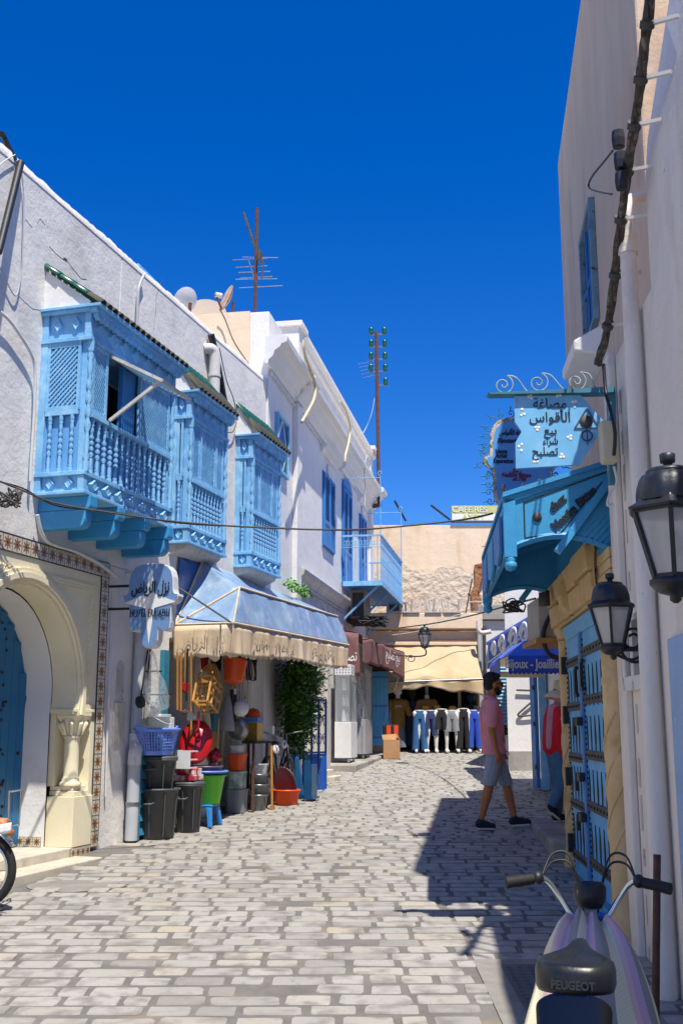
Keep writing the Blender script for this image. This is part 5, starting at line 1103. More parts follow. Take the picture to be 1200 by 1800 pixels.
    t.part('slat_frame', m, MT['cane']); t.part('hook', MB().tube([q3(0,0,.27), q3(0,0,.55)], .006, 6), MT['black'])
    c = H(412, 1178, .45); t = Thing('shopping_basket', 'orange flexible basket hanging by its handles', 'basket', LW, tuple(c)); rt = Matrix.Rotation(R(12), 3, 'Y')
    t.part('body', MB().lathe([(.001,-.15),(.105,-.15),(.115,-.14),(.15,.11),(.156,.12),(.148,.125),(.11,-.13),(.001,-.135)], c, 22, rot=rt, caps=False), MT['orange'])
    for s_ in (-1, 1): t.part('handle', MB().tube([tuple(c + rt @ Vector((s_*.15, -.05*math.cos(a), .11+.10*math.sin(a)))) for a in [math.pi*k/10 for k in range(11)]], .012, 6), MT['orange'])
    t = Thing('rag_mop', 'striped multicoloured rag mop hanging beside the orange basket', 'mop', LW, tuple(H(440, 1180, .45))); cols = [M('rag_%d' % i, cc, None, .9) for i, cc in enumerate(('#c9b65a', '#2a3a6a', '#c9c4bc', '#7a2a38', '#1c1c22'))]
    rnd = random.Random(4); mbs = [MB() for _ in cols]
    for k in range(60):
        x, y = rnd.gauss(0,.035), rnd.gauss(0,.03); o = H(437, 1156, .45); mbs[k % 5].tube(smooth([(o.x, o.y, o.z), (o.x+x*.8, o.y+y, o.z-.08), (o.x+.03+x*1.3, o.y+y*1.2, o.z-.18), (o.x+.05+x*1.2, o.y+y*1.2, o.z-.27+rnd.uniform(-.02,.04))], 3), .008, 5)
    for b, mt in zip(mbs, cols): t.part('rag_strands', b, mt, kind='stuff')
    c = H(423, 1245, .42); t = Thing('ball', 'white panelled ball in a net under the orange basket', 'ball', LW, tuple(c)); t.part('ball', MB().ell(c, .105, 20, 14), MT['white_plastic']); t.part('string', MB().tube([tuple(c+Vector((0,0,.1))), tuple(c+Vector((0,0,.32)))], .006, 6), MT['white_plastic'])
    c = H(400, 1225, .3); solo('cloth_cone', MB().lathe([(.095,-.42),(.085,-.30),(.055,-.1),(.03,.02),(.001,.05)], c, 14), MT['grey_cloth'], 'grey cone of cloth hanging left of the ball', 'cloth', LW, tuple(c), thick=.004)
    c = H(410, 1212, .34); t = Thing('leather_strap', 'dark padlock pack hanging with a tan strap', 'hanging pack', LW, tuple(c)); t.part('strap', MB().tube([(c.x+.05*math.cos(a), c.y, c.z+.09*math.sin(a)) for a in [math.pi*k/10 for k in range(11)]], .014, 6), MT['cane']); t.part('pack', MB().box(c.x-.07,c.x+.08,c.y-.02,c.y+.02,c.z-.40,c.z-.0), MT['black_cloth']); t.part('card', MB().box(c.x-.05,c.x+.04,c.y-.03,c.y-.021,c.z-.06,c.z+.01), MT['steel'])
    for u, v0, v1, lab in ((312,1150,1248,'leftmost wooden broom handle hanging under the awning'), (318,1150,1250,'second wooden handle hanging under the awning'), (326,1150,1212,'short wooden handle above the red dustpan'), (336,1150,1290,'longest wooden handle beside the cane crate')):
        a, b = H(u, v0, .3), H(u, v1, .3); solo('wooden_handle', MB().tube([tuple(a+Vector((0,.0,.02))), tuple(b)], .014, 8), MT['wood'], lab, 'handle', LW, tuple(b))
    a, b = H(330,1140,.33), H(328,1233,.33); solo('iron_rod', MB().tube([tuple(a), tuple(b)], .012, 6), MT['black'], 'black iron rod in front of the red dustpan', 'rod', LW, tuple(b))
    c = H(326, 1208, .31); solo('dustpan', MB().prism([(c.x-.09,c.z+.05),(c.x-.08,c.z-.04),(c.x,c.z-.07),(c.x+.09,c.z-.05),(c.x+.09,c.z+.04),(c.x-.02,c.z+.05)], c.y-.02, c.y+.02), MT['red'], 'small red dustpan hanging among the handles', 'dustpan', LW, tuple(c), bev=.012)
    c = H(332, 1257, .36); t = Thing('hand_saw', 'hand saw hanging level below the handles', 'saw', LW, tuple(c)); t.part('blade', MB().prism([(c.x-.05,c.z-.06),(c.x+.05,c.z-.06),(c.x+.20,c.z-.045),(c.x+.22,c.z-.03),(c.x+.08,c.z+.04),(c.x-.05,c.z+.06)], c.y-.003, c.y+.003), MT['steel']); t.part('grip', MB().ell((c.x-.1,c.y,c.z+.03), (.07,.018,.035), 10, 6), MT['rust'])
    c = H(349, 1275, .34); t = Thing('pliers', 'red handled pliers hanging beside the cane crate', 'pliers', LW, tuple(c)); m = MB(); m.tube([(c.x,c.y,c.z+.16),(c.x,c.y,c.z-.02),(c.x-.05,c.y,c.z-.13)], .013, 6); m.tube([(c.x,c.y,c.z-.02),(c.x+.05,c.y,c.z-.13)], .013, 6); t.part('handles', m, MT['red'])
    # sack truck wrapped in film
    t = Thing('sack_truck', 'black sack truck hanging on the wall wrapped in plastic film', 'sack truck', LW, tuple(H(262, 1240, .12))); P = lambda u, v, o: tuple(H(u, v, o)); m = MB()
    for a, b in (((260,1142),(247,1232)), ((264,1142),(258,1226)), ((255,1180),(284,1180)), ((250,1221),(300,1221)), ((284,1222),(290,1236))): m.tube([P(*a,.14), P(*b,.14)], .010, 6)
    t.part('frame', m, MT['black']); c = H(247, 1234, .18); t.part('wheel', MB().lathe([(.02,-.03),(.06,-.03),(.068,0),(.06,.03),(.02,.03)], c, 16, rot=Matrix.Rotation(R(80),3,'X')), MT['rubber'])
    rnd = random.Random(8); a, b, c_, d = H(262,1145,.2), H(302,1222,.22), H(262,1250,.26), H(254,1225,.18)
    def film(i, j): p = Vector(a)*(1-j) + (Vector(d)*(1-i)+Vector(b)*i)*j; return tuple(p + Vector((.02*math.sin(9*i+7*j), -.05*math.sin(math.pi*i)-.02*math.sin(13*i+5*j), -.14*math.sin(math.pi*i)*j*j + .02*math.sin(11*j))))
    m = MB(); m.grid(film, 14, 18); t.part('plastic_film', m, MT['film']); a2 = H(268,1228,.2)
    m = MB(); m.grid(lambda i, j: tuple(a2 + Vector((.11*math.cos(2*math.pi*i)*(1+.25*math.sin(5*6.28*i))*(math.sin(math.pi*(.12+.8*j)))+.07, .06*math.sin(2*math.pi*i)*math.sin(math.pi*(.1+.8*j)), -.24*j))), 20, 8); t.part('film_bundle', m, MT['film'])
    # old doors behind everything
    for s0, s1, z1, mt, lab in ((.78,.98,2.7,'old_white','flaking white door post beside the drainpipe'), (1.30,1.44,2.6,'teal_old','narrow chipped teal post left of the first shop doorway'), (2.18,2.32,2.7,'old_white','flaking white post right of the first shop doorway'), (2.78,2.98,2.7,'teal_old','wider chipped teal door leaf behind the white ball'), (3.78,3.95,2.8,'peeling','peeling grey post left of the climbing plant'), (3.97,4.1,2.8,'old_white','white post against the climbing plant')):
        solo('door_post', MB().box(s0, s1, -.06, -.003, LW.g(s0), z1), MT[mt], lab, 'door post', LW, (s0, -.03, LW.g(s0)), bev=.006)
    m = MB(); m.box(.99, 1.29, -.02, -.003, 1.15, 1.95); t = Thing('hatch_window', 'dusty teal framed hatch behind the sack truck', 'window', LW, (1.1, 0, 1.2)); t.part('pane', m, MT['shop_dark']); m = MB()
    for q in ((.99,1.29,1.95,2.0),(.99,1.29,1.52,1.56),(1.23,1.29,1.0,1.949)): m.box(q[0],q[1],-.05,-.003,q[2],q[3])
    t.part('frame', m, MT['teal_old'])
    # cobalt scrolled gate
    t = Thing('iron_gate', 'open cobalt blue scrollwork gate at the end of the hardware', 'gate', LB, (1.2, -.2, .8)); a = LB.loc(gnd(508, 1400)); b = LB.loc(gnd(551, 1392)); a.y = -.35; b.y = -.62; a.x, b.x = 1.05, 1.45
    zb, zt = .80, 2.15; ex = (b-a); ex.z = 0; wd = ex.length; ex.normalize(); m = MB()
    def gp(x, z): return tuple(Vector((a.x, a.y, 0)) + ex*x + Vector((0,0,z)))
    for x in (0, wd*.36, wd*.68, wd): m.bar(gp(x, zb), gp(x, zt), .045, .03, up=(0,1,0))
    for z in (zb, zb+.55, zt): m.bar(gp(0, z), gp(wd, z), .03, .03)
    fr_ = t.part('frame', m, MT['gate_blue']); m = MB(); m.bar(gp(.02, zb+.27), gp(wd-.02, zb+.27), .015, .52); t.part('kick_panel', m, MT['gate_blue'])
    for x in (wd*.18, wd*.52, wd*.84):
        for k in range(3):
            z0 = zb+.62+k*.28; m = MB()
            for sg in (1, -1): m.tube([gp(x+sg*(.055-.055*math.cos(q)*math.exp(-q*.10)), z0+.12+.11*math.sin(q)*math.exp(-q*.10)) for q in [j*.45 for j in range(18)]], .007, 5)
            t.part('scroll', m, MT['gate_blue'], parent=fr_)
more_goods()
def clutter():
    def H(u, v, out): q = LW.px(u, v, out); return Vector((q[0], -out, q[1]))
    def cloth(u, v, w, h, out, mat, name, label, cat, fold=.02):
        c = H(u, v, out); m = MB().grid(lambda i, j: (c.x-w/2+w*i*(1-.12*j), c.y+fold*math.sin(11*i+3*j)+.6*fold*math.sin(23*i), c.z-h*j+.012*math.sin(9*i)), 14, 6); return solo(name, m, mat, label, cat, LW, tuple(c), thick=.006)
    cloth(361, 1146, .16, .22, .30, MT['red'], 'hanging_cloth', 'red cloth bag hanging behind the cane crate', 'cloth bag')
    cloth(384, 1146, .14, .24, .22, MT['black_cloth'], 'hanging_cloth', 'black cloth bag hanging right of the cane crate', 'cloth bag')
    cloth(447, 1150, .10, .35, .30, MT['navy_cloth'], 'hanging_cloth', 'dark apron hanging behind the rag mop', 'apron')
    c = H(383, 1160, .36); solo('rope_coil', MB().tube([(c.x+.07*math.cos(a)*(1+.02*math.sin(5*a)), c.y+.006*a*.3, c.z+.075*math.sin(a)) for a in [k*.35 for k in range(72)]], .007, 5), MT['black'], 'small black coil of hose hanging above the cane crate', 'hose coil', LW, tuple(c))
    for k, (u, v, mt, lab) in enumerate(((298,1275,'white_plastic','white wrapped packet propped by the hatch'), (345,1305,'cardboard','small brown carton behind the red platter'), (457,1276,'green','green bottle beside the gold tin'), (500,1325,'white_plastic','white flat carton behind the shower heads'), (372,1300,'mustard','yellow box behind the small mirror'))):
        c = H(u, v, .2); w = (.06,.09,.03,.08,.08)[k]; h = (.09,.12,.09,.13,.10)[k]
        if k == 2: solo('bottle', MB().lathe([(.03,-.12),(.034,-.1),(.034,.02),(.012,.06),(.012,.09)], c, 12), MT[mt], lab, 'bottle', LW, tuple(c))
        else: solo('packet', MB().box(c.x-w, c.x+w, c.y-.04, c.y+.04, c.z-h, c.z+h), MT[mt], lab, 'packet', LW, tuple(c), bev=.008)
    for u, v, dy, lab in ((345,1395,.18,'brown carton on the ground behind the green tub'), (440,1390,.34,'brown carton on the ground behind the galvanised buckets')):
        p = base(u+12, 1448 if u < 400 else 1415); p.y += dy; solo('carton', MB().box(p.x-.16, p.x+.16, p.y-.10, p.y+.12, p.z, p.z+.42), MT['cardboard'], lab, 'carton', LW, tuple(p), bev=.006)
    c = H(424, 1166, .3); solo('hanging_basket', MB().lathe([(.02,-.10),(.09,-.09),(.11,.02),(.115,.06),(.10,.05),(.08,-.08),(.02,-.085)], c, 18, caps=False), MT['cane'], 'small cane basket hanging behind the orange basket', 'basket', LW, tuple(c))
    for k, (u, v) in enumerate(((240,1305),(246,1320),(238,1338))):
        c = H(u, v, .16); solo('hook_set', MB().tube([(c.x+.035*math.cos(a), c.y, c.z+.03*math.sin(a)) for a in [j*.4 for j in range(13)]], .006, 5), MT['white_pvc'], ['topmost white hook above the teal panel','middle white hook above the teal panel','lowest white hook above the teal panel'][k], 'hook', LW, tuple(c))
clutter()
def leaf_cloud(t, name, pts, size, mat, seed, parent=None):
    rnd = random.Random(seed); V, Fc = [], []
    for p in pts:
        a = rnd.uniform(0, 6.28); e = rnd.uniform(-.9, .5); d = Vector((math.cos(a)*math.cos(e), math.sin(a)*math.cos(e), math.sin(e))); s_ = d.cross(Vector((rnd.uniform(-1,1), rnd.uniform(-1,1), 1))).normalized(); l = size*rnd.uniform(.6, 1.2); n = d.cross(s_)
        o = len(V); p = Vector(p); V += [tuple(p), tuple(p+d*l*.45+s_*l*.3+n*l*.06), tuple(p+d*l), tuple(p+d*l*.45-s_*l*.3+n*l*.06)]; Fc += [(o,o+1,o+2),(o,o+2,o+3)]
    return t.part(name, MB().add(V, Fc), mat, parent=parent)
def climber():
    t = Thing('climbing_plant', 'bushy dark green climber growing up under the blue awning', 'plant', LB, (.8, -.2, .75)); rnd = random.Random(6)
    m = MB()
    for k in range(4): m.tube(smooth([(.55+.06*k, -.10-.04*k, .8), (.6+.1*k, -.15, 1.5), (.5+.25*k, -.2, 2.2), (.4+.5*k, -.25, 2.8)], 5), [.02]*16, 6) if False else m.tube(smooth([(.55+.06*k, -.10-.04*k, .8), (.6+.1*k, -.15, 1.5), (.5+.25*k, -.2, 2.2), (.4+.5*k, -.25, 2.8)], 5), .016, 6)
    t.part('stem', m, MT['bark'])
    blobs = [(.55,2.55,.34,.30),(.95,2.5,.34,.32),(1.3,2.55,.3,.28),(.45,2.2,.28,.28),(.85,2.15,.36,.32),(1.25,2.2,.3,.3),(1.6,2.45,.22,.22),(.6,1.85,.28,.26),(.95,1.85,.3,.28),(.7,1.55,.2,.22),(.55,1.35,.12,.14),(1.15,1.95,.25,.25),(1.9,2.5,.15,.2)]
    pts = []
    for x, z, r, h in blobs:
        for _ in range(int(900*r*h/.1)):
            a, b, c = rnd.gauss(0,.45), rnd.gauss(0,.45), rnd.gauss(0,.45); pts.append((x+a*r, -.32+b*.24, z+c*h))
    leaf_cloud(t, 'crown', pts, .075, MT['leaf'], 9)
    t2 = Thing('climbing_plant', 'green sprigs growing over the top edge of the blue awning', 'plant', LB, (1.2, -.1, 3.9)); pts = [(.6+rnd.uniform(0,1.5), -.1-rnd.uniform(0,.15), 3.86+rnd.uniform(0,.16)*(1-i/500)) for i in range(260)]; leaf_cloud(t2, 'leaves', pts, .07, MT['weed'], 3)
    for u, v, n, lab in ((178,1482,26,'tiny green weed at the foot of the tiled border'), (1003,1462,20,'tiny weed growing at the foot of the stone column')):
        g = gnd(u, v); t3 = Thing('weed', lab, 'weed', WD, tuple(g)); pts = [(g.x+rnd.gauss(0,.035), g.y+rnd.gauss(0,.03), g.z+rnd.uniform(0,.06)) for _ in range(n)]; leaf_cloud(t3, 'leaves', pts, .05, MT['weed'], 5)
climber()
# ------------------------------------------------------------------ far end: display cases, brown awning, clothes shop
def lantern_t(name, label, c, rz, arm, hook='wall', sc=1.0):
    """six-sided street lantern, centre of the glass at c; the arm runs along local +X to the wall."""
    fr = Fr(c[0], c[1], rz); z0 = c[2]; t = Thing(name, label, 'lantern', fr, (0, 0, z0), group='black wall lanterns'); k = MT['lamp_black']
    def hexp(r, z, n=6): return [(r*sc*math.cos(2*math.pi*i/n+.3), r*sc*math.sin(2*math.pi*i/n+.3), z0+z*sc) for i in range(n)]
    def loft(m, rings, n=6, sm=False):
        for a, b in zip(rings, rings[1:]): m.add(a+b, [(i, (i+1) % n, n+(i+1) % n, n+i) for i in range(n)], sm)
        return m
    m = loft(MB(), [hexp(.152, .092), hexp(.160, .100), hexp(.132, .116), hexp(.116, .13), hexp(.112, .138)]); m.add(hexp(.152, .092), [(5,4,3,2,1,0)]); hd = t.part('hood', m, k, bev=.004)
    bell = [(.112,.125),(.112,.15),(.108,.175),(.100,.20),(.088,.22),(.07,.23)]; nb = 36; V = [(r*sc*(1+.035*math.cos(12*a))*math.cos(a), r*sc*(1+.035*math.cos(12*a))*math.sin(a), z0+z*sc) for r, z in bell for a in [2*math.pi*i/nb for i in range(nb)]]; t.part('bell', MB().add(V, [(q*nb+i, q*nb+(i+1) % nb, (q+1)*nb+(i+1) % nb, (q+1)*nb+i) for q in range(len(bell)-1) for i in range(nb)], True), k, parent=hd)
    m = MB(); o = (0, 0, z0); S = sc
    m.lathe([(.062*S,.215*S),(.075*S,.222*S),(.078*S,.232*S),(.07*S,.242*S),(.02*S,.246*S)], o, 16); m.lathe([(.014*S,.24*S),(.016*S,.262*S),(.026*S,.266*S),(.028*S,.295*S),(.02*S,.30*S)], o, 10); t.part('finial', m, k)
    m = MB(); A, B = hexp(.135, .09), hexp(.072, -.135)
    for a, b in zip(A, B): m.bar(a, b, .016*S, .016*S)
    for i in range(6): m.bar(B[i], B[(i+1) % 6], .012*S, .016*S); m.bar(A[i], A[(i+1) % 6], .012*S, .016*S)
    t.part('rib', m, k)
    for i in range(6):
        a, b, c_, d = A[i], A[(i+1) % 6], B[(i+1) % 6], B[i]; t.part('pane', MB().add([a, b, c_, d], [(0,1,2,3)]), MT['frost'])
    t.part('bulb', MB().ell((0,0,z0-.02*S), (.035*S,.035*S,.05*S), 12, 8), MT['white_plastic'])
    m = MB().lathe([(.07*S,-.14*S),(.085*S,-.145*S),(.085*S,-.16*S),(.07*S,-.175*S),(.05*S,-.19*S),(.02*S,-.2*S),(.02*S,-.215*S),(.008*S,-.225*S)], o, 16); t.part('base_cup', m, k)
    if hook == 'wall':
        m = MB(); z = z0-.165*S; m.bar((.06,0,z), (arm,0,z), .022, .022); m.tube([(arm-.09+.075*math.cos(q)*(1-q/14), 0, z+.06+.075*math.sin(q)*(1-q/14)) for q in [j*.35 for j in range(26)]], .009, 6)
        m.tube(smooth([(.02,0,z-.03), (arm*.5,0,z-.06), (arm-.01,0,z-.02)]), .010, 6); m.tube([(arm-.08+.08*math.cos(q), 0, z-.0-.075*math.sin(q)) for q in [math.pi*j/10 for j in range(11)]], .010, 6); m.box(arm-.012, arm, -.02, .02, z-.1, z+.16); t.part('arm', m, k)
    else:
        m = MB(); z = z0-.32; m.tube(smooth([(-.02,0,z0-.21), (0,0,z), (arm*.4,0,z-.02), (arm,0,z+.02)]), .014, 6); m.tube([(arm*.45+.1*math.cos(q)*(1-q/14), 0, z-.07+.08*math.sin(q)*(1-q/14)) for q in [j*.35 for j in range(26)]], .009, 6); t.part('arm', m, k)
    return t
def case_(s0, s1, o0, o1, zb, zt, mat, label, arch):
    t = Thing('display_case', label, 'display case', LB, ((s0+s1)/2, -(o0+o1)/2, zb), group='jewellery display cases'); zm = zb+.10+(zt-zb)*.36
    t.part('cabinet', MB().box(s0, s1, -o1, -o0, zb+.09, zm), mat, bev=.008)
    t.part('header', MB().box(s0, s1, -o1, -o0, zt-.20, zt), mat, bev=.006)
    m = MB()
    for i in range(5):
        for j in range(3): m.ell((s0-.001, -o0-(o1-o0)*(i+.7)/5.4, zt-.15+j*.05), (.004,.012,.012), 6, 4); m.ell((s0+(s1-s0)*(i+.6)/5.2, -o1-.001, zt-.15+j*.05), (.02,.004,.012), 6, 4)
    t.part('perforation', m, MT['ink'], kind='stuff')
    m = MB()
    for x in (s0+.01, s1-.01):
        for y in (-o0-.01, -o1+.01): m.box(x-.009, x+.009, y-.009, y+.009, zm+.001, zt-.201)
    t.part('upright', m, MT['steel'])
    for q in ((s0+.002, s1-.002, -o1+.001, -o1+.004), (s0+.001, s0+.004, -o1+.006, -o0-.006), (s1-.004, s1-.001, -o1+.006, -o0-.006)): t.part('pane', MB().box(*q, zm+.003, zt-.203), MT['glass'])
    H = (zt-.2-zm)/3
    for k in range(1, 3): t.part('shelf', MB().box(s0+.012, s1-.012, -o1+.012, -o0-.012, zm+k*H, zm+k*H+.008), MT['glass'])
    t.part('back', MB().box(s0+.01, s1-.01, -o0-.006, -o0-.001, zm+.002, zt-.202), MT['case_grey'])
    for k in range(3):
        z = zm+k*H+.012
        for j in range(2): x = s0+(s1-s0)*(.3+.4*j); y = -(o0+o1)/2; m = MB().hexa([(x-.05,y-.03,z),(x+.05,y-.03,z),(x+.05,y+.05,z),(x-.05,y+.05,z),(x-.08,y+.0,z+.16),(x+.08,y+.0,z+.16),(x+.08,y+.04,z+.16),(x-.08,y+.04,z+.16)]); m.box(x-.035, x+.035, y, y+.04, z+.161, z+.21); t.part('necklace_bust', m, MT['white_plastic'] if (k+j) % 2 == 0 else MT['case_grey'], bev=.01)
    if arch:
        m = MB(); c = -(o0+o1)/2; w = (o1-o0)*.28; pts = [(s0-.002, c+w, zb+.12), (s0-.002, c+w, zm-.16), (s0-.002, c+w*.6, zm-.09), (s0-.002, c, zm-.05), (s0-.002, c-w*.6, zm-.09), (s0-.002, c-w, zm-.16), (s0-.002, c-w, zb+.12)]
        for a, b in zip(pts, pts[1:]): m.bar(a, b, .008, .006)
        t.part('arch_moulding', m, MT['iron_grey'])
    for x in (s0+.08, s1-.08): t.part('castor', MB().lathe([(.02,-.02),(.04,-.015),(.04,.015),(.02,.02)], (x, -o1+.06, zb+.042), 12, rot=Matrix.Rotation(R(90),3,'X')), MT['white_plastic'])
def far_left():
    m = MB(); P = [LB.loc(gnd(598,1366)), LB.loc(gnd(638,1364)), LB.loc(gnd(673,1342)), LB.loc(gnd(650,1335))]
    t = Thing('plinth', 'low grey concrete plinth under the display cases', 'plinth', LB, (6, -.3, .95)); poly = [(P[0].x, P[0].y+.0), (P[1].x, P[1].y), (P[2].x, P[2].y), (P[2].x+.3, -.002), (P[0].x, -.002)]
    poly = [(4.55,-.62),(9.3,-.62),(9.3,-.002),(4.55,-.002)]
    m.hexa([(4.55,-.60,.85),(9.4,-.66,1.0),(9.4,-.002,1.0),(4.55,-.002,.85),(4.55,-.60,1.06),(9.4,-.66,1.17),(9.4,-.002,1.17),(4.55,-.002,1.06)]); t.part('slab', m, MT['concrete'], bev=.02)
    case_(5.15, 5.9, .10, .42, 1.075, 2.92, MT['white_paint'], 'white display case on castors, the nearer of two', False)
    case_(6.7, 7.7, .14, .46, 1.115, 3.02, MT['case_grey'], 'grey display case with arched door, the farther of two', True)
    t = Thing('door_leaf', 'bright blue plank door leaf folded open beyond the display cases', 'door leaf', LB, (9.3, -.4, 1.17))
    for k in range(4): t.part('plank', MB().box(9.30, 9.34, -.24-.09*k-.088, -.24-.09*k, 1.35, 3.0), MT['door_sky'], bev=.003)
    m = MB()
    for z in (1.5, 2.2, 2.85): m.box(9.29, 9.299, -.59, -.25, z, z+.04)
    t.part('strap', m, MT['shutter_blue']); t.part('post', MB().box(9.2, 9.36, -.23, -.12, 1.17, 3.1), MT['white_paint'])
    # brown awning, half gathered
    t = Thing('awning', 'sagging brown canvas awning with white scrawl', 'awning', LB, (7.5, -.4, 2.9))
    m = MB(); sheet(m, (5.6,-.02,2.68), (5.62,-.52,2.72), (5.6,-.50,3.55), (5.6,-.02,3.62), 8, 8, 0, .012); t.part('side_panel', m, MT['brown'], thick=.004)
    def can(i, j):
        s = 5.6 + 3.9*i; y = -.02 - (.55+.40*i)*j; z = 3.66 - .16*j - .06*i - .10*math.sin(math.pi*j)*math.sin(math.pi*i); f = .05*math.sin(26*i+3*j)*math.exp(-3*i)*j; return (s, y-f, z+f)
    m = MB(); m.grid(can, 30, 8); t.part('top_panel', m, MT['brown'], thick=.004)
    def val(i, j):
        s, y, z = can(i, 1); f = .06*math.sin(24*i)*math.exp(-1.5*i)+.02*math.sin(50*i); h = .52 - .10*math.sin(math.pi*i) + .12*i; return (s, y-f*j, z-h*j-.02)
    m = MB(); m.grid(val, 60, 8); fv = t.part('valance', m, MT['brown'], thick=.004)
    def val2(i, j): return (9.5+.02*math.sin(8*j), -.06-.90*i, 3.55-.1*i-(.55+.08*math.sin(7*i))*j)
    m = MB(); m.grid(val2, 16, 6); t.part('end_valance', m, MT['brown'], thick=.004)
    m = MB(); rnd = random.Random(12)
    t.part('scrawl', text_mb(arabic('تصليح'), .26, .42, ext=.001, fn=lambda x, y, z: (5.585+z, -.28-x*.9, 3.10+y)), MT['white_ink'], parent=fv)
    t.part('scrawl', text_mb(arabic('ساعات') if False else arabic('بيع تصليح'), .30, 1.6, ext=.001, fn=lambda x, y, z: (7.3+x, -.86-.10*(x+.8)/1.6+z-.06, 3.22+y)), MT['white_ink'], parent=fv)
    # lantern hung off that house
    c = at(746, 1123, 21.4); lantern_t('street_lantern', 'small lantern on a scrolled arm in front of the tan awning', tuple(c), R(180-9.7), .62, hook='far', sc=.95)
far_left()
def far_wall():
    t = Thing('clothes_shop', 'low peach clothes shop with ledge roof at the street end', 'shop', FW, (2, 0, 1.2)); x0, x1 = .55, 3.32
    oc = MT['ochre_wall']; m = MB()
    m.box(x0, 1.0, 0, .4, 1.0, 2.95); m.box(3.2, x1, 0, .4, 1.0, 2.95); m.box(x0, x1, 0, .4, 2.95, 4.0); t.part('wall', m, oc, bev=.01)
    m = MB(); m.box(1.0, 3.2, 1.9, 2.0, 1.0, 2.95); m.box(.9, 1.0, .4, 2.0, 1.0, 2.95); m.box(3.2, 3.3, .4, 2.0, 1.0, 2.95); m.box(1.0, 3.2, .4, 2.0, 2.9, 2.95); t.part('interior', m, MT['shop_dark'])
    t.part('floor', MB().box(1.0, 3.2, -.02, 1.9, 1.0, 1.215), MT['concrete'])
    t.part('ledge', MB().box(x0-.1, x1+.03, -.18, .4, 4.04, 4.42), oc, bev=.02)
    t.part('string_course', MB().box(x0, x1, -.10, 0, 3.66, 3.74), oc, bev=.01)
    for x in (1.02, 1.98, 2.75): t.part('door_post', MB().box(x, x+.07, .02, .08, 1.216, 2.94), MT['case_grey'] if x != 2.75 else MT['pale_wood'])
    t.part('curtain_rail', MB().tube([(1.0, .3, 2.78), (3.2, .3, 2.78)], .015, 6), MT['steel'])
    # tan awning
    t = Thing('awning', 'large tan canvas awning over the clothes shop', 'awning', FW, (2, -.3, 2.6))
    def fn(i, j):
        x = .86+2.32*i + .06*j*i; y = -.02-.75*j; z = 3.66+.06*i-(.86+.02*i)*j - .05*math.sin(math.pi*j) + .03*math.sin(9*i+4*j)*j+.025*math.sin(17*i-9*j+x)*j+.012*math.sin(33*i+6*j); return (x, y, z)
    m = MB(); m.grid(fn, 36, 12); t.part('canopy', m, MT['tan_canvas'], thick=.004)
    def fv(i, j):
        x, y, z = fn(i, 1); return (x, y-.03*math.sin(14*i)*j+.02*math.sin(31*i)*j, z-(.30-.10*math.sin(math.pi*min(1, i*1.15))-.14*max(0, i-.93)*-9)*j)
    m = MB(); m.grid(fv, 50, 6); t.part('valance', m, MT['tan_canvas'], thick=.004)
    t.part('front_bar', MB().tube([fn(0,1), fn(1,1)], .018, 8), MT['steel'])
    for i in (0, 1): t.part('stay', MB().tube([fn(i,1), (fn(i,1)[0], -.01, 2.9)], .014, 6), MT['steel'])
    t.part('roller', MB().tube([(.86,-.05,3.70),(3.2,-.05,3.76)], .04, 10), MT['rust'])
    # ruined wall behind
    t = Thing('ruined_wall', 'tall crumbling peach wall with bare rubble patches behind the shop', 'wall', FW, (2.5, 1.9, 4)); y = 1.7
    rnd = random.Random(21); n = 26
    m = MB(); m.box(.2, 6.0, y, y+.4, 3.0, 6.90); t.part('rendered_wall', m, oc, bev=.01)
    def face(i, j):
        x = .25+4.3*i; z = 4.42+1.32*j; e = min(1, 8*j, 8*(1-j)+.2); return (x, y-.012-.013*abs(math.sin(x*7.1+z*9)+math.sin(x*13.7-z*17)+.7*math.sin(x*29+z*23))*e*.5, z + (.08*math.sin(x*5)+.05*math.sin(x*13))*(j > .9))
    m = MB(); m.grid(face, 70, 22, sm=False); t.part('crumbling_face', m, MT['ruin'])
    cr = [(3.42,5.85),(3.66,5.9),(3.72,5.5),(3.5,5.2),(3.58,4.9),(3.46,4.6),(3.28,4.45),(3.34,4.8),(3.30,5.1),(3.42,5.4)]; m = MB(); m.prism([(a, b) for a, b in reversed(cr)] if False else cr[::-1], y-.09, y-.02); t.part('rubble_scar', m, MT['rubble'])
    m = MB()
    for k in range(60): a = rnd.uniform(.9, 3.3); r = rnd.uniform(.03, .10); m.ell((a, rnd.uniform(1.2, 1.62), 4.42+rnd.uniform(0,.16)), (r*1.3, r, r*.8), 7, 5)
    t.part('rubble_heap', m, MT['rubble'], kind='stuff')
    for p, q, lab in ((at(693,880,27.6), at(713,916,27.6), 'left iron rod leaning over the ruined wall'), (at(757,888,27.6), at(791,914,27.6), 'right iron rod leaning over the ruined wall')): solo('iron_rod', MB().tube([tuple(p), tuple(q)], .03, 6), MT['black'], lab, 'rod')
    a, b = at(793,889,27.55), at(884,916,27.55); t = Thing('cafe_sign', 'faded yellow rooftop cafe sign on the ruined wall', 'sign', WD, tuple(a)); t.part('panel', MB().box(a.x, b.x, a.y, a.y+.04, b.z, a.z), MT['yellow_sign'], bev=.005); t.part('edge', MB().box(a.x-.02, b.x+.02, a.y-.01, a.y+.05, b.z-.04, b.z-.001), MT['iron_grey'])
    zc = (a.z+b.z)/2; h = a.z-b.z
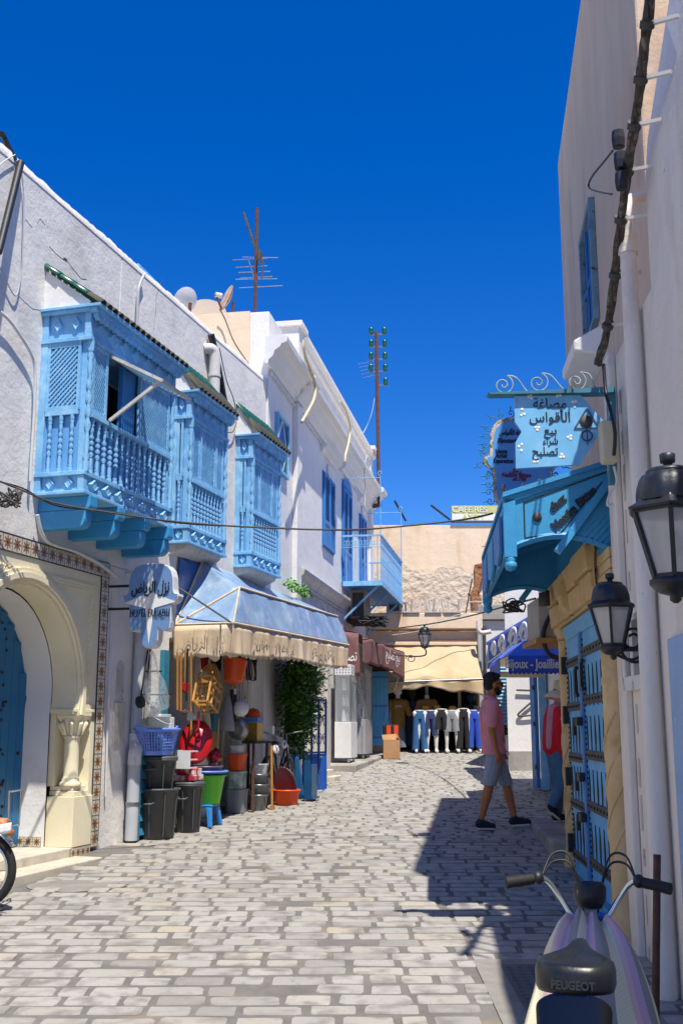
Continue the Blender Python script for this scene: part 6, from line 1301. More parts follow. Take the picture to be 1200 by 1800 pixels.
    t.part('white_band', MB().box(a.x+.01, b.x-.2, a.y-.006, a.y-.001, zc-h*.46, zc-.01), MT['white_ink']); t.part('lettering', shift(text_mb('CAFE.RES', .22, .9), (a.x+.47, a.y-.01, zc+h*.23)), MT['white_ink']); t.part('lettering', shift(text_mb('AYEM', .20, .55), (a.x+.55, a.y-.012, zc-h*.24)), MT['yellow_ink'])
    # ledge clutter
    P = lambda u, v, d=25.8: tuple(at(u, v, d))
    t = Thing('old_cooler', 'old white cooler box with louvred front on the shop ledge', 'cooler', WD, P(692,1075)); c = Vector(P(692,1072)); t.part('case', MB().box(c.x-.18, c.x+.18, c.y-.12, c.y+.15, 4.423, 4.66), MT['old_white'], bev=.01); t.part('louvre', MB().box(c.x-.12, c.x+.12, c.y-.128, c.y-.121, 4.46, 4.61), MT['iron_grey']); t.part('board', MB().box(c.x-.34, c.x+.34, c.y-.15, c.y+.2, 4.662, 4.69), MT['old_white'])
    solo('parcel', MB().box(c.x-.1, c.x+.1, c.y-.06, c.y+.1, 4.692, 4.80), MT['cardboard'], 'small brown parcel on the cooler board', 'parcel', WD, (c.x, c.y, 4.69))
    for k, (u0, u1, u2, u3) in enumerate(((709,714,722,735), (752,757,761,769), (780,790,804,809))):
        t = Thing('plastic_chair', ['pale upturned chair left on the shop ledge', 'pale upturned chair in the middle of the shop ledge', 'pale upturned chair right on the shop ledge'][k], 'chair', WD, P(u1, 1079)); c = Vector(P((u0+u3)/2, 1079)); m = MB().box(c.x-.2, c.x+.2, c.y-.12, c.y+.15, 4.423, 4.45); t.part('seat', m, MT['old_white'])
        for j, u in enumerate((u0, u1, u2, u3)): a = Vector(P(u, 1079)); t.part('leg', MB().bar((a.x, c.y-.1+.2*(j % 2), 4.451), (a.x+.05*(j-1.5), c.y-.12+.24*(j % 2), 4.74), .035, .035), MT['old_white'])
    solo('plank', MB().bar(P(672,1062,25.95), P(852,1057,25.95), .05, .03), MT['old_white'], 'long pale plank laid along the ledge clutter', 'plank')
    solo('aerial_rod', MB().tube([P(818,1078), P(829,1018)], .018, 6).tube([P(822,1043), P(826,1047)], .03, 6), MT['rust'], 'short rusty rod rising from the shop ledge', 'rod')
    solo('wall_aerial', MB().tube([P(846,1010,27.3), P(859,960,27.3)], .014, 6).tube([P(846,961,27.3), P(878,959,27.3)], .01, 5), MT['rust'], 'thin aerial on a stick against the ruined wall', 'antenna')
    # downpipes and pale side house with roller shutter
    t = Thing('side_house', 'pale house with a light blue roller shutter at the far right', 'house', FW, (3.6, 0, 1.2)); m = MB(); m.box(3.33, 6.2, -.05, .4, .9, 4.25); t.part('wall', m, MT['plaster2'], bev=.01); t.part('roof_ledge', MB().box(3.25, 6.2, -.16, .4, 4.26, 4.62), MT['concrete'], bev=.015)
    sh = t.part('roller_shutter', MB().box(3.55, 4.4, -.06, -.051, 1.42, 3.5), MT['roller'])
    for k in range(26): t.part('slat', MB().tube([(3.55,-.075,1.44+k*.08),(4.4,-.075,1.44+k*.08)], .036, 6), MT['roller'], parent=sh)
    for x, r, lab, mt in ((3.27,.05,'grey downpipe left of the roller shutter','pvc'), (3.40,.035,'thin dark downpipe beside the grey one','iron_grey')):
        solo('downpipe', MB().tube([(x,-.10,1.2),(x,-.10,4.1)], r, 10), MT[mt], lab, 'drainpipe', FW, (x,-.1,1.2))
    solo('pipe_elbow', MB().tube(smooth([(3.22,-.45,4.2),(3.22,-.47,3.98),(3.3,-.47,3.92),(3.5,-.47,3.95)]), .055, 10), MT['white_pvc'], 'white pipe elbow under the far ledge', 'pipe', FW, (3.3,-.47,3.9))
far_wall()
# ------------------------------------------------------------------ mannequins and boxes at the clothes shop
def legs_mb(c, h, spread=.09, r=.075, shorts=None, bend=0.0):
    m = MB()
    for s_ in (-1, 1):
        hip = (c.x+s_*spread, c.y, c.z+h); kn = (c.x+s_*(spread+.02)+bend, c.y-.03, c.z+h*.55); an = (c.x+s_*(spread+.03)+bend*.5, c.y, c.z+.07)
        m.cap(hip, kn, r, r*.68); m.cap(kn, an, r*.66, r*.42); m.cap(an, (an[0]+s_*.015, an[1]-.15, c.z+.035), r*.45, r*.40)
    return m
def garment_legs(m, c, h, z0, spread, r, flare=1.25):
    for s_ in (-1, 1):
        a = (c.x+s_*spread*.75, c.y, c.z+h); b = (c.x+s_*(spread+.02), c.y-.01, c.z+z0); rot = (Vector(b)-Vector(a)).to_track_quat('Z','Y').to_matrix(); l = (Vector(b)-Vector(a)).length
        m.lathe([(r*1.25,0),(r*1.3,l*.2),(r*flare,l*.75),(r*flare,l)], a, 14, rot=rot)
    m.lathe([(r*1.9,h-.12),(r*2.0,h-.04),(r*1.85,h+.06),(r*1.8,h+.065)], (c.x,c.y,c.z), 16, rot=Matrix.Diagonal(Vector((1,.72,1)))); return m
def mannequin_legs(u, mat, z0, label, flare=1.25, top=None, Y=25.3, bend=0.0, h=.92):
    h += .05*math.sin(u*1.7); c = at(u, 1320, Y); c.z = G(Y)+.012; t = Thing('half_mannequin', label, 'mannequin', WD, tuple(c), group='half mannequins in a row outside the clothes shop')
    t.part('legs', legs_mb(c, h, bend=bend), MT['mannequin']); t.part('garment', garment_legs(MB(), c, h, z0, .085, .066, flare), MT[mat])
    t.part('waist_plate', MB().lathe([(.115,h+.066),(.12,h+.08),(.01,h+.085)], c, 16, rot=Matrix.Diagonal(Vector((1,.72,1)))), MT['mannequin']); return t, c, h
def clothes():
    mannequin_legs(738, 'denim2', .06, 'half mannequin in ripped mid-blue jeans, leftmost of the row', bend=.08)
    mannequin_legs(757, 'indigo', .38, 'half mannequin in rolled indigo trousers')
    mannequin_legs(776, 'black_cloth', .52, 'half mannequin in black shorts', 1.45)
    mannequin_legs(794, 'grey_cloth', .48, 'half mannequin in pale grey shorts', 1.55)
    mannequin_legs(815, 'black_cloth', .10, 'half mannequin in long black trousers')
    mannequin_legs(834, 'blue_cloth', .12, 'half mannequin in bright blue trousers, partly behind the man')
    def torso(u, v, Y, mat, label, legs=None, dress=False, cap=None):
        c = at(u, v, Y); t = Thing('mannequin', label, 'mannequin', WD, (c.x, c.y, G(Y)+.22), group='full mannequins inside the clothes shop'); S = Matrix.Diagonal(Vector((1,.6,1)))
        t.part('neck', MB().lathe([(.055,.28),(.05,.36),(.10,.42) if cap else (.03,.38),(.09,.52) if cap else (.001,.39),(.001,.56) if cap else (.0005,.392)], c, 12, rot=S), MT[cap] if cap else MT['mannequin'])
        m = MB().lathe([(.17,-.42),(.175,-.2),(.17,0),(.19,.12),(.20,.2),(.13,.27),(.06,.29)] if not dress else [(.23,-.75),(.2,-.4),(.155,-.05),(.19,.12),(.19,.2),(.12,.27),(.06,.29)], c, 18, rot=S)
        for s_ in (-1, 1): m.cap((c.x+s_*.17, c.y, c.z+.2), (c.x+s_*.26, c.y-.02, c.z-.05), .075, .075)
        t.part('top', m, MT[mat])
        z0 = 1.23
        if legs: cc = Vector((c.x, c.y, z0)); hh = max(.5, c.z-.40-z0); t.part('trousers', garment_legs(MB(), cc, hh, .06, .085, .075, 1.2), MT[legs])
        else: t.part('stand', MB().tube([(c.x,c.y,z0),(c.x,c.y,c.z-.4)], .025, 8), MT['steel'])
    torso(699, 1250, 25.72, 'mustard', 'mannequin in a mustard printed T-shirt and grey jeans', 'grey_denim', cap='mannequin'); torso(724, 1253, 25.85, 'navy_cloth', 'mannequin in a dark navy tunic dress', None, True, cap='black_cloth'); torso(750, 1250, 25.78, 'tan_jersey', 'mannequin in a plain tan T-shirt')
    c = at(699, 1241, 25.72); solo('shirt_print', shift(text_mb('sport', .09, .16, shear=.2), (c.x, c.y-.118, c.z)), MT['white_ink'], 'white print on the mustard T-shirt', 'print')
    torso(678, 1252, 26.0, 'black_cloth', 'mannequin in black at the left shop door', 'black_cloth'); torso(828, 1262, 25.7, 'black_cloth', 'mannequin in black top and navy cap behind the man', cap='navy_cloth')
    for u, v, mt, lab in ((768,1244,'yellow_sign','right yellow price card on the half mannequins'), (748,1245,'yellow_sign','left yellow price card on the half mannequins')):
        c = at(u, v, 25.5); solo('price_card', MB().box(c.x-.07,c.x+.07,c.y-.005,c.y+.005,c.z-.05,c.z+.05), M('yellow_card_'+str(u), '#e0b21c', '#c9861c', .6, 14), lab, 'card', WD, tuple(c))
    for u, v, mt, lab in ((795,1247,'cane','ochre cap resting on the grey shorts'), (735,1255,'red','red cap resting on the ripped jeans'), (812,1250,'black_cloth','black cap resting on the black trousers')):
        c = at(u, v, 25.43); m = MB().lathe([(.10,-.03),(.105,.0),(.085,.06),(.04,.085),(.001,.09)], c, 16); m.prism([(c.x-.07,c.y-.09),(c.x+.07,c.y-.09),(c.x+.05,c.y-.17),(c.x-.05,c.y-.17)], c.z-.03, c.z-.015, plane='xy'); solo('cap', m, MT[mt], lab, 'cap', WD, tuple(c))
    g = gnd(689, 1334); t = Thing('cardboard_box', 'open cardboard box on the paving by the blue door leaf', 'box', WD, tuple(g)); x, y, z = g.x, g.y, g.z
    m = MB(); m.box(x-.19, x+.16, y-.14, y+.14, z+.005, z+.40); m.hexa([(x-.19,y+.14,z+.401),(x+.16,y+.14,z+.401),(x+.16,y+.15,z+.401),(x-.19,y+.15,z+.401),(x-.21,y+.2,z+.5),(x+.1,y+.2,z+.52),(x+.1,y+.21,z+.52),(x-.21,y+.21,z+.5)]); t.part('carton', m, MT['cardboard'])
    t.part('flap', MB().hexa([(x+.161,y-.14,z+.395),(x+.17,y-.14,z+.40),(x+.17,y+.14,z+.40),(x+.161,y+.14,z+.395),(x+.11,y-.14,z+.5),(x+.12,y-.14,z+.505),(x+.12,y+.14,z+.505),(x+.11,y+.14,z+.5)]), MT['cardboard'])
    t = Thing('duffel_bag', 'black bag with two orange bands behind the cardboard box', 'bag', WD, (x, y+.3, z)); m = MB().box(x-.18, x+.17, y+.24, y+.44, z+.005, z+.72); t.part('body', m, MT['black_cloth'], bev=.04)
    for dx in (-.06, .10): t.part('band', MB().box(x+dx-.045, x+dx+.045, y+.232, y+.239, z+.42, z+.70), MT['orange'])
    c = at(681, 1265, 25.75); solo('trousers_pile', MB().box(c.x-.12, c.x+.12, c.y-.08, c.y+.08, c.z-.35, c.z+.3), MT['grey_cloth'], 'pale grey folded trousers hanging at the left shop door', 'trousers', WD, tuple(c), bev=.04)
clothes()
# ------------------------------------------------------------------ right-hand far houses and royal blue awnings
def far_right():
    t = Thing('white_house', 'white house with dark cable marks, facing the street at the far right', 'house', WD, (4, 20.6, .95)); m = MB(); m.hexa([(3.10,20.6,.7),(7.5,20.6,.7),(7.5,25.4,.7),(4.35,25.4,.7),(3.10,20.6,4.9),(7.5,20.6,4.9),(7.5,25.4,4.9),(4.35,25.4,4.9)]); t.part('wall', m, MT['plaster2'], bev=.015)
    t.part('shade_skirt', MB().box(3.095, 7.5, 20.588, 20.598, .8, 1.30), MT['concrete'])  # grey band puts the shade on the lower wall into colour
    cable('cable', [at(907,1213,20.55), at(935,1214,20.55)], .02, MT['wire'], 'short dark cable stub on the white far-right house')
    cable('cable', [at(938,1231,20.55), at(922,1244,20.55), at(910,1258,20.55), at(938,1257,20.55)], .02, MT['wire'], 'hooked dark cable on the white far-right house')
    t = Thing('corner_house', 'white house set back behind the stone portal on the right', 'house', WD, (3.3, 15, .7)); m = MB()
    m.grid(lambda i, j: (3.18-.10*math.sin(math.pi*i*.9)+.04*math.sin(9*i), 17.4-7.0*i, .4+4.3*j), 24, 6); m.box(3.32, 8, 10.4, 17.4, .3, 4.65); m.add([(3.18,17.4,.4),(3.18,17.4,4.7),(8,17.4,4.7),(8,17.4,.4)], [(0,1,2,3)]); t.part('wall', m, MT['plaster2'])
    d = t.part('door', MB().box(2.98, 3.04, 17.0, 17.36, .82, 3.0), MT['shutter_blue'], label='blue plank door leaf standing open edge-on')
    for z in (1.1, 1.75, 2.3, 2.75): t.part('hinge', MB().box(2.965, 2.979, 16.98, 17.1, z, z+.07), MT['black'], parent=d)
    t.part('door_frame', MB().box(3.05, 3.16, 16.9, 17.02, .8, 3.05), MT['blue'])
    # awnings
    t = Thing('awning', 'long royal blue awning with white scroll fascia', 'awning', WD, (2.8, 18, 2.8)); X = 2.72
    def fas(i, j): y = 15.4+4.9*i; return (X, y, 2.80+.50*j + (.16*math.sin(math.pi*i))*(1-j))
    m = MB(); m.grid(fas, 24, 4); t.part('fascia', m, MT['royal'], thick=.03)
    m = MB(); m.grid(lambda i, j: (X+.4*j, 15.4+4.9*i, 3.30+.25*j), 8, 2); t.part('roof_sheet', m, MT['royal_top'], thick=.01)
    m = MB(); m.grid(lambda i, j: (X+.02+.4*j, 15.4+4.9*i, 2.83+.17*math.sin(math.pi*i)+.03*j), 16, 2); t.part('underside', m, MT['canvas'], thick=.006)
    m = MB(); z = 3.06
    m.bar((X-.018,20.0,2.92), (X-.018,20.0,3.22), .01, .09, up=(1,0,0)); m.bar((X-.018,20.05,2.9), (X-.018,16.2,3.05), .01, .05, up=(1,0,0))
    for y0, r in ((19.2,.13),(18.2,.16),(17.0,.18),(16.0,.16)): m.tube([(X-.02, y0+2.6*r*math.cos(q)*(1-q/16), z+.03+r*math.sin(q)*(1-q/16)) for q in [j*.35 for j in range(32)]], .032, 5)
    t.part('scroll', m, MT['white_ink'])
    t = Thing('awning', 'short royal blue awning lettered for a jeweller', 'awning', WD, (2.7, 14.6, 2.6)); y0 = 14.5
    a, b = at(892,1150,y0), at(986,1150,y0); x0, x1 = a.x, b.x; zt, zb = at(893,1153,y0).z, at(893,1182,y0).z
    m = MB(); n = 12
    m.grid(lambda i, j: (x0+.25+(x1-x0-.25)*i if False else x0+(x1-x0)*i, y0, zb+(zt-zb)*j - .025*abs(math.sin(math.pi*n*i))*(j == 0)), n*6, 3); v = t.part('valance', m, MT['royal'], thick=.006)
    t.part('lettering', shift(text_mb('Bijoux - Joaillier', .17, .76, bold=.004), ((x0+x1)/2-.02, y0-.012, (zt+zb)/2)), MT['pale_ink'], parent=v)
    m = MB(); m.add([(x0,y0,zt),(x1,y0,zt),(3.15,y0+.3,zt+.28),(x0+.32,y0+.5,zt+.24)], [(0,1,2,3)]); m.add([(x0,y0,zt),(x0+.32,y0+.5,zt+.24),(x0+.3,16.2,zt+.24),(x0,16.2,zt)], [(0,1,2,3)]); t.part('roof_sheet', m, MT['royal_top'], thick=.008)
    m = MB(); m.grid(lambda i, j: (x0-.10+.08*i, y0+.06+1.6*i, zb-.02+(zt-zb)*j-.02*abs(math.sin(math.pi*10*i))*(j == 0)), 40, 2); t.part('side_valance', m, MT['royal'], thick=.006)
    m = MB(); m.grid(lambda i, j: (x0-.06+(x1-x0)*i, y0+.1+1.5*j, zb+.01), 4, 4); t.part('underside', m, MT['canvas'], thick=.006)
    # stand behind the man, black handbag on it
    g = gnd(893, 1345); t = Thing('side_stand', 'slim white stand with a black top behind the man', 'stand', WD, tuple(g)); z = at(893,1285,g.y).z
    t.part('leg', MB().bar(tuple(g), (g.x-.02, g.y, z-.05), .06, .05), MT['white_paint']); t.part('top', MB().box(g.x-.2, g.x+.12, g.y-.15, g.y+.15, z-.08, z+.02), MT['black_cloth'], bev=.02)
    solo('black_bag', MB().ell((g.x-.02, g.y, z+.075), (.10,.08,.055), 12, 8), MT['black_gloss'], 'small black bag on the slim white stand', 'bag', WD, (g.x, g.y, z+.02))
    # air conditioner on its shelf
    t = Thing('air_conditioner', 'cream air conditioner on a wooden shelf under the blue canopy', 'air conditioner', WD, (2.6, 12.2, 2.6)); Y = 12.0; a, b = at(944,1058,Y), at(1000,1122,Y)
    t.part('casing', MB().box(a.x, b.x, Y, Y+.7, b.z, a.z+.05), MT['ac'], bev=.015); t.part('shelf', MB().box(a.x-.05, b.x+.6, Y-.1, Y+.8, b.z-.06, b.z-.002), MT['wood']); t.part('hose', MB().tube(smooth([tuple(at(985,1062,Y-.05)), tuple(at(968,1080,Y-.05)), tuple(at(955,1108,Y-.05)), tuple(at(956,1132,Y-.05)), tuple(at(965,1150,Y-.05)), tuple(at(985,1158,Y-.05))]), .025, 8), MT['black'])
far_right()
# ------------------------------------------------------------------ right side: near white wall, peach house, stone portal
def ry(y): return -y*1.0028                          # facade coordinate of a depth on the right wall
def right_walls():
    t = Thing('white_wall', 'tall worn white plaster wall at the near right', 'house', RW, (ry(4), 0, .2))
    m = MB(); prof = [(0,-.3),(0,2.6),(.0,4.9),(.03,5.15),(.20,5.95),(.24,6.15),(.6,6.2)]
    def fn(i, j): o, z = prof[j]; return (o, z)
    ys = [-6, -2, 0, 2, 3.5, 4.4, 5.1, 5.9]; nv = len(prof); V = []
    for y in ys:
        for (o, z) in prof: V.append((ry(y), o+.012*math.sin(y*3+z*2), z))
    n = nv; Fc = [(i*n+j, i*n+j+1, (i+1)*n+j+1, (i+1)*n+j) for i in range(len(ys)-1) for j in range(n-1)]
    Fc += [tuple((len(ys)-1)*n+j for j in range(n))]; m.add(V, Fc)
    m.box(ry(5.9), ry(-6), .62, 5, -.3, 6.1)
    t.part('wall', m, MT['near_plaster'])
    m = MB(); m.box(ry(7.28), ry(5.9)-.001, .0, .4, -.1, 4.22); t.part('lower_wall', m, MT['near_plaster'], bev=.02)
    m = MB(); m.box(ry(7.33), ry(7.08), -.05, -.001, .1, 4.25); t.part('jamb_strip', m, MT['near_plaster'], bev=.012)
    m = MB(); rnd = random.Random(3); z = .3            # flaked edge on the jamb
    while z < 4.0: h = rnd.uniform(.05,.25); m.box(ry(7.0)-rnd.uniform(0,.03), ry(6.98)+rnd.uniform(0,.03), -.004, -.001, z, z+h); z += h+rnd.uniform(.02,.2)
    t.part('bare_patch', m, MT['peeling'], kind='stuff')
    a0, a1 = RW.px(1103,1085), RW.px(1143,1195)
    for u0, u1, v0, v1 in ((1105,1120,1108,1190), (1124,1142,1085,1186)):
        p, q = RW.px(u0, (v0+v1)/2), RW.px(u1, (v0+v1)/2); zt, zb = RW.px((u0+u1)/2, v0)[1], RW.px((u0+u1)/2, v1)[1]; w = t.part('window', MB().box(p[0], q[0], -.006, -.001, zb, zt), MT['shop_dark']); m = MB(); f = .035
        for e in ((p[0]-f,p[0],zb-f,zt+f),(q[0],q[0]+f,zb-f,zt+f),(p[0],q[0],zt,zt+f),(p[0],q[0],zb-.09,zb)): m.box(e[0],e[1],-.05,-.001,e[2],e[3])
        t.part('frame', m, MT['white_paint'], parent=w, bev=.004)
    m = MB(); m.box(ry(5.86), ry(4.5), -.035, -.001, .0, 2.18); t.part('blue_wash_dado', m, M('pale_blue_wash', '#9cb6d6', '#8ea9cc', .9, 2, bump=.4, bscale=30, wear='#b9c3cf', wscale=10, wlo=.62, whi=.68), bev=.01)
    t = Thing('drainpipe', 'white drainpipe down the near right wall', 'drainpipe', RW, (ry(6.2), -.06, .3)); t.part('pipe', MB().tube([(ry(6.19),-.07,.1),(ry(6.2),-.065,2.2),(ry(6.17),-.06,4.55)], [.06,.055,.05], 14), MT['near_plaster'])
    t.part('collar', MB().tube([(ry(6.17),-.06,4.55),(ry(6.17),-.06,4.68)], .06, 14), MT['near_plaster']); t.part('top_bend', MB().tube(smooth([(ry(6.17),-.06,4.66),(ry(6.17),-.05,4.85),(ry(6.3),.0,4.98),(ry(6.35),.1,5.02)]), .035, 10), MT['white_pvc'])
    # peach house
    t = Thing('peach_house', 'tall streaky peach house above the stone portal', 'house', PW, (-9.5, 0, .4)); m = MB()
    k_ = math.hypot(1, .124); e = -12.70*k_; n = -6.6*k_; zr = PW.px(980, 280)[1]
    m.hexa([(e,.003,.2),(n,.003,.2),(n,6,.2),(e,6,.2),(e,.003,zr),(n,.003,zr),(n,6,zr),(e,6,zr)]); t.part('wall', m, MT['peach'], bev=.02)
    s0, s1 = PW.px(1030,500)[0], PW.px(1048,480)[0]; z0, z1 = PW.px(1035,612)[1], PW.px(1040,372)[1]
    w = t.part('window', MB().box(s0, s1, -.01, .002, z0, z1), MT['dark_glass']); m = MB()
    for q in ((s0-.07,s0,z0-.05,z1+.06),(s1,s1+.07,z0-.05,z1+.06),(s0,s1,z1,z1+.06),(s0,s1,z0-.05,z0)): m.box(q[0],q[1],-.055,.002,q[2],q[3])
    t.part('frame', m, M('flaking_blue_grey_frame', '#7d97a3', '#5f7f8e', .7, 8, wear='#3d3328', wscale=10, wlo=.58, whi=.64), parent=w, bev=.006); m = MB()
    for k in range(1, 3): m.box(s0+(s1-s0)*k/3-.014, s0+(s1-s0)*k/3+.014, -.03, -.011, z0, z1)
    m.box(s0, s1, -.028, -.0112, z0+(z1-z0)*.45, z0+(z1-z0)*.45+.03); t.part('glazing_bar', m, MT['shutter_blue'], parent=w)
    pass
    # sandstone portal
    t = Thing('stone_portal', 'carved sandstone portal framing the studded blue door', 'portal', RW, (ry(9), 0, .4)); ss = MT['sandstone']
    t.part('white_corbel', MB().hexa([(ry(8.0),-.24,4.36),(ry(7.35),-.24,4.36),(ry(7.3),.0,4.30),(ry(8.05),.0,4.30),(ry(8.0),-.24,4.44),(ry(7.35),-.24,4.44),(ry(7.3),0,4.56),(ry(8.05),0,4.56)]), MT['plaster2'], bev=.015)
    t.part('back_wall', MB().box(ry(10.38), ry(7.3), .36, .9, -.1, 3.6), MT['plaster2'], bev=.02)
    D0, D1 = ry(10.13), ry(7.85); zt = 2.60
    m = MB(); m.box(ry(10.42), D0-.06, -.0, .35, .3, 3.02); m.box(D1+.06, ry(7.36), -.03, .35, .2, 2.92); m.box(D0-.059, D1+.059, .18, .4, .2, 2.62); t.part('jamb', m, ss, bev=.02)
    def lin_(i, j): s = ry(10.62)+(ry(7.9)-ry(10.62))*i; return (s, -.06-.02*math.sin(math.pi*j), 2.60+.06*math.sin(math.pi*i)+(.42+.10*i)*j)
    m = MB(); m.grid(lin_, 20, 6); m.box(ry(10.6), ry(7.9), -.055, .35, 2.64, 3.0); t.part('lintel', m, ss)
    for y0, y1, z0_, z1_, o_ in ((10.55,9.95,2.66,2.84,.12), (9.93,9.2,2.66,2.82,.115), (9.18,8.5,2.66,2.83,.12), (8.48,7.95,2.66,2.85,.115), (10.55,9.6,2.86,3.03,.15), (9.58,8.7,2.85,3.04,.145), (8.68,7.95,2.87,3.06,.15)): t.part('stone_block', MB().hexa([(ry(y0),-o_+.02,z0_),(ry(y1)-.0,-o_+.02,z0_),(ry(y1),.1,z0_),(ry(y0),.1,z0_),(ry(y0),-o_,z1_),(ry(y1),-o_,z1_),(ry(y1),.1,z1_),(ry(y0),.1,z1_)]), ss, bev=.012)
    t.part('scroll_bracket', MB().prism([(.0,2.66),(-.10,2.66),(-.16,2.72),(-.19,2.82),(-.16,2.92),(-.10,3.0),(-.04,3.06),(0,3.06)], ry(9.32), ry(9.16), plane='yz'), ss, bev=.012)
    for r in range(5):
        for k in range(3):
            s_ = ry(7.88)+.17*k+(.08 if r % 2 else 0); t.part('brick', MB().box(s_+.004, min(s_+.166, ry(7.36)), -.062, -.031, 2.56+r*.078, 2.56+r*.078+.070), ss, bev=.006)
    for y, r, zb, o_ in ((10.32,.066,.47,.0), (7.42,.09,.36,-.05)):
        s_ = ry(y); c = (s_, o_, 0); pr = [(r*1.35,zb-.1),(r*1.4,zb+.05),(r*1.15,zb+.09),(r*1.25,zb+.13),(r*1.02,zb+.16)]
        z = zb+.2
        while z < 2.5: pr += [(r*.98,z),(r*1.0,z+.06),(r*1.0,z+.42),(r*1.07,z+.44),(r*1.07,z+.47)]; z += .5
        m = MB().lathe(pr+[(r*1.1,2.52),(r*1.25,2.58),(r*1.3,2.64)], c, 16); t.part('column', m, ss)
        m = MB()                                     # spiral carving
        for k in range(4): m.tube([(s_+r*1.0*math.cos(a+k*1.57), o_+r*1.0*math.sin(a+k*1.57), .8+.17*a) for a in [j*.35 for j in range(18)]], .010, 5)
        t.part('spiral_carving', m, ss)
    # the studded door
    d = Thing('studded_door', 'bright blue double door with black iron studs and padlocks', 'door', RW, (ry(9), 0, .4)); bl = MT['door_sky']; mid = ry(9.14); YD = -.02
    d.part('sill', MB().box(D0, D1, -.08, .17, .2, .44), MT['teal'], bev=.01)
    d.part('head_rail', MB().hexa([(D0,-.02,2.50),(D1,-.02,2.50),(D1,.17,2.50),(D0,.17,2.50),(D0,-.05,2.62),(D1,-.05,2.62),(D1,.17,2.62),(D0,.17,2.62)]), bl, bev=.008)
    d.part('meeting_post', MB().box(mid-.05, mid+.05, -.045, .12, .445, 2.499), MT['shutter_blue'], bev=.008)
    st = MB().ell((0,0,0), (.012,.010,.012), 6, 4).mesh('stud', MT['black'])
    for a, b, n in ((D0+.01, mid-.052, 5), (mid+.052, D1-.01, 6)):
        w = (b-a)/n
        for k in range(n): d.part('plank', MB().box(a+k*w+.004, a+(k+1)*w-.004, YD, .10, .446, 2.498), bl, bev=.006)
        for z in (.58, 1.02, 1.42, 1.86, 2.25): 
            zz = z + (.04 if a > mid else 0); d.part('iron_strap', MB().box(a+.0, b-.0, YD-.014, YD-.001, zz, zz+.075), MT['iron_grey'], bev=.003)
            for k in range(8): d.inst('stud', st, (a+(b-a)*(k+.5)/8, YD-.017, zz+.037))
        for e in (a+.03, b-.03):
            for k in range(44): d.inst('stud', st, (e, YD-.004, .50+k*.045))
        m = MB()                                     # stud patterns: spindles on the planks
        for k in range(n):
            x = a+(k+.5)*w
            for zc in (.80, 1.22, 1.64, 2.05):
                hw = (.026, .018, .030)[k % 3]; m.prism([(x-hw,zc-.02),(x-hw*.35,zc-.09),(x,zc-.165),(x+hw*.35,zc-.09),(x+hw,zc-.02),(x+hw,zc+.03),(x+hw*.4,zc+.10),(x,zc+.165),(x-hw*.4,zc+.10),(x-hw,zc+.03)], YD-.007, YD-.001)
        d.part('stud_ornament', m, MT['black'], kind='stuff')
    for x, z in ((mid-.20, 2.10), (mid+.16, 2.14)):   # hand-shaped knockers
        m = MB(); m.box(x-.05, x+.05, -.06, -.035, z+.10, z+.13); m.box(x-.05, x-.015, -.06, -.035, z-.10, z+.099); m.box(x-.05, x+.06, -.06, -.035, z-.13, z-.101); m.tube([(x-.03,-.05,z+.1),(x-.03,-.02,z+.12)], .012, 6); d.part('knocker', m, MT['black'])
    for z in (1.75, 1.30, .98): 
        m = MB(); m.box(mid-.10, mid+.06, -.09, -.05, z-.02, z+.05); m.box(mid-.20, mid-.11, -.10, -.07, z-.10, z-.03); m.tube([(mid-.18,-.085,z-.03),(mid-.18,-.085,z+.02),(mid-.155,-.085,z+.04),(mid-.13,-.085,z+.02),(mid-.13,-.085,z-.03)], .008, 6); d.part('padlock', m, MT['black'])
    for z in (.62, 1.2, 1.75, 2.2): d.part('hinge', MB().box(D0-.05, D0+.03, -.07, -.021, z, z+.16), MT['black'])
    solo('doorstep', MB().box(ry(13.4), ry(10.75), -.15, .9, .3, .66), MT['concrete'], 'worn stone step where the woman stands', 'step', RW, (ry(12), .2, .55), bev=.03)
    a, b = at(1154,1502,5.7), at(1150,1800,5.6); solo('iron_bar', MB().tube([tuple(a), (b.x, b.y, G(5.6))], .02, 8), MT['rust'], 'rusty iron bar leaning on the near right wall behind the moped', 'bar', WD, (b.x, b.y, G(5.6)))
right_walls()
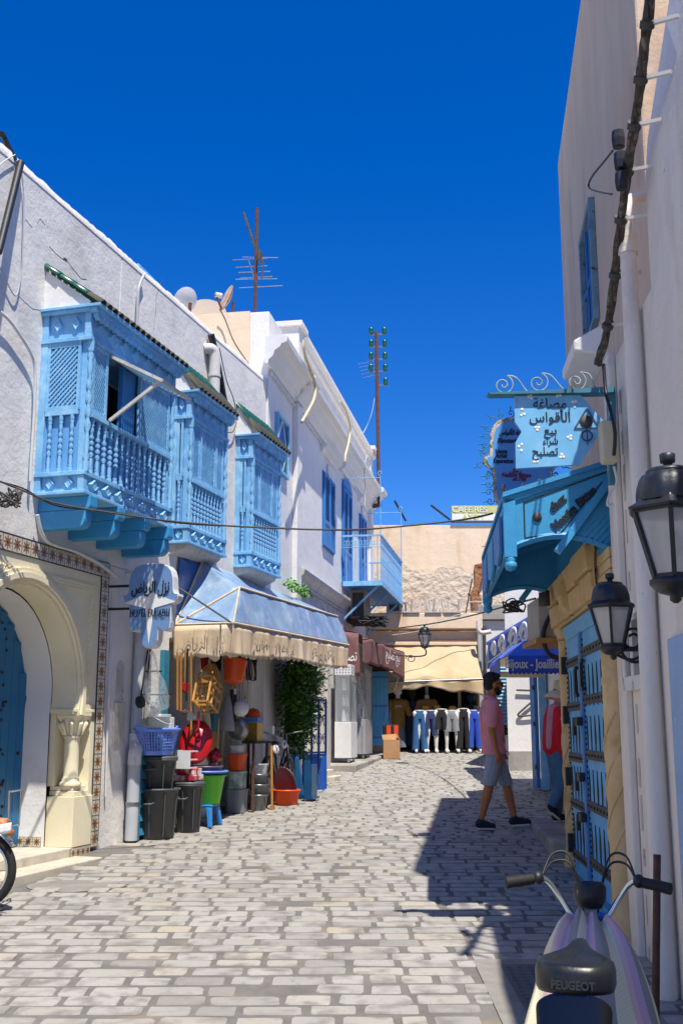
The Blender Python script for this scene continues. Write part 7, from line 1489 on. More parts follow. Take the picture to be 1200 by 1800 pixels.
def canopy():
    t = Thing('canopy', 'blue wooden canopy with lettered gable over the studded door', 'canopy', RW, (ry(8.9), 0, 2.9)); bl = MT['teal']
    N, Fa = ry(7.58), ry(10.42); P = .70
    # roof boards
    nb = 9
    for k in range(nb):
        a = Fa-.06+(N-Fa+.12)*k/nb; b = Fa-.06+(N-Fa+.12)*(k+1)/nb-.006
        t.part('roof_board', MB().hexa([(a,-P-.06,3.335),(b,-P-.06,3.335),(b,0,3.565),(a,0,3.565),(a,-P-.06,3.37),(b,-P-.06,3.37),(b,0,3.60),(a,0,3.60)]), bl)
    arch = lambda q: 2.93 + .13*math.sin(math.pi*(.12+.80*q))
    for s_, nm in ((N, 'near'), (Fa, 'far')):
        th = (s_-.02, s_+.02)
        up = [(-P, 3.235), (0, 3.515)]; m = MB(); k = 12; V = []
        poly = [(-P*q/k, arch(1-q/k)) for q in range(k+1)]; poly = [(0.0, 3.56)] + poly + [(-P, 3.33)]
        m.prism(poly[::-1], th[0], th[1], plane='yz'); g = t.part('gable_board', m, bl)
        t.part('top_fillet', MB().bar((s_, -P-.05, 3.312), (s_, 0, 3.55), .07, .05), bl, bev=.004)
        t.part('front_post', MB().box(s_-.035, s_+.035, -P-.06, -P+.03, 2.90, 3.33), bl, bev=.005)
        t.part('finial', MB().lathe([(.035,2.90),(.042,2.89),(.03,2.875),(.042,2.865),(.045,2.84),(.035,2.815),(.001,2.80)], (s_,-P-.015,0), 12), bl)
        t.part('arch_rib', MB().tube([(s_, -P*q/k, arch(1-q/k)) for q in range(k+1)], .03, 6, sm=False), bl)
        t.part('brace', MB().bar((s_+.045*(1 if s_ == N else -1), -.39, 2.93), (s_+.045*(1 if s_ == N else -1), .0, 3.44), .055, .07, up=(1,0,0)), bl, bev=.004)
    # gable lettering and emblem (near gable faces the viewer: +X side)
    def onface(cx, cz, ang):
        ca, sa = math.cos(ang), math.sin(ang); return lambda x, y, z: (N+.024+z, -(cx) + (x*ca - y*sa), cz + x*sa + y*ca)
    X = N+.024
    t.part('lettering', text_mb('chez', .085, .15, shear=.2, bold=.004, ext=.006, fn=onface(.375, 3.285, R(42))), MT['ink']); t.part('lettering', text_mb('Nessim Bittan', .088, .42, shear=.2, bold=.004, ext=.006, fn=onface(.26, 3.245, R(43))), MT['ink'])
    m = MB().lathe([(.035,0),(.035,.01),(.001,.011)], (N+.021, -.52, 3.19), 9, rot=Matrix.Rotation(R(90),3,'Y')); t.part('emblem', m, MT['iron_grey'])
    m = MB()
    for a, b in (((-P+.09, 3.04), (-P+.09, 3.30)), ((-P+.09, 3.30), (-.02, 3.51)), ((-P+.09, 3.04), (-.36, 3.07)), ((-.36, 3.07), (-.05, 3.44))): m.bar((N+.023, a[0], a[1]), (N+.023, b[0], b[1]), .006, .008)
    t.part('panel_line', m, MT['ink'])
    m = MB(); lattice(m, (N+.03, -.20, 2.99), (0,1,0), (0,0,1), .19, .20, step=.05, sl=.016, nrm=(1,0,0), one=True); t.part('lattice', m, bl)
    # front: hanging lattice panels and rails
    m = MB(); m.box(Fa, N, -P-.045, -P-.01, 3.26, 3.32); m.box(Fa, N, -P-.045, -P-.01, 2.94, 2.98); t.part('front_rail', m, bl)
    m = MB(); lattice(m, (Fa+.03, -P-.03, 2.98), (1,0,0), (0,0,1), N-Fa-.06, .28, step=.07, sl=.02); t.part('front_lattice', m, bl)
    for k in range(3):
        x = Fa+.25+k*.85; m = MB(); m.prism([(x,3.24),(x+.06,2.98),(x+.35,2.92),(x+.64,2.98),(x+.7,3.24)], -P-.075, -P-.05); t.part('pelmet', m, MT['shutter_blue'] if k != 1 else bl, bev=.004)
    for k in range(4): s_ = Fa+.1+(N-Fa-.2)*k/3; t.part('rafter', MB().bar((s_, -P, 3.29), (s_, 0, 3.52), .05, .06), bl)
    m = MB(); m.box(Fa, N, -.05, -.001, 2.9, 3.5); t.part('wall_board', m, bl)
    solo('floodlight', MB().lathe([(.02,.06),(.05,.05),(.055,-.06),(.045,-.07),(.001,-.06)], at(956,1052,10.0), 12).tube([at(956,1046,10.0), at(962,1040,10.1)], .02, 6), MT['iron_grey'], 'small grey spotlight under the blue canopy', 'spotlight')
canopy()
def spiral(c, r, turns, ex, ez, n=40, dirn=1, shrink=.93, a0=0): return [Vector(c) + Vector(ex)*(r*(1-shrink*k/n))*math.cos(a0+dirn*turns*6.283*k/n) + Vector(ez)*(r*(1-shrink*k/n))*math.sin(a0+dirn*turns*6.283*k/n) for k in range(n+1)]
def signs():
    Y = 6.95; P = lambda u, v, d=0: (lambda q: (q.x, Y+d, q.z))(at(u, v, Y))
    t = Thing('bracket_sign', 'notched sky blue sign hanging from a scrolled iron bracket', 'sign', WD, P(1070, 700))
    poly = [P(903,700), P(906,822), P(1020,816), P(1063,745), P(1019,698)]; poly2 = [(q[0], q[2]) for q in (P(903,697), P(904,742), P(916,759), P(905,778), P(906,824), P(1020,817), P(1063,745), P(1019,695))]
    t.part('panel', MB().prism(poly2, Y-.012, Y+.012), MT['sign_blue'])
    a, b = P(861,694), P(1077,683); t.part('top_bar', MB().hexa([(a[0],Y-.05,a[2]-.01),(b[0],Y-.05,b[2]-.04),(b[0],Y+.05,b[2]-.04),(a[0],Y+.05,a[2]-.01),(a[0]-.02,Y-.05,a[2]),(b[0],Y-.05,b[2]),(b[0],Y+.05,b[2]),(a[0]-.02,Y+.05,a[2])]), MT['sign_petrol'])
    t.part('wall_post', MB().bar(P(1073,690), P(1076,852), .05, .05), MT['sign_petrol'])
    ex, ez = (1,0,0), (0,0,1)
    for uc, vc, u2, v2 in ((884,677,938,690), (945,673,1003,687), (1012,671,1056,683)):
        c = Vector(P(uc,vc)); q = Vector(P(u2,v2)); r = .072; pts = spiral(c, r, 1.75, ex, ez, dirn=-1, a0=R(70)); pts.reverse(); top = c+Vector((.05,0,.085)); m = MB().tube(pts + smooth([tuple(pts[-1]), tuple(c+Vector((.09,0,.05))), tuple(lerp(c, q, .75)), tuple(q)], 6)[1:], .0055, 6); t.part('scroll', m, MT['iron_scroll'])
    tx = [('مصاغة',965,711,.095,.22),('الأقواس',965,735,.09,.27),('بيع',966,758,.075,.085),('شراء',966,776,.070,.10),('تصليح',957,795,.080,.17)]
    for w, u, v, s, wd in tx: q = P(u,v); t.part('arabic_lettering', shift(text_mb(arabic(w), s, wd, bold=.0005, ext=.002), (q[0], Y-.0145, q[2])), MT['ink'])
    # jewel emblem: fibula triangle with ring
    c = P(1029,748); m = MB(); A, B, C_ = P(1029,719), P(1008,754), P(1052,753)
    for p, q in ((A,B),(B,C_),(C_,A)): m.bar((p[0],Y-.016,p[2]), (q[0],Y-.016,q[2]), .006, .006)
    m.tube([(c[0]+.035*math.cos(a), Y-.016, P(1029,767)[2]+.035*math.sin(a)) for a in [2*math.pi*k/20 for k in range(20)]], .005, 5, closed=True); m.bar((c[0],Y-.016,P(1029,755)[2]), (c[0]+.003,Y-.016,P(1031,783)[2]), .006, .006); m.lathe([(.045,0),(.045,.004),(.001,.004)], (c[0],Y-.013,P(1029,742)[2]), 8, rot=Matrix.Rotation(R(90),3,'X')); t.part('emblem', m, MT['iron_grey'])
    m = MB()
    for u, v, k in ((943,754,3),(986,803,3),(940,811,3),(917,727,5),(914,787,5),(1008,710,5),(1000,770,4),(931,698,3),(980,695,3)):
        q = P(u,v)
        for j in range(k): a = j*2.1+u; m.ell((q[0]+.012*math.cos(a), Y-.013, q[2]+(.012 if k < 5 else .025)*math.sin(a)), (.011,.002,.011), 8, 4)
    t.part('flower_motif', m, MT['white_ink'], kind='stuff')
    # fluorescent fitting
    t = Thing('lamp_fitting', 'cream fluorescent lamp fitting beside the blue sign', 'lamp fitting', WD, P(1065,800)); a, b = at(1064,742,6.8), at(1069,815,6.8)
    t.part('housing', MB().hexa([(b.x-.045,6.75,b.z),(b.x+.05,6.75,b.z),(b.x+.05,6.85,b.z),(b.x-.045,6.85,b.z),(a.x-.045,6.75,a.z),(a.x+.05,6.75,a.z),(a.x+.05,6.85,a.z),(a.x-.045,6.85,a.z)]), MT['cream_wire'], bev=.015); t.part('cable', MB().tube(smooth([tuple(at(1078,820,6.8)), tuple(at(1083,848,6.8)), tuple(at(1070,870,6.8)), tuple(at(1067,888,6.8)), tuple(at(1077,886,6.8))]), .008, 6), MT['white_pvc'])
    # big hand-shaped jeweller's sign with shell border
    Y2 = 10.7; c = at(917, 829, Y2); fr = Fr(c.x, c.y, R(4)); t = Thing('hand_sign', "large hand-shaped jeweller's sign ringed with iron scrolls", 'sign', fr, (0, 0, c.z)); z0 = c.z; S = 1.30
    o = [(x, z+z0) for x, z in hamsa(S)][::-1]; t.part('border', MB().prism(o, -.015, .03), MT['shell']); o2 = [(x*.9 + (0), z*.93+z0) for x, z in hamsa(S)][::-1]; t.part('face', MB().prism(o2, -.022, -.0155), MT['sign_blue2'])
    def tx2(w, x, z, s, wd, mt, ar=False): t.part('lettering', shift(text_mb(arabic(w) if ar else w, s, wd, shear=.25, bold=.0015), (x, -.026, z0+z)), MT[mt])
    tx2('مصاغة الأقواس', -.08, .40, .075, .30, 'ink', True); tx2('Bijouterie le', -.12, .315, .07, .27, 'ink'); tx2('Vente', -.22, .20, .065, .12, 'ink'); tx2('Achat', -.22, .155, .065, .13, 'ink'); tx2('Reparation', -.20, .10, .065, .21, 'ink'); tx2('رجال ونساء' if False else 'رجال', -.08, .0, .06, .12, 'red_ink', True); tx2('Nessim Bittan', -.07, -.045, .065, .30, 'red_ink'); tx2('et Fils', -.04, -.085, .06, .14, 'red_ink'); tx2('Bijouterie', -.13, -.335, .065, .22, 'ink'); tx2('Bienvenue', -.13, -.40, .065, .22, 'ink')
    m = MB(); m.ell((-.01,-.026,z0+.16), (.07,.003,.11), 14, 8); m.prism([(-.07,z0-.22),(.06,z0-.22),(-.005,z0-.12)], -.027, -.0225); t.part('hand_emblem', m, MT['shell']); t.part('amulet', MB().ell((-.20,-.026,z0-.22), (.028,.003,.085), 10, 6), MT['shell']); t.part('amulet', MB().ell((.17,-.026,z0-.13), (.03,.003,.07), 10, 6), MT['shell'])
    for i, ch in enumerate('AGEMO'): tx2(ch, -.20, -.16-.03*i, .035, .022, 'ink')
    H = [(x, z) for x, z in hamsa(S*1.0)]; n = len(H); m = MB(); acc = 0; last = None; k = 0
    for i in range(n):
        p, q = Vector((H[i][0],0,H[i][1])), Vector((H[(i+1) % n][0],0,H[(i+1) % n][1])); L_ = (q-p).length; d = (q-p).normalized(); nr = Vector((d.z,0,-d.x)) if False else Vector((-d.z,0,d.x)); s_ = 0
        while acc + (L_-s_) >= .085:
            s_ += .085-acc; acc = 0; b = p+d*s_; cc = (b + nr*.045); cc = Vector((cc.x, .01, cc.z+z0)); k += 1
            t.part('iron_scroll', MB().tube(spiral(cc, .04, 1.4, d, nr, n=18, dirn=(-1)**k, a0=R(-90)), .0045, 4).tube([cc+nr*.03, cc+nr*.075], .006, 4), MT['sign_petrol'])
        acc += L_-s_
    t.part('fixing_bar', MB().bar((-.05,.02,z0+S*.43), (.9,.02,z0+S*.46), .03, .03), MT['black'])
signs()
lantern_t('street_lantern', 'big black six-sided lantern at the right edge of the view', (1.135, 3.66, 2.345), R(-4), .50)
lantern_t('street_lantern', 'black six-sided lantern in front of the stone portal', (1.635, 6.55, 2.335), R(-4), .21)
def bundle():
    t = Thing('cable_bundle', 'dusty bundle of old cables running down the right wall', 'cable bundle', RW, (ry(7), 0, 5))
    pts = [(1142,-40),(1138,30),(1131,90),(1124,150),(1117,200),(1110,250),(1102,300),(1095,350),(1088,410),(1082,470),(1074,530),(1066,580),(1057,615),(1050,640)]
    base_ = along(RW, pts, .12); S = smooth(base_, 5); rnd = random.Random(5)
    for k, r in enumerate((.016,.013,.015,.011,.009)):
        ph = k*1.3; m = MB().tube([(p[0]+.016*math.cos(ph+.35*i), p[1]+.016*math.sin(ph+.35*i), p[2]+.01*math.sin(i*.7+k)) for i, p in enumerate(S)], r, 7); t.part('cable', m, MT['bundle'] if k % 2 == 0 else MT['wire'])
    for i in range(6, len(S)-4, 8):
        p = S[i]; d = (Vector(S[i+1])-Vector(S[i-1])).normalized(); t.part('tie', MB().tube([Vector(p)-d*.02, Vector(p)+d*.02], .04, 8), MT['wire']); t.part('stand_off', MB().bar(tuple(p), (p[0]+.10, .02, p[2]-.03), .02, .02), MT['white_pvc'])
    for u, v in ((1086,245),(1090,283),(1092,318)):
        q = RW.px(u, v, .16); t.part('junction_can', MB().lathe([(.02,-.055),(.036,-.05),(.040,0),(.036,.05),(.02,.055)], (q[0],-.16,q[1]), 8, sm=False), MT['black'])
    cable('cable', [RW.w(*p) for p in along(RW, [(1076,265),(1060,285),(1040,310),(1034,328),(1050,336),(1074,341)], .1)], .008, MT['wire'], 'thin cable looping over the peach wall above its window')
    cable('cable', [RW.w(*p) for p in along(RW, [(1060,640),(1064,690),(1072,720),(1080,760),(1078,800)], .12)], .012, MT['black'], 'black cable from the bundle to the blue sign bracket')
bundle()
# ------------------------------------------------------------------ people
def blob(mb, mat, voxel=.012, it=4):                 # one continuous surface from overlapping tapered shapes
    me = mb.mesh('b', mat); ob = bpy.data.objects.new('b', me); COL.objects.link(ob)
    r = ob.modifiers.new('r', 'REMESH'); r.mode = 'VOXEL'; r.voxel_size = voxel; r.use_smooth_shade = True
    if it: s = ob.modifiers.new('s', 'SMOOTH'); s.factor = .5; s.iterations = it
    dg = bpy.context.evaluated_depsgraph_get(); out = bpy.data.meshes.new_from_object(ob.evaluated_get(dg)); bpy.data.objects.remove(ob)
    out.materials.clear(); out.materials.append(mat); out.polygons.foreach_set('use_smooth', [True]*len(out.polygons)); return out
def put(t, name, me, parent=None, label=None):
    ob = bpy.data.objects.new(name, me); COL.objects.link(ob); ob.parent = parent or t.root; return props(ob, label=label)
def hand_mb(m, w, d, side, spread=(0,1,0), r=.0085):  # palm and five curled fingers; d points along the fingers
    w = Vector(w); d = Vector(d).normalized(); s = Vector(spread).normalized(); n = d.cross(s).normalized()
    m.cap(w, w+d*.07, .026, .034, 8); m.ell(w+d*.055, (.036,.03,.045), 8, 6)
    for k, l in enumerate((.075, .085, .08, .062)):
        b = w + d*.085 + s*(.027-.018*k); e = b + d*l*.55 + n*side*.006; m.cap(b, e, r, r*.95, 6); m.cap(e, e + d*l*.35 + n*side*.026, r*.95, r*.8, 6)
    b = w + d*.03 + s*.03; e = b + d*.04 + s*.03 + n*side*.012; m.cap(b, e, r*1.15, r, 6); m.cap(e, e+d*.035+n*side*.012, r, r*.85, 6)
def head_mb(m, c, f=1.0):
    c = Vector(c); m.ell(c+Vector((-.008,0,.025)), (.098,.077,.095), 14, 10); m.ell(c+Vector((.022,0,-.035)), (.072,.060,.085), 12, 8); m.ell(c+Vector((.05,0,-.09)), (.035,.036,.03), 10, 6)
    m.cap(c+Vector((.088,0,.015)), c+Vector((.112,0,-.022)), .010, .015, 8); m.ell(c+Vector((.085,0,-.058)), (.014,.026,.012), 8, 6); m.ell(c+Vector((.082,0,.03)), (.014,.055,.012), 8, 6)
    for s in (-1, 1): m.ell(c+Vector((-.005,s*.076,-.01)), (.022,.012,.032), 8, 6); m.ell(c+Vector((.082,s*.032,.008)), (.012,.014,.009), 8, 6)
def shoe(t, a, toe, mat, lace=True):
    a, toe = Vector(a), Vector(toe); d = (toe-a); d.z = 0; m = MB(); dn = (toe-a).normalized()
    m.cap(a+Vector((0,0,.01)), a-dn*.03+Vector((0,0,-.03)), .043, .040); m.cap(a-dn*.02+Vector((0,0,-.035)), toe+Vector((0,0,-.0)), .040, .036); m.cap(a+dn*.03, toe-dn*.03, .038, .03); sh = put(t, 'shoe', blob(m, MT[mat], .01, 3))
    m = MB(); p = a-dn*.035; p.z = a.z-.072; q = toe+dn*.01; q.z = toe.z-.03; m.bar(p, q, .082, .02); t.part('sole', m, MT['sole'], parent=sh, bev=.009)
    if lace:
        m = MB()
        for k in range(3): b = a+dn*(.035+.022*k)+Vector((0,0,.032-.012*k)); m.bar(b+Vector((0,-.025,0)), b+Vector((0,.025,0)), .006, .006)
        t.part('laces', m, MT['sole'], parent=sh)
def man():
    g = gnd(872, 1458); fr = Fr(g.x, g.y, R(6)); t = Thing('person', 'man in pink polo shirt and grey shorts walking past the blue door', 'person', fr, (0, 0, g.z)); t.o = Vector((0, 0, 0))
    m = MB(); c = Vector((.015,0,1.625)); head_mb(m, c)
    m.cap((-.03,0,1.44), (0,0,1.56), .062, .055); m.cap((-.03,-.12,1.40), (-.03,.12,1.40), .07, .07); m.cap((-.02,0,1.3), (0,0,.98), .13, .13)
    for sd, sh, el, wr, hd in ((-1, (-.05,-.185,1.40), (-.085,-.225,1.12), (-.035,-.215,.875), (.03,.0,-.09)), (1, (-.03,.185,1.40), (.03,.225,1.13), (.12,.21,.91), (.04,0,-.08))):
        m.cap(sh, el, .054, .042); m.cap(el, wr, .042, .028); hand_mb(m, wr, hd, sd, (1,0,.1))
    L_ = [((0,-.085,.90), (-.09,-.09,.50), (-.20,-.09,.10), (-.06,-.09,.045)), ((.02,.085,.90), (.15,.09,.50), (.235,.09,.115), (.395,.09,.075))]
    for h, k, a, toe in L_: m.cap(h, k, .085, .056); m.cap(k, tuple(lerp(k, a, .35)), .054, .058); m.cap(tuple(lerp(k, a, .35)), a, .056, .034)
    body = put(t, 'body', blob(m, MT['skin'], .011, 3))
    # hair, beard, glasses
    m = MB(); m.ell(c+Vector((-.03,0,.055)), (.098,.088,.085), 14, 10); m.ell(c+Vector((-.06,0,.0)), (.07,.082,.075), 12, 8); m.ell(c+Vector((.035,0,.10)), (.05,.07,.035), 10, 8)
    rnd = random.Random(1)
    for _ in range(70):
        a, e = rnd.uniform(0,6.28), rnd.uniform(.1,1.4); p = c+Vector((-.03+.095*math.cos(a)*math.cos(e), .086*math.sin(a)*math.cos(e), .055+.083*math.sin(e)))
        if p.x < c.x+.06: m.ell(p, rnd.uniform(.012,.02), 6, 4)
    put(t, 'hair', blob(m, MT['hair'], .010, 1))
    m = MB(); m.ell(c+Vector((.04,0,-.085)), (.052,.058,.045), 12, 8); m.ell(c+Vector((.02,-.05,-.055)), (.035,.018,.045), 8, 6); m.ell(c+Vector((.02,.05,-.055)), (.035,.018,.045), 8, 6); m.ell(c+Vector((.088,0,-.042)), (.012,.028,.008), 8, 5); put(t, 'beard', blob(m, MT['hair'], .010, 1))
    m = MB()
    for s in (-1, 1): m.ell(c+Vector((.092,s*.033,.008)), (.012,.028,.022), 10, 6); m.bar(c+Vector((.085,s*.062,.014)), c+Vector((-.01,s*.079,.010)), .006, .010)
    m.bar(c+Vector((.10,-.02,.012)), c+Vector((.10,.02,.012)), .006, .006); t.part('sunglasses', m, MT['black_gloss'])
    # polo
    m = MB(); m.cap((-.035,-.145,1.405), (-.035,.145,1.405), .078, .078); m.cap((-.04,-.07,1.30), (-.03,-.07,1.0), .115, .112); m.cap((-.04,.07,1.30), (-.03,.07,1.0), .115, .112); m.cap((-.0,0,1.28), (.0,0,1.0), .12, .125); m.cap((-.025,-.085,.98), (-.02,-.085,.86), .108, .125); m.cap((-.015,.085,.98), (-.01,.085,.86), .108, .125); m.cap((-.02,0,.95), (-.0,0,.86), .125, .14)
    for sh, e in (((-.05,-.19,1.395), (-.075,-.222,1.185)), ((-.03,.19,1.395), (.01,.222,1.19))): m.cap(sh, e, .075, .068)
    po = blob(m, MT['polo'], .013, 4)
    b = bmesh.new(); b.from_mesh(po); bmesh.ops.bisect_plane(b, geom=b.verts[:]+b.edges[:]+b.faces[:], plane_co=(0,0,.835), plane_no=(0,0,-1), clear_outer=True); b.to_mesh(po); b.free()
    p = put(t, 'polo_shirt', po)
    m = MB(); m.tube([(-.03+.072*math.cos(a)*1.0, .07*math.sin(a), 1.475+.018*math.cos(a)*-1) for a in [2*math.pi*k/20 for k in range(20)]], .016, 6, closed=True); m.prism([(.02,1.47),(.075,1.44),(.085,1.40),(.03,1.445)], -.05, -.02); m.prism([(.02,1.47),(.075,1.44),(.085,1.40),(.03,1.445)], .02, .05); t.part('collar', m, MT['polo'], parent=p)
    # shorts
    m = MB(); m.cap((-.01,-.06,.91), (-.01,.06,.91), .105, .105)
    for h, k, a, toe in L_: e = Vector(lerp(h, k, .95)); m.cap(Vector(h)+Vector((-.01,0,-.03)), e, .102, .084)
    shm = blob(m, MT['shorts'], .013, 4); b = bmesh.new(); b.from_mesh(shm); bmesh.ops.bisect_plane(b, geom=b.verts[:]+b.edges[:]+b.faces[:], plane_co=(0,0,.485), plane_no=(-.05,0,-1), clear_outer=True); b.to_mesh(shm); b.free(); put(t, 'shorts', shm)
    for h, k, a, toe in L_: shoe(t, (a[0], a[1], a[2]-.01), toe, 'navy_shoe')
man()
def woman():
    y = 12.75; x = at(974, 1300, y).x; z = .665; fr = Fr(x, y, R(10)); t = Thing('person', 'woman in red top, pink scarf and ecru sun hat stepping indoors', 'person', fr, (0, 0, z)); t.o = Vector((0, 0, 0)); s = .92
    V = lambda *p: (p[0]*s, p[1]*s, p[2]*s)
    m = MB(); c = Vector(V(.12,0,1.57)); head_mb(m, c); m.cap(V(.05,0,1.38), V(.10,0,1.5), .058, .05); m.cap(V(.03,-.1,1.34), V(.03,.1,1.34), .07, .07); m.cap(V(.02,0,1.25), V(0,0,.95), .12, .13)
    for sd, sh, el, wr in ((-1, V(.0,-.18,1.34), V(-.03,-.21,1.06), V(.03,-.2,.82)), (1, V(.04,.18,1.34), V(.12,.21,1.08), V(.25,.18,.92))): m.cap(sh, el, .05, .04); m.cap(el, wr, .04, .026); hand_mb(m, wr, (.03,0,-.09), sd, (1,0,.1))
    L_ = [(V(0,-.08,.88), V(.04,-.09,.47), V(-.10,-.09,.20), V(-.02,-.09,.07)), (V(.02,.08,.88), V(.06,.09,.46), V(.03,.09,.08), V(.16,.09,.04))]
    for h, k, a, toe in L_: m.cap(h, k, .08, .052); m.cap(k, a, .052, .034)
    put(t, 'body', blob(m, MT['skin_dark'], .012, 3))
    m = MB(); m.cap(V(.02,-.12,1.345), V(.02,.12,1.345), .08, .08); m.cap(V(.0,-.06,1.26), V(-.02,-.06,.92), .12, .135); m.cap(V(.02,.06,1.26), V(-.0,.06,.92), .12, .13)
    for sh, el, wr in ((V(.0,-.18,1.34), V(-.03,-.21,1.06), V(.025,-.2,.86)), (V(.04,.18,1.34), V(.12,.21,1.08), V(.22,.18,.94))): m.cap(sh, el, .068, .056); m.cap(el, wr, .056, .046)
    put(t, 'red_top', blob(m, MT['red_shirt'], .014, 4))
    m = MB()
    for h, k, a, toe in L_: m.cap(h, k, .11, .078); m.cap(k, tuple(lerp(k, a, .88)), .076, .062)
    m.cap(V(0,-.06,.9), V(0,.06,.9), .12, .12); put(t, 'jeans', blob(m, MT['jeans'], .014, 4))
    for h, k, a, toe in L_: shoe(t, a, toe, 'black_cloth', False)
    m = MB(); m.lathe([(.085,.02),(.088,.10),(.08,.14),(.06,.155),(.001,.16)], c, 20, rot=Matrix.Diagonal(Vector((1.12,1,1)))); m.lathe([(.084,.03),(.12,.015),(.17,-.035),(.185,-.075),(.18,-.072),(.12,.005),(.084,.02)], c, 28, rot=Matrix.Rotation(R(8),3,'Y') @ Matrix.Diagonal(Vector((1.1,1,1)))); t.part('sun_hat', m, MT['hat'])
    m = MB(); m.ell(c+Vector((-.015,0,-.02)), (.10,.092,.105), 14, 10); m.cap(c+Vector((-.01,0,-.1)), c+Vector((.0,0,-.17)), .085, .10); m.cap(V(.0,-.11,1.36), V(.04,.11,1.36), .08, .08); m.cap(V(-.04,-.1,1.36), V(-.10,-.12,1.10), .07, .05); m.cap(V(-.10,-.12,1.10), V(-.11,-.12,.92), .05, .045); put(t, 'scarf', blob(m, MT['scarf'], .014, 3))
woman()
# ------------------------------------------------------------------ mopeds
def moped(fr, z0, label, covered):
    t = Thing('moped', label, 'moped', fr, (0, 0, z0), group='parked mopeds'); k = MT['black']; Z = lambda z: z0+z
    for x in (-.62, .62):
        c = Vector((x, 0, Z(.285))); ring = [c + Vector((.25*math.cos(a), 0, .25*math.sin(a))) for a in [2*math.pi*i/36 for i in range(36)]]; w = t.part('wheel', MB().tube(ring, .033, 8, closed=True), MT['rubber'])
        t.part('rim', MB().tube([c + Vector((.215*math.cos(a), 0, .215*math.sin(a))) for a in [2*math.pi*i/36 for i in range(36)]], .014, 6, closed=True), MT['chrome'], parent=w); m = MB()
        for i in range(18): a = 2*math.pi*i/18; m.tube([c+Vector((0,(-1)**i*.03,0)), c+Vector((.21*math.cos(a),0,.21*math.sin(a)))], .002, 4, caps=False)
        m.tube([c+Vector((0,-.05,0)), c+Vector((0,.05,0))], .04, 10); t.part('spokes', m, MT['steel'], parent=w)
        m = MB(); m.grid(lambda i, j: tuple(c + Vector(((.305)*math.cos(R(20+150*i) if x < 0 else R(35+130*i)), -.05+.10*j, .305*math.sin(R(20+150*i) if x < 0 else R(35+130*i))))), 16, 4); t.part('mudguard', m, MT['black_gloss'] if x < 0 else MT['chrome'], thick=.006)
    m = MB(); hd = Vector((.44,0,Z(.80)))
    for a, b, r in (((.44,0,Z(.78)), (.30,0,Z(.35)), .035), ((.30,0,Z(.35)), (-.15,0,Z(.34)), .04), ((-.15,0,Z(.34)), (-.36,0,Z(.62)), .035), ((-.36,0,Z(.5)), (-.62,.05,Z(.285)), .02), ((-.36,0,Z(.5)), (-.62,-.05,Z(.285)), .02)): m.tube([a, b], r, 8)
    t.part('frame', m, k)
    for s in (-1, 1): t.part('fork_leg', MB().tube([(.45,s*.06,Z(.78)), (.62,s*.065,Z(.285))], .018, 8), MT['chrome'])
    m = MB(); m.ell((-.10,0,Z(.36)), (.18,.09,.12), 14, 8); m.tube([(.02,-.08,Z(.3)), (-.3,-.10,Z(.22)), (-.75,-.11,Z(.24))], .03, 8); t.part('engine', m, MT['iron_grey'])
    m = MB(); m.tube([(-.05,-.20,Z(.27)), (-.05,.20,Z(.27))], .012, 8); t.part('pedals', m, MT['rubber'])
    # saddle: wide rear, narrow nose
    n = 40; prof = [(.02,.012),(.35,.010),(.65,.016),(.85,.022),(.95,.014),(1.0,-.008),(1.0,-.05),(.96,-.062),(.5,-.05)]; V = []
    for q, z in prof:                                # rings from the middle of the seat outwards and down its skirt
        for i in range(n):
            a = 2*math.pi*i/n; x, y = math.cos(a), math.sin(a); sx = math.copysign(abs(x)**.7, x); sy = math.copysign(abs(y)**.8, y); e = min(1, max(0, sx)/.75); e = e*e*(3-2*e)
            w = .142*(1-.66*e); px = -.36 + q*(.15*sx if x < 0 else .25*sx); skirt = (.6 if z < -.03 else 1)
            V.append((px, q*w*sy, Z(.80 + z*(1-.35*e) + .035*e*q*q*0 + .16*max(0, px+.30) + .05*max(0, -(px+.44))*q)))
    Fc = [(r*n+i, (r+1)*n+i, (r+1)*n+(i+1) % n, r*n+(i+1) % n) for r in range(len(prof)-1) for i in range(n)]; m = MB().add(V, Fc, True); sd = t.part('saddle', m, M('black_vinyl_saddle', '#17191c', '#202327', .36, 14, bump=.15, bscale=50, spec=.5, stain='#3a3835', sscale=9, slo=.6, shi=.8))
    t.part('saddle_lettering', text_mb('PEUGEOT', .034, .15, bold=.001, ext=.001, fn=lambda x, y, z: (-.5105-z, -x, Z(.768)+y)), MT['iron_dark'], parent=sd); sd.scale = (1, .86, 1); t.part('saddle_post', MB().tube([(-.36,0,Z(.55)), (-.35,0,Z(.75))], .02, 8), MT['chrome'])
    m = MB(); m.grid(lambda i, j: (-.50-.10*math.sin(math.pi*j*.5), .13*math.cos(math.pi*i)*(1-.2*j), Z(.70-.40*j)+.05*math.sin(math.pi*i)), 14, 8); m.box(-.52,-.30,-.10,.10,Z(.52),Z(.68)); m.v = [(a, b*.86, c) for a, b, c in m.v]; t.part('tail_box', m, MT['black_gloss'], bev=.02)
    # handlebar
    m = MB()
    for s in (-1, 1): m.tube(smooth([(.44,s*.0,Z(.80)), (.45,s*.07,Z(.81)), (.46,s*.13,Z(.88)), (.45,s*.19,Z(.945)), (.42,s*.24,Z(.95)), (.38,s*.31,Z(.945))], 6), .012, 8)
    hb = t.part('handlebar', m, MT['chrome']); hb.scale = (1, .84, 1)
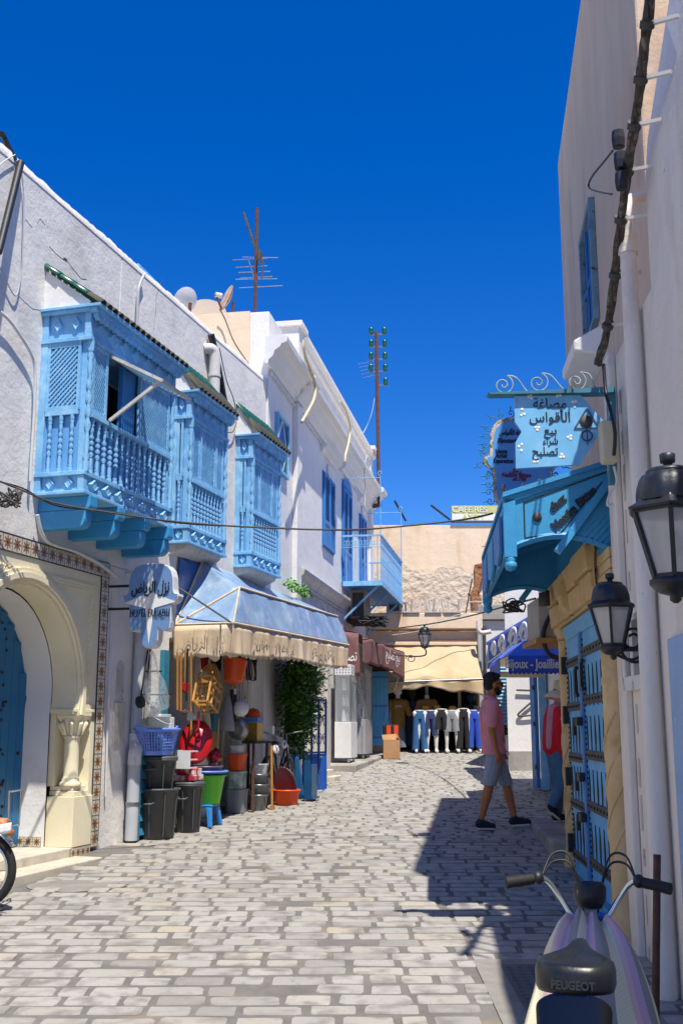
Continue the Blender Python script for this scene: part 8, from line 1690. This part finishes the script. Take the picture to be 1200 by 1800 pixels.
    for s in (-1, 1):
        t.part('grip', MB().tube([(.415,s*.245,Z(.951)), (.38,s*.31,Z(.946)), (.355,s*.36,Z(.94))], [.02,.021,.022], 10), MT['rubber'], parent=hb); t.part('switch', MB().ell((.425,s*.225,Z(.955)), (.03,.028,.026), 10, 6), MT['black'], parent=hb); t.part('brake_lever', MB().tube(smooth([(.44,s*.22,Z(.94)), (.47,s*.27,Z(.925)), (.45,s*.35,Z(.915))]), .006, 6), k, parent=hb)
        for a in (0, .03): t.part('cable', MB().tube(smooth([(.45,s*.215,Z(.945)), (.55,s*.17,Z(1.0+a)), (.58,s*.09,Z(.99+a)), (.53,s*.04,Z(.86)), (.47,s*.02,Z(.70))]), .005, 6), k, parent=hb)
    t.part('headlight', MB().lathe([(.001,-.05),(.045,-.045),(.062,-.01),(.065,.03),(.055,.05),(.001,.052)], (.50,0,Z(.885)), 18, rot=Matrix.Rotation(R(12),3,'Y')), k)
    if covered:                                      # striped woven bag slung between handlebar and saddle
        nu, nv = 40, 22
        def bag(i, j):
            w = .095+.20*min(1, (j*1.25))**.7; y = (.5-i)*2*w*(1+.05*math.sin(9*j)); edge = abs(i-.5)*2
            x = .40-.36*j**.8 - .10*math.sin(math.pi*i)*math.sin(math.pi*min(1,j*1.1)) + .10*edge**3*j; z = .835-.62*j - .03*edge**2*(1-j) - .05*edge*j + .020*math.sin(13*i+4*j)*j+.016*math.sin(24*i-8*j)+.010*math.sin(7*i+15*j)
            if i > .72: y -= .05*j*math.sin(math.pi*(i-.72)/.28)
            return (x, y-.015*j, Z(z))
        m = MB(); m.grid(bag, nu, nv); ob = t.part('striped_bag', m, MT['stripe'], thick=.006, label='woven bag with grey, cream and mauve stripes')
        me = ob.data; uv = me.uv_layers.new(name='UVMap'); vi = np.zeros(len(me.loops), dtype=int); me.loops.foreach_get('vertex_index', vi); U = np.stack([(vi % (nu+1))/nu, (vi//(nu+1))/nv], 1); uv.data.foreach_set('uv', U.ravel())
        for s in (-1, 1): t.part('bag_tie', MB().ell((.43,s*.045,Z(.82)), (.02,.02,.018), 8, 6), MT['gate_blue'])
    else:
        m = MB()
        for s in (-1, 1): m.tube([(.50,s*.12,Z(.62)), (.86,s*.12,Z(.60)), (.86,s*.12,Z(.86))], .008, 6)
        for x in (.52,.64,.75,.86): m.tube([(x,-.12,Z(.61)), (x,.12,Z(.61))], .007, 6)
        m.tube([(.86,-.12,Z(.86)), (.86,.12,Z(.86))], .008, 6); t.part('front_rack', m, MT['chrome']); t.part('crash_bar', MB().tube(smooth([(.35,-.1,Z(.45)), (.62,-.2,Z(.3)), (.8,-.16,Z(.22)), (.78,-.1,Z(.35)), (.55,-.1,Z(.4))]), .011, 6), MT['chrome'])
    return t
hx, hy = .226, .8; rz = math.atan2(hy, hx); d = Vector((hx, hy, 0)).normalized(); sx = Vector((.734, 3.6, 0)) + d*.34
moped(Fr(sx.x, sx.y, rz), G(3.95), 'black moped carrying a striped woven bag at the near right', True)
g = gnd(-38, 1600); fr2 = Fr(g.x-.62, g.y+.02, R(-4)); moped(fr2, G(g.y), 'moped with chrome rack cut by the left edge of the view', False)
def rider():
    t = Thing('person', 'person in pale shirt sitting on the moped at the left edge', 'person', fr2, (0, 0, G(g.y))); z0 = G(g.y); m = MB(); V = lambda x, y, z: (x, y, z0+z)
    head_mb(m, Vector(V(-.14,0,1.50))); m.cap(V(-.20,0,1.30), V(-.16,0,1.44), .06, .055); m.cap(V(-.24,0,1.2), V(-.32,0,.95), .13, .14); m.cap(V(-.22,-.13,1.27), V(-.22,.13,1.27), .07, .07)
    w = fr2.loc(at(6, 1452, g.y-.35)); 
    for sd, sh, el, wr in ((-1, V(-.2,-.18,1.27), V(.12,-.28,1.08), (w.x-.05, w.y, w.z+.04)), (1, V(-.2,.18,1.27), V(.1,.27,1.05), V(.33,.26,.98))): m.cap(sh, el, .054, .044); m.cap(el, wr, .042, .03); hand_mb(m, wr, (.06,0,-.05) if sd < 0 else (.05,0,-.03), sd, (.3,0,1), r=.011)
    for s in (-1, 1): m.cap(V(-.3,s*.1,.86), V(.05,s*.16,.72), .085, .06); m.cap(V(.05,s*.16,.72), V(.0,s*.17,.36), .058, .04); m.cap(V(0,s*.17,.34), V(.14,s*.17,.31), .04, .035)
    put_o = blob(m, MT['skin'], .012, 3)
    def loc_mesh(me):
        me.transform(Matrix.Translation((0,0,-z0))); return me
    put(t, 'body', loc_mesh(put_o)); m = MB(); m.cap(V(-.24,-.05,1.22), V(-.32,-.05,.92), .14, .15); m.cap(V(-.24,.05,1.22), V(-.32,.05,.92), .14, .15); m.cap(V(-.21,-.14,1.27), V(-.21,.14,1.27), .08, .08)
    for s in (-1, 1): m.cap(V(-.2,s*.19,1.27), V(-.02,s*.25,1.16), .075, .065)
    put(t, 'shirt', loc_mesh(blob(m, MT['hat'], .014, 4))); m = MB()
    for s in (-1, 1): m.cap(V(-.3,s*.1,.86), V(.05,s*.16,.72), .105, .078); m.cap(V(.05,s*.16,.72), V(.0,s*.17,.42), .075, .06)
    m.cap(V(-.32,-.06,.88), V(-.32,.06,.88), .13, .13); put(t, 'trousers', loc_mesh(blob(m, MT['jeans'], .014, 4)))
    m = MB(); m.ell(Vector(V(-.15,0,1.56)), (.10,.088,.08), 12, 8); put(t, 'hair', loc_mesh(blob(m, MT['hair'], .012, 1)))
    c = Vector((w.x+.03, w.y-.03, w.z-.02)); solo('paper_slip', MB().grid(lambda i, j: (c.x-.05+.10*i, c.y-.02+.01*math.sin(6*i), c.z-.04+.07*j+.02*i), 4, 3), MT['white_ink'], 'crumpled white paper slip in the hand at the left edge', 'paper', fr2, tuple(c), thick=.002)
rider()
# ------------------------------------------------------------------ overhead wires
def wires():
    def run(pts, r, mat, lab, n=6): cable('overhead_wire', [at(u, v, y) for u, v, y in pts], r, mat, lab, 'cable', n=n)
    run([(-20,838,9.0),(40,862,9.3),(100,885,9.55),(200,902,9.9),(320,918,10.2),(470,928,10.5),(620,931,10.7),(740,922,10.85),(820,912,10.9),(866,902,10.9)], .009, MT['wire'], 'dark twisted cable crossing the street below the bays')
    run([(-20,842,9.02),(40,858,9.32),(100,889,9.57),(200,900,9.92),(320,920,10.22),(470,927,10.52),(620,932,10.72),(740,921,10.87),(820,913,10.92),(866,903,10.92)], .007, MT['black'], 'thinner cable twisted round the dark street cable')
    run([(700,1104,22.5),(760,1096,21),(820,1084,18.5),(880,1068,15),(940,1052,11.5)], .012, MT['black'], 'black cable sagging across the street end to the canopy')
    run([(675,1118,25.0),(740,1108,25.0),(800,1082,25.3),(842,1075,25.4)], .010, MT['pvc'], 'pale cable strung under the far ledge')
    m = MB(); rnd = random.Random(4); p0 = at(20, 868, 9.15)
    for k in range(5): m.tube(smooth([p0+Vector((rnd.uniform(-.12,.1), rnd.uniform(-.05,.05), rnd.uniform(-.12,.06))) for _ in range(7)], 5), .008, 5)
    solo('cable_tangle', m, MT['wire'], 'tangled knot of dark cables at the left edge below the largest bay', 'cable')
    m = MB(); p0 = at(905, 1062, 10.6)
    for k in range(5): m.tube(smooth([p0+Vector((rnd.uniform(-.12,.10), rnd.uniform(-.05,.05), rnd.uniform(-.08,.05))) for _ in range(7)], 5), .008, 5)
    solo('cable_tangle', m, MT['wire'], 'tangled knot of dark cables by the far post of the canopy', 'cable')
    m = MB(); p0 = at(655, 1092, 22.3)
    for k in range(5): m.tube(smooth([p0+Vector((rnd.uniform(-.35,.35), rnd.uniform(-.1,.1), rnd.uniform(-.12,.12))) for _ in range(8)], 5), .012, 5)
    solo('cable_tangle', m, MT['black'], 'tangled iron and cables above the brown awning', 'cable')
wires()
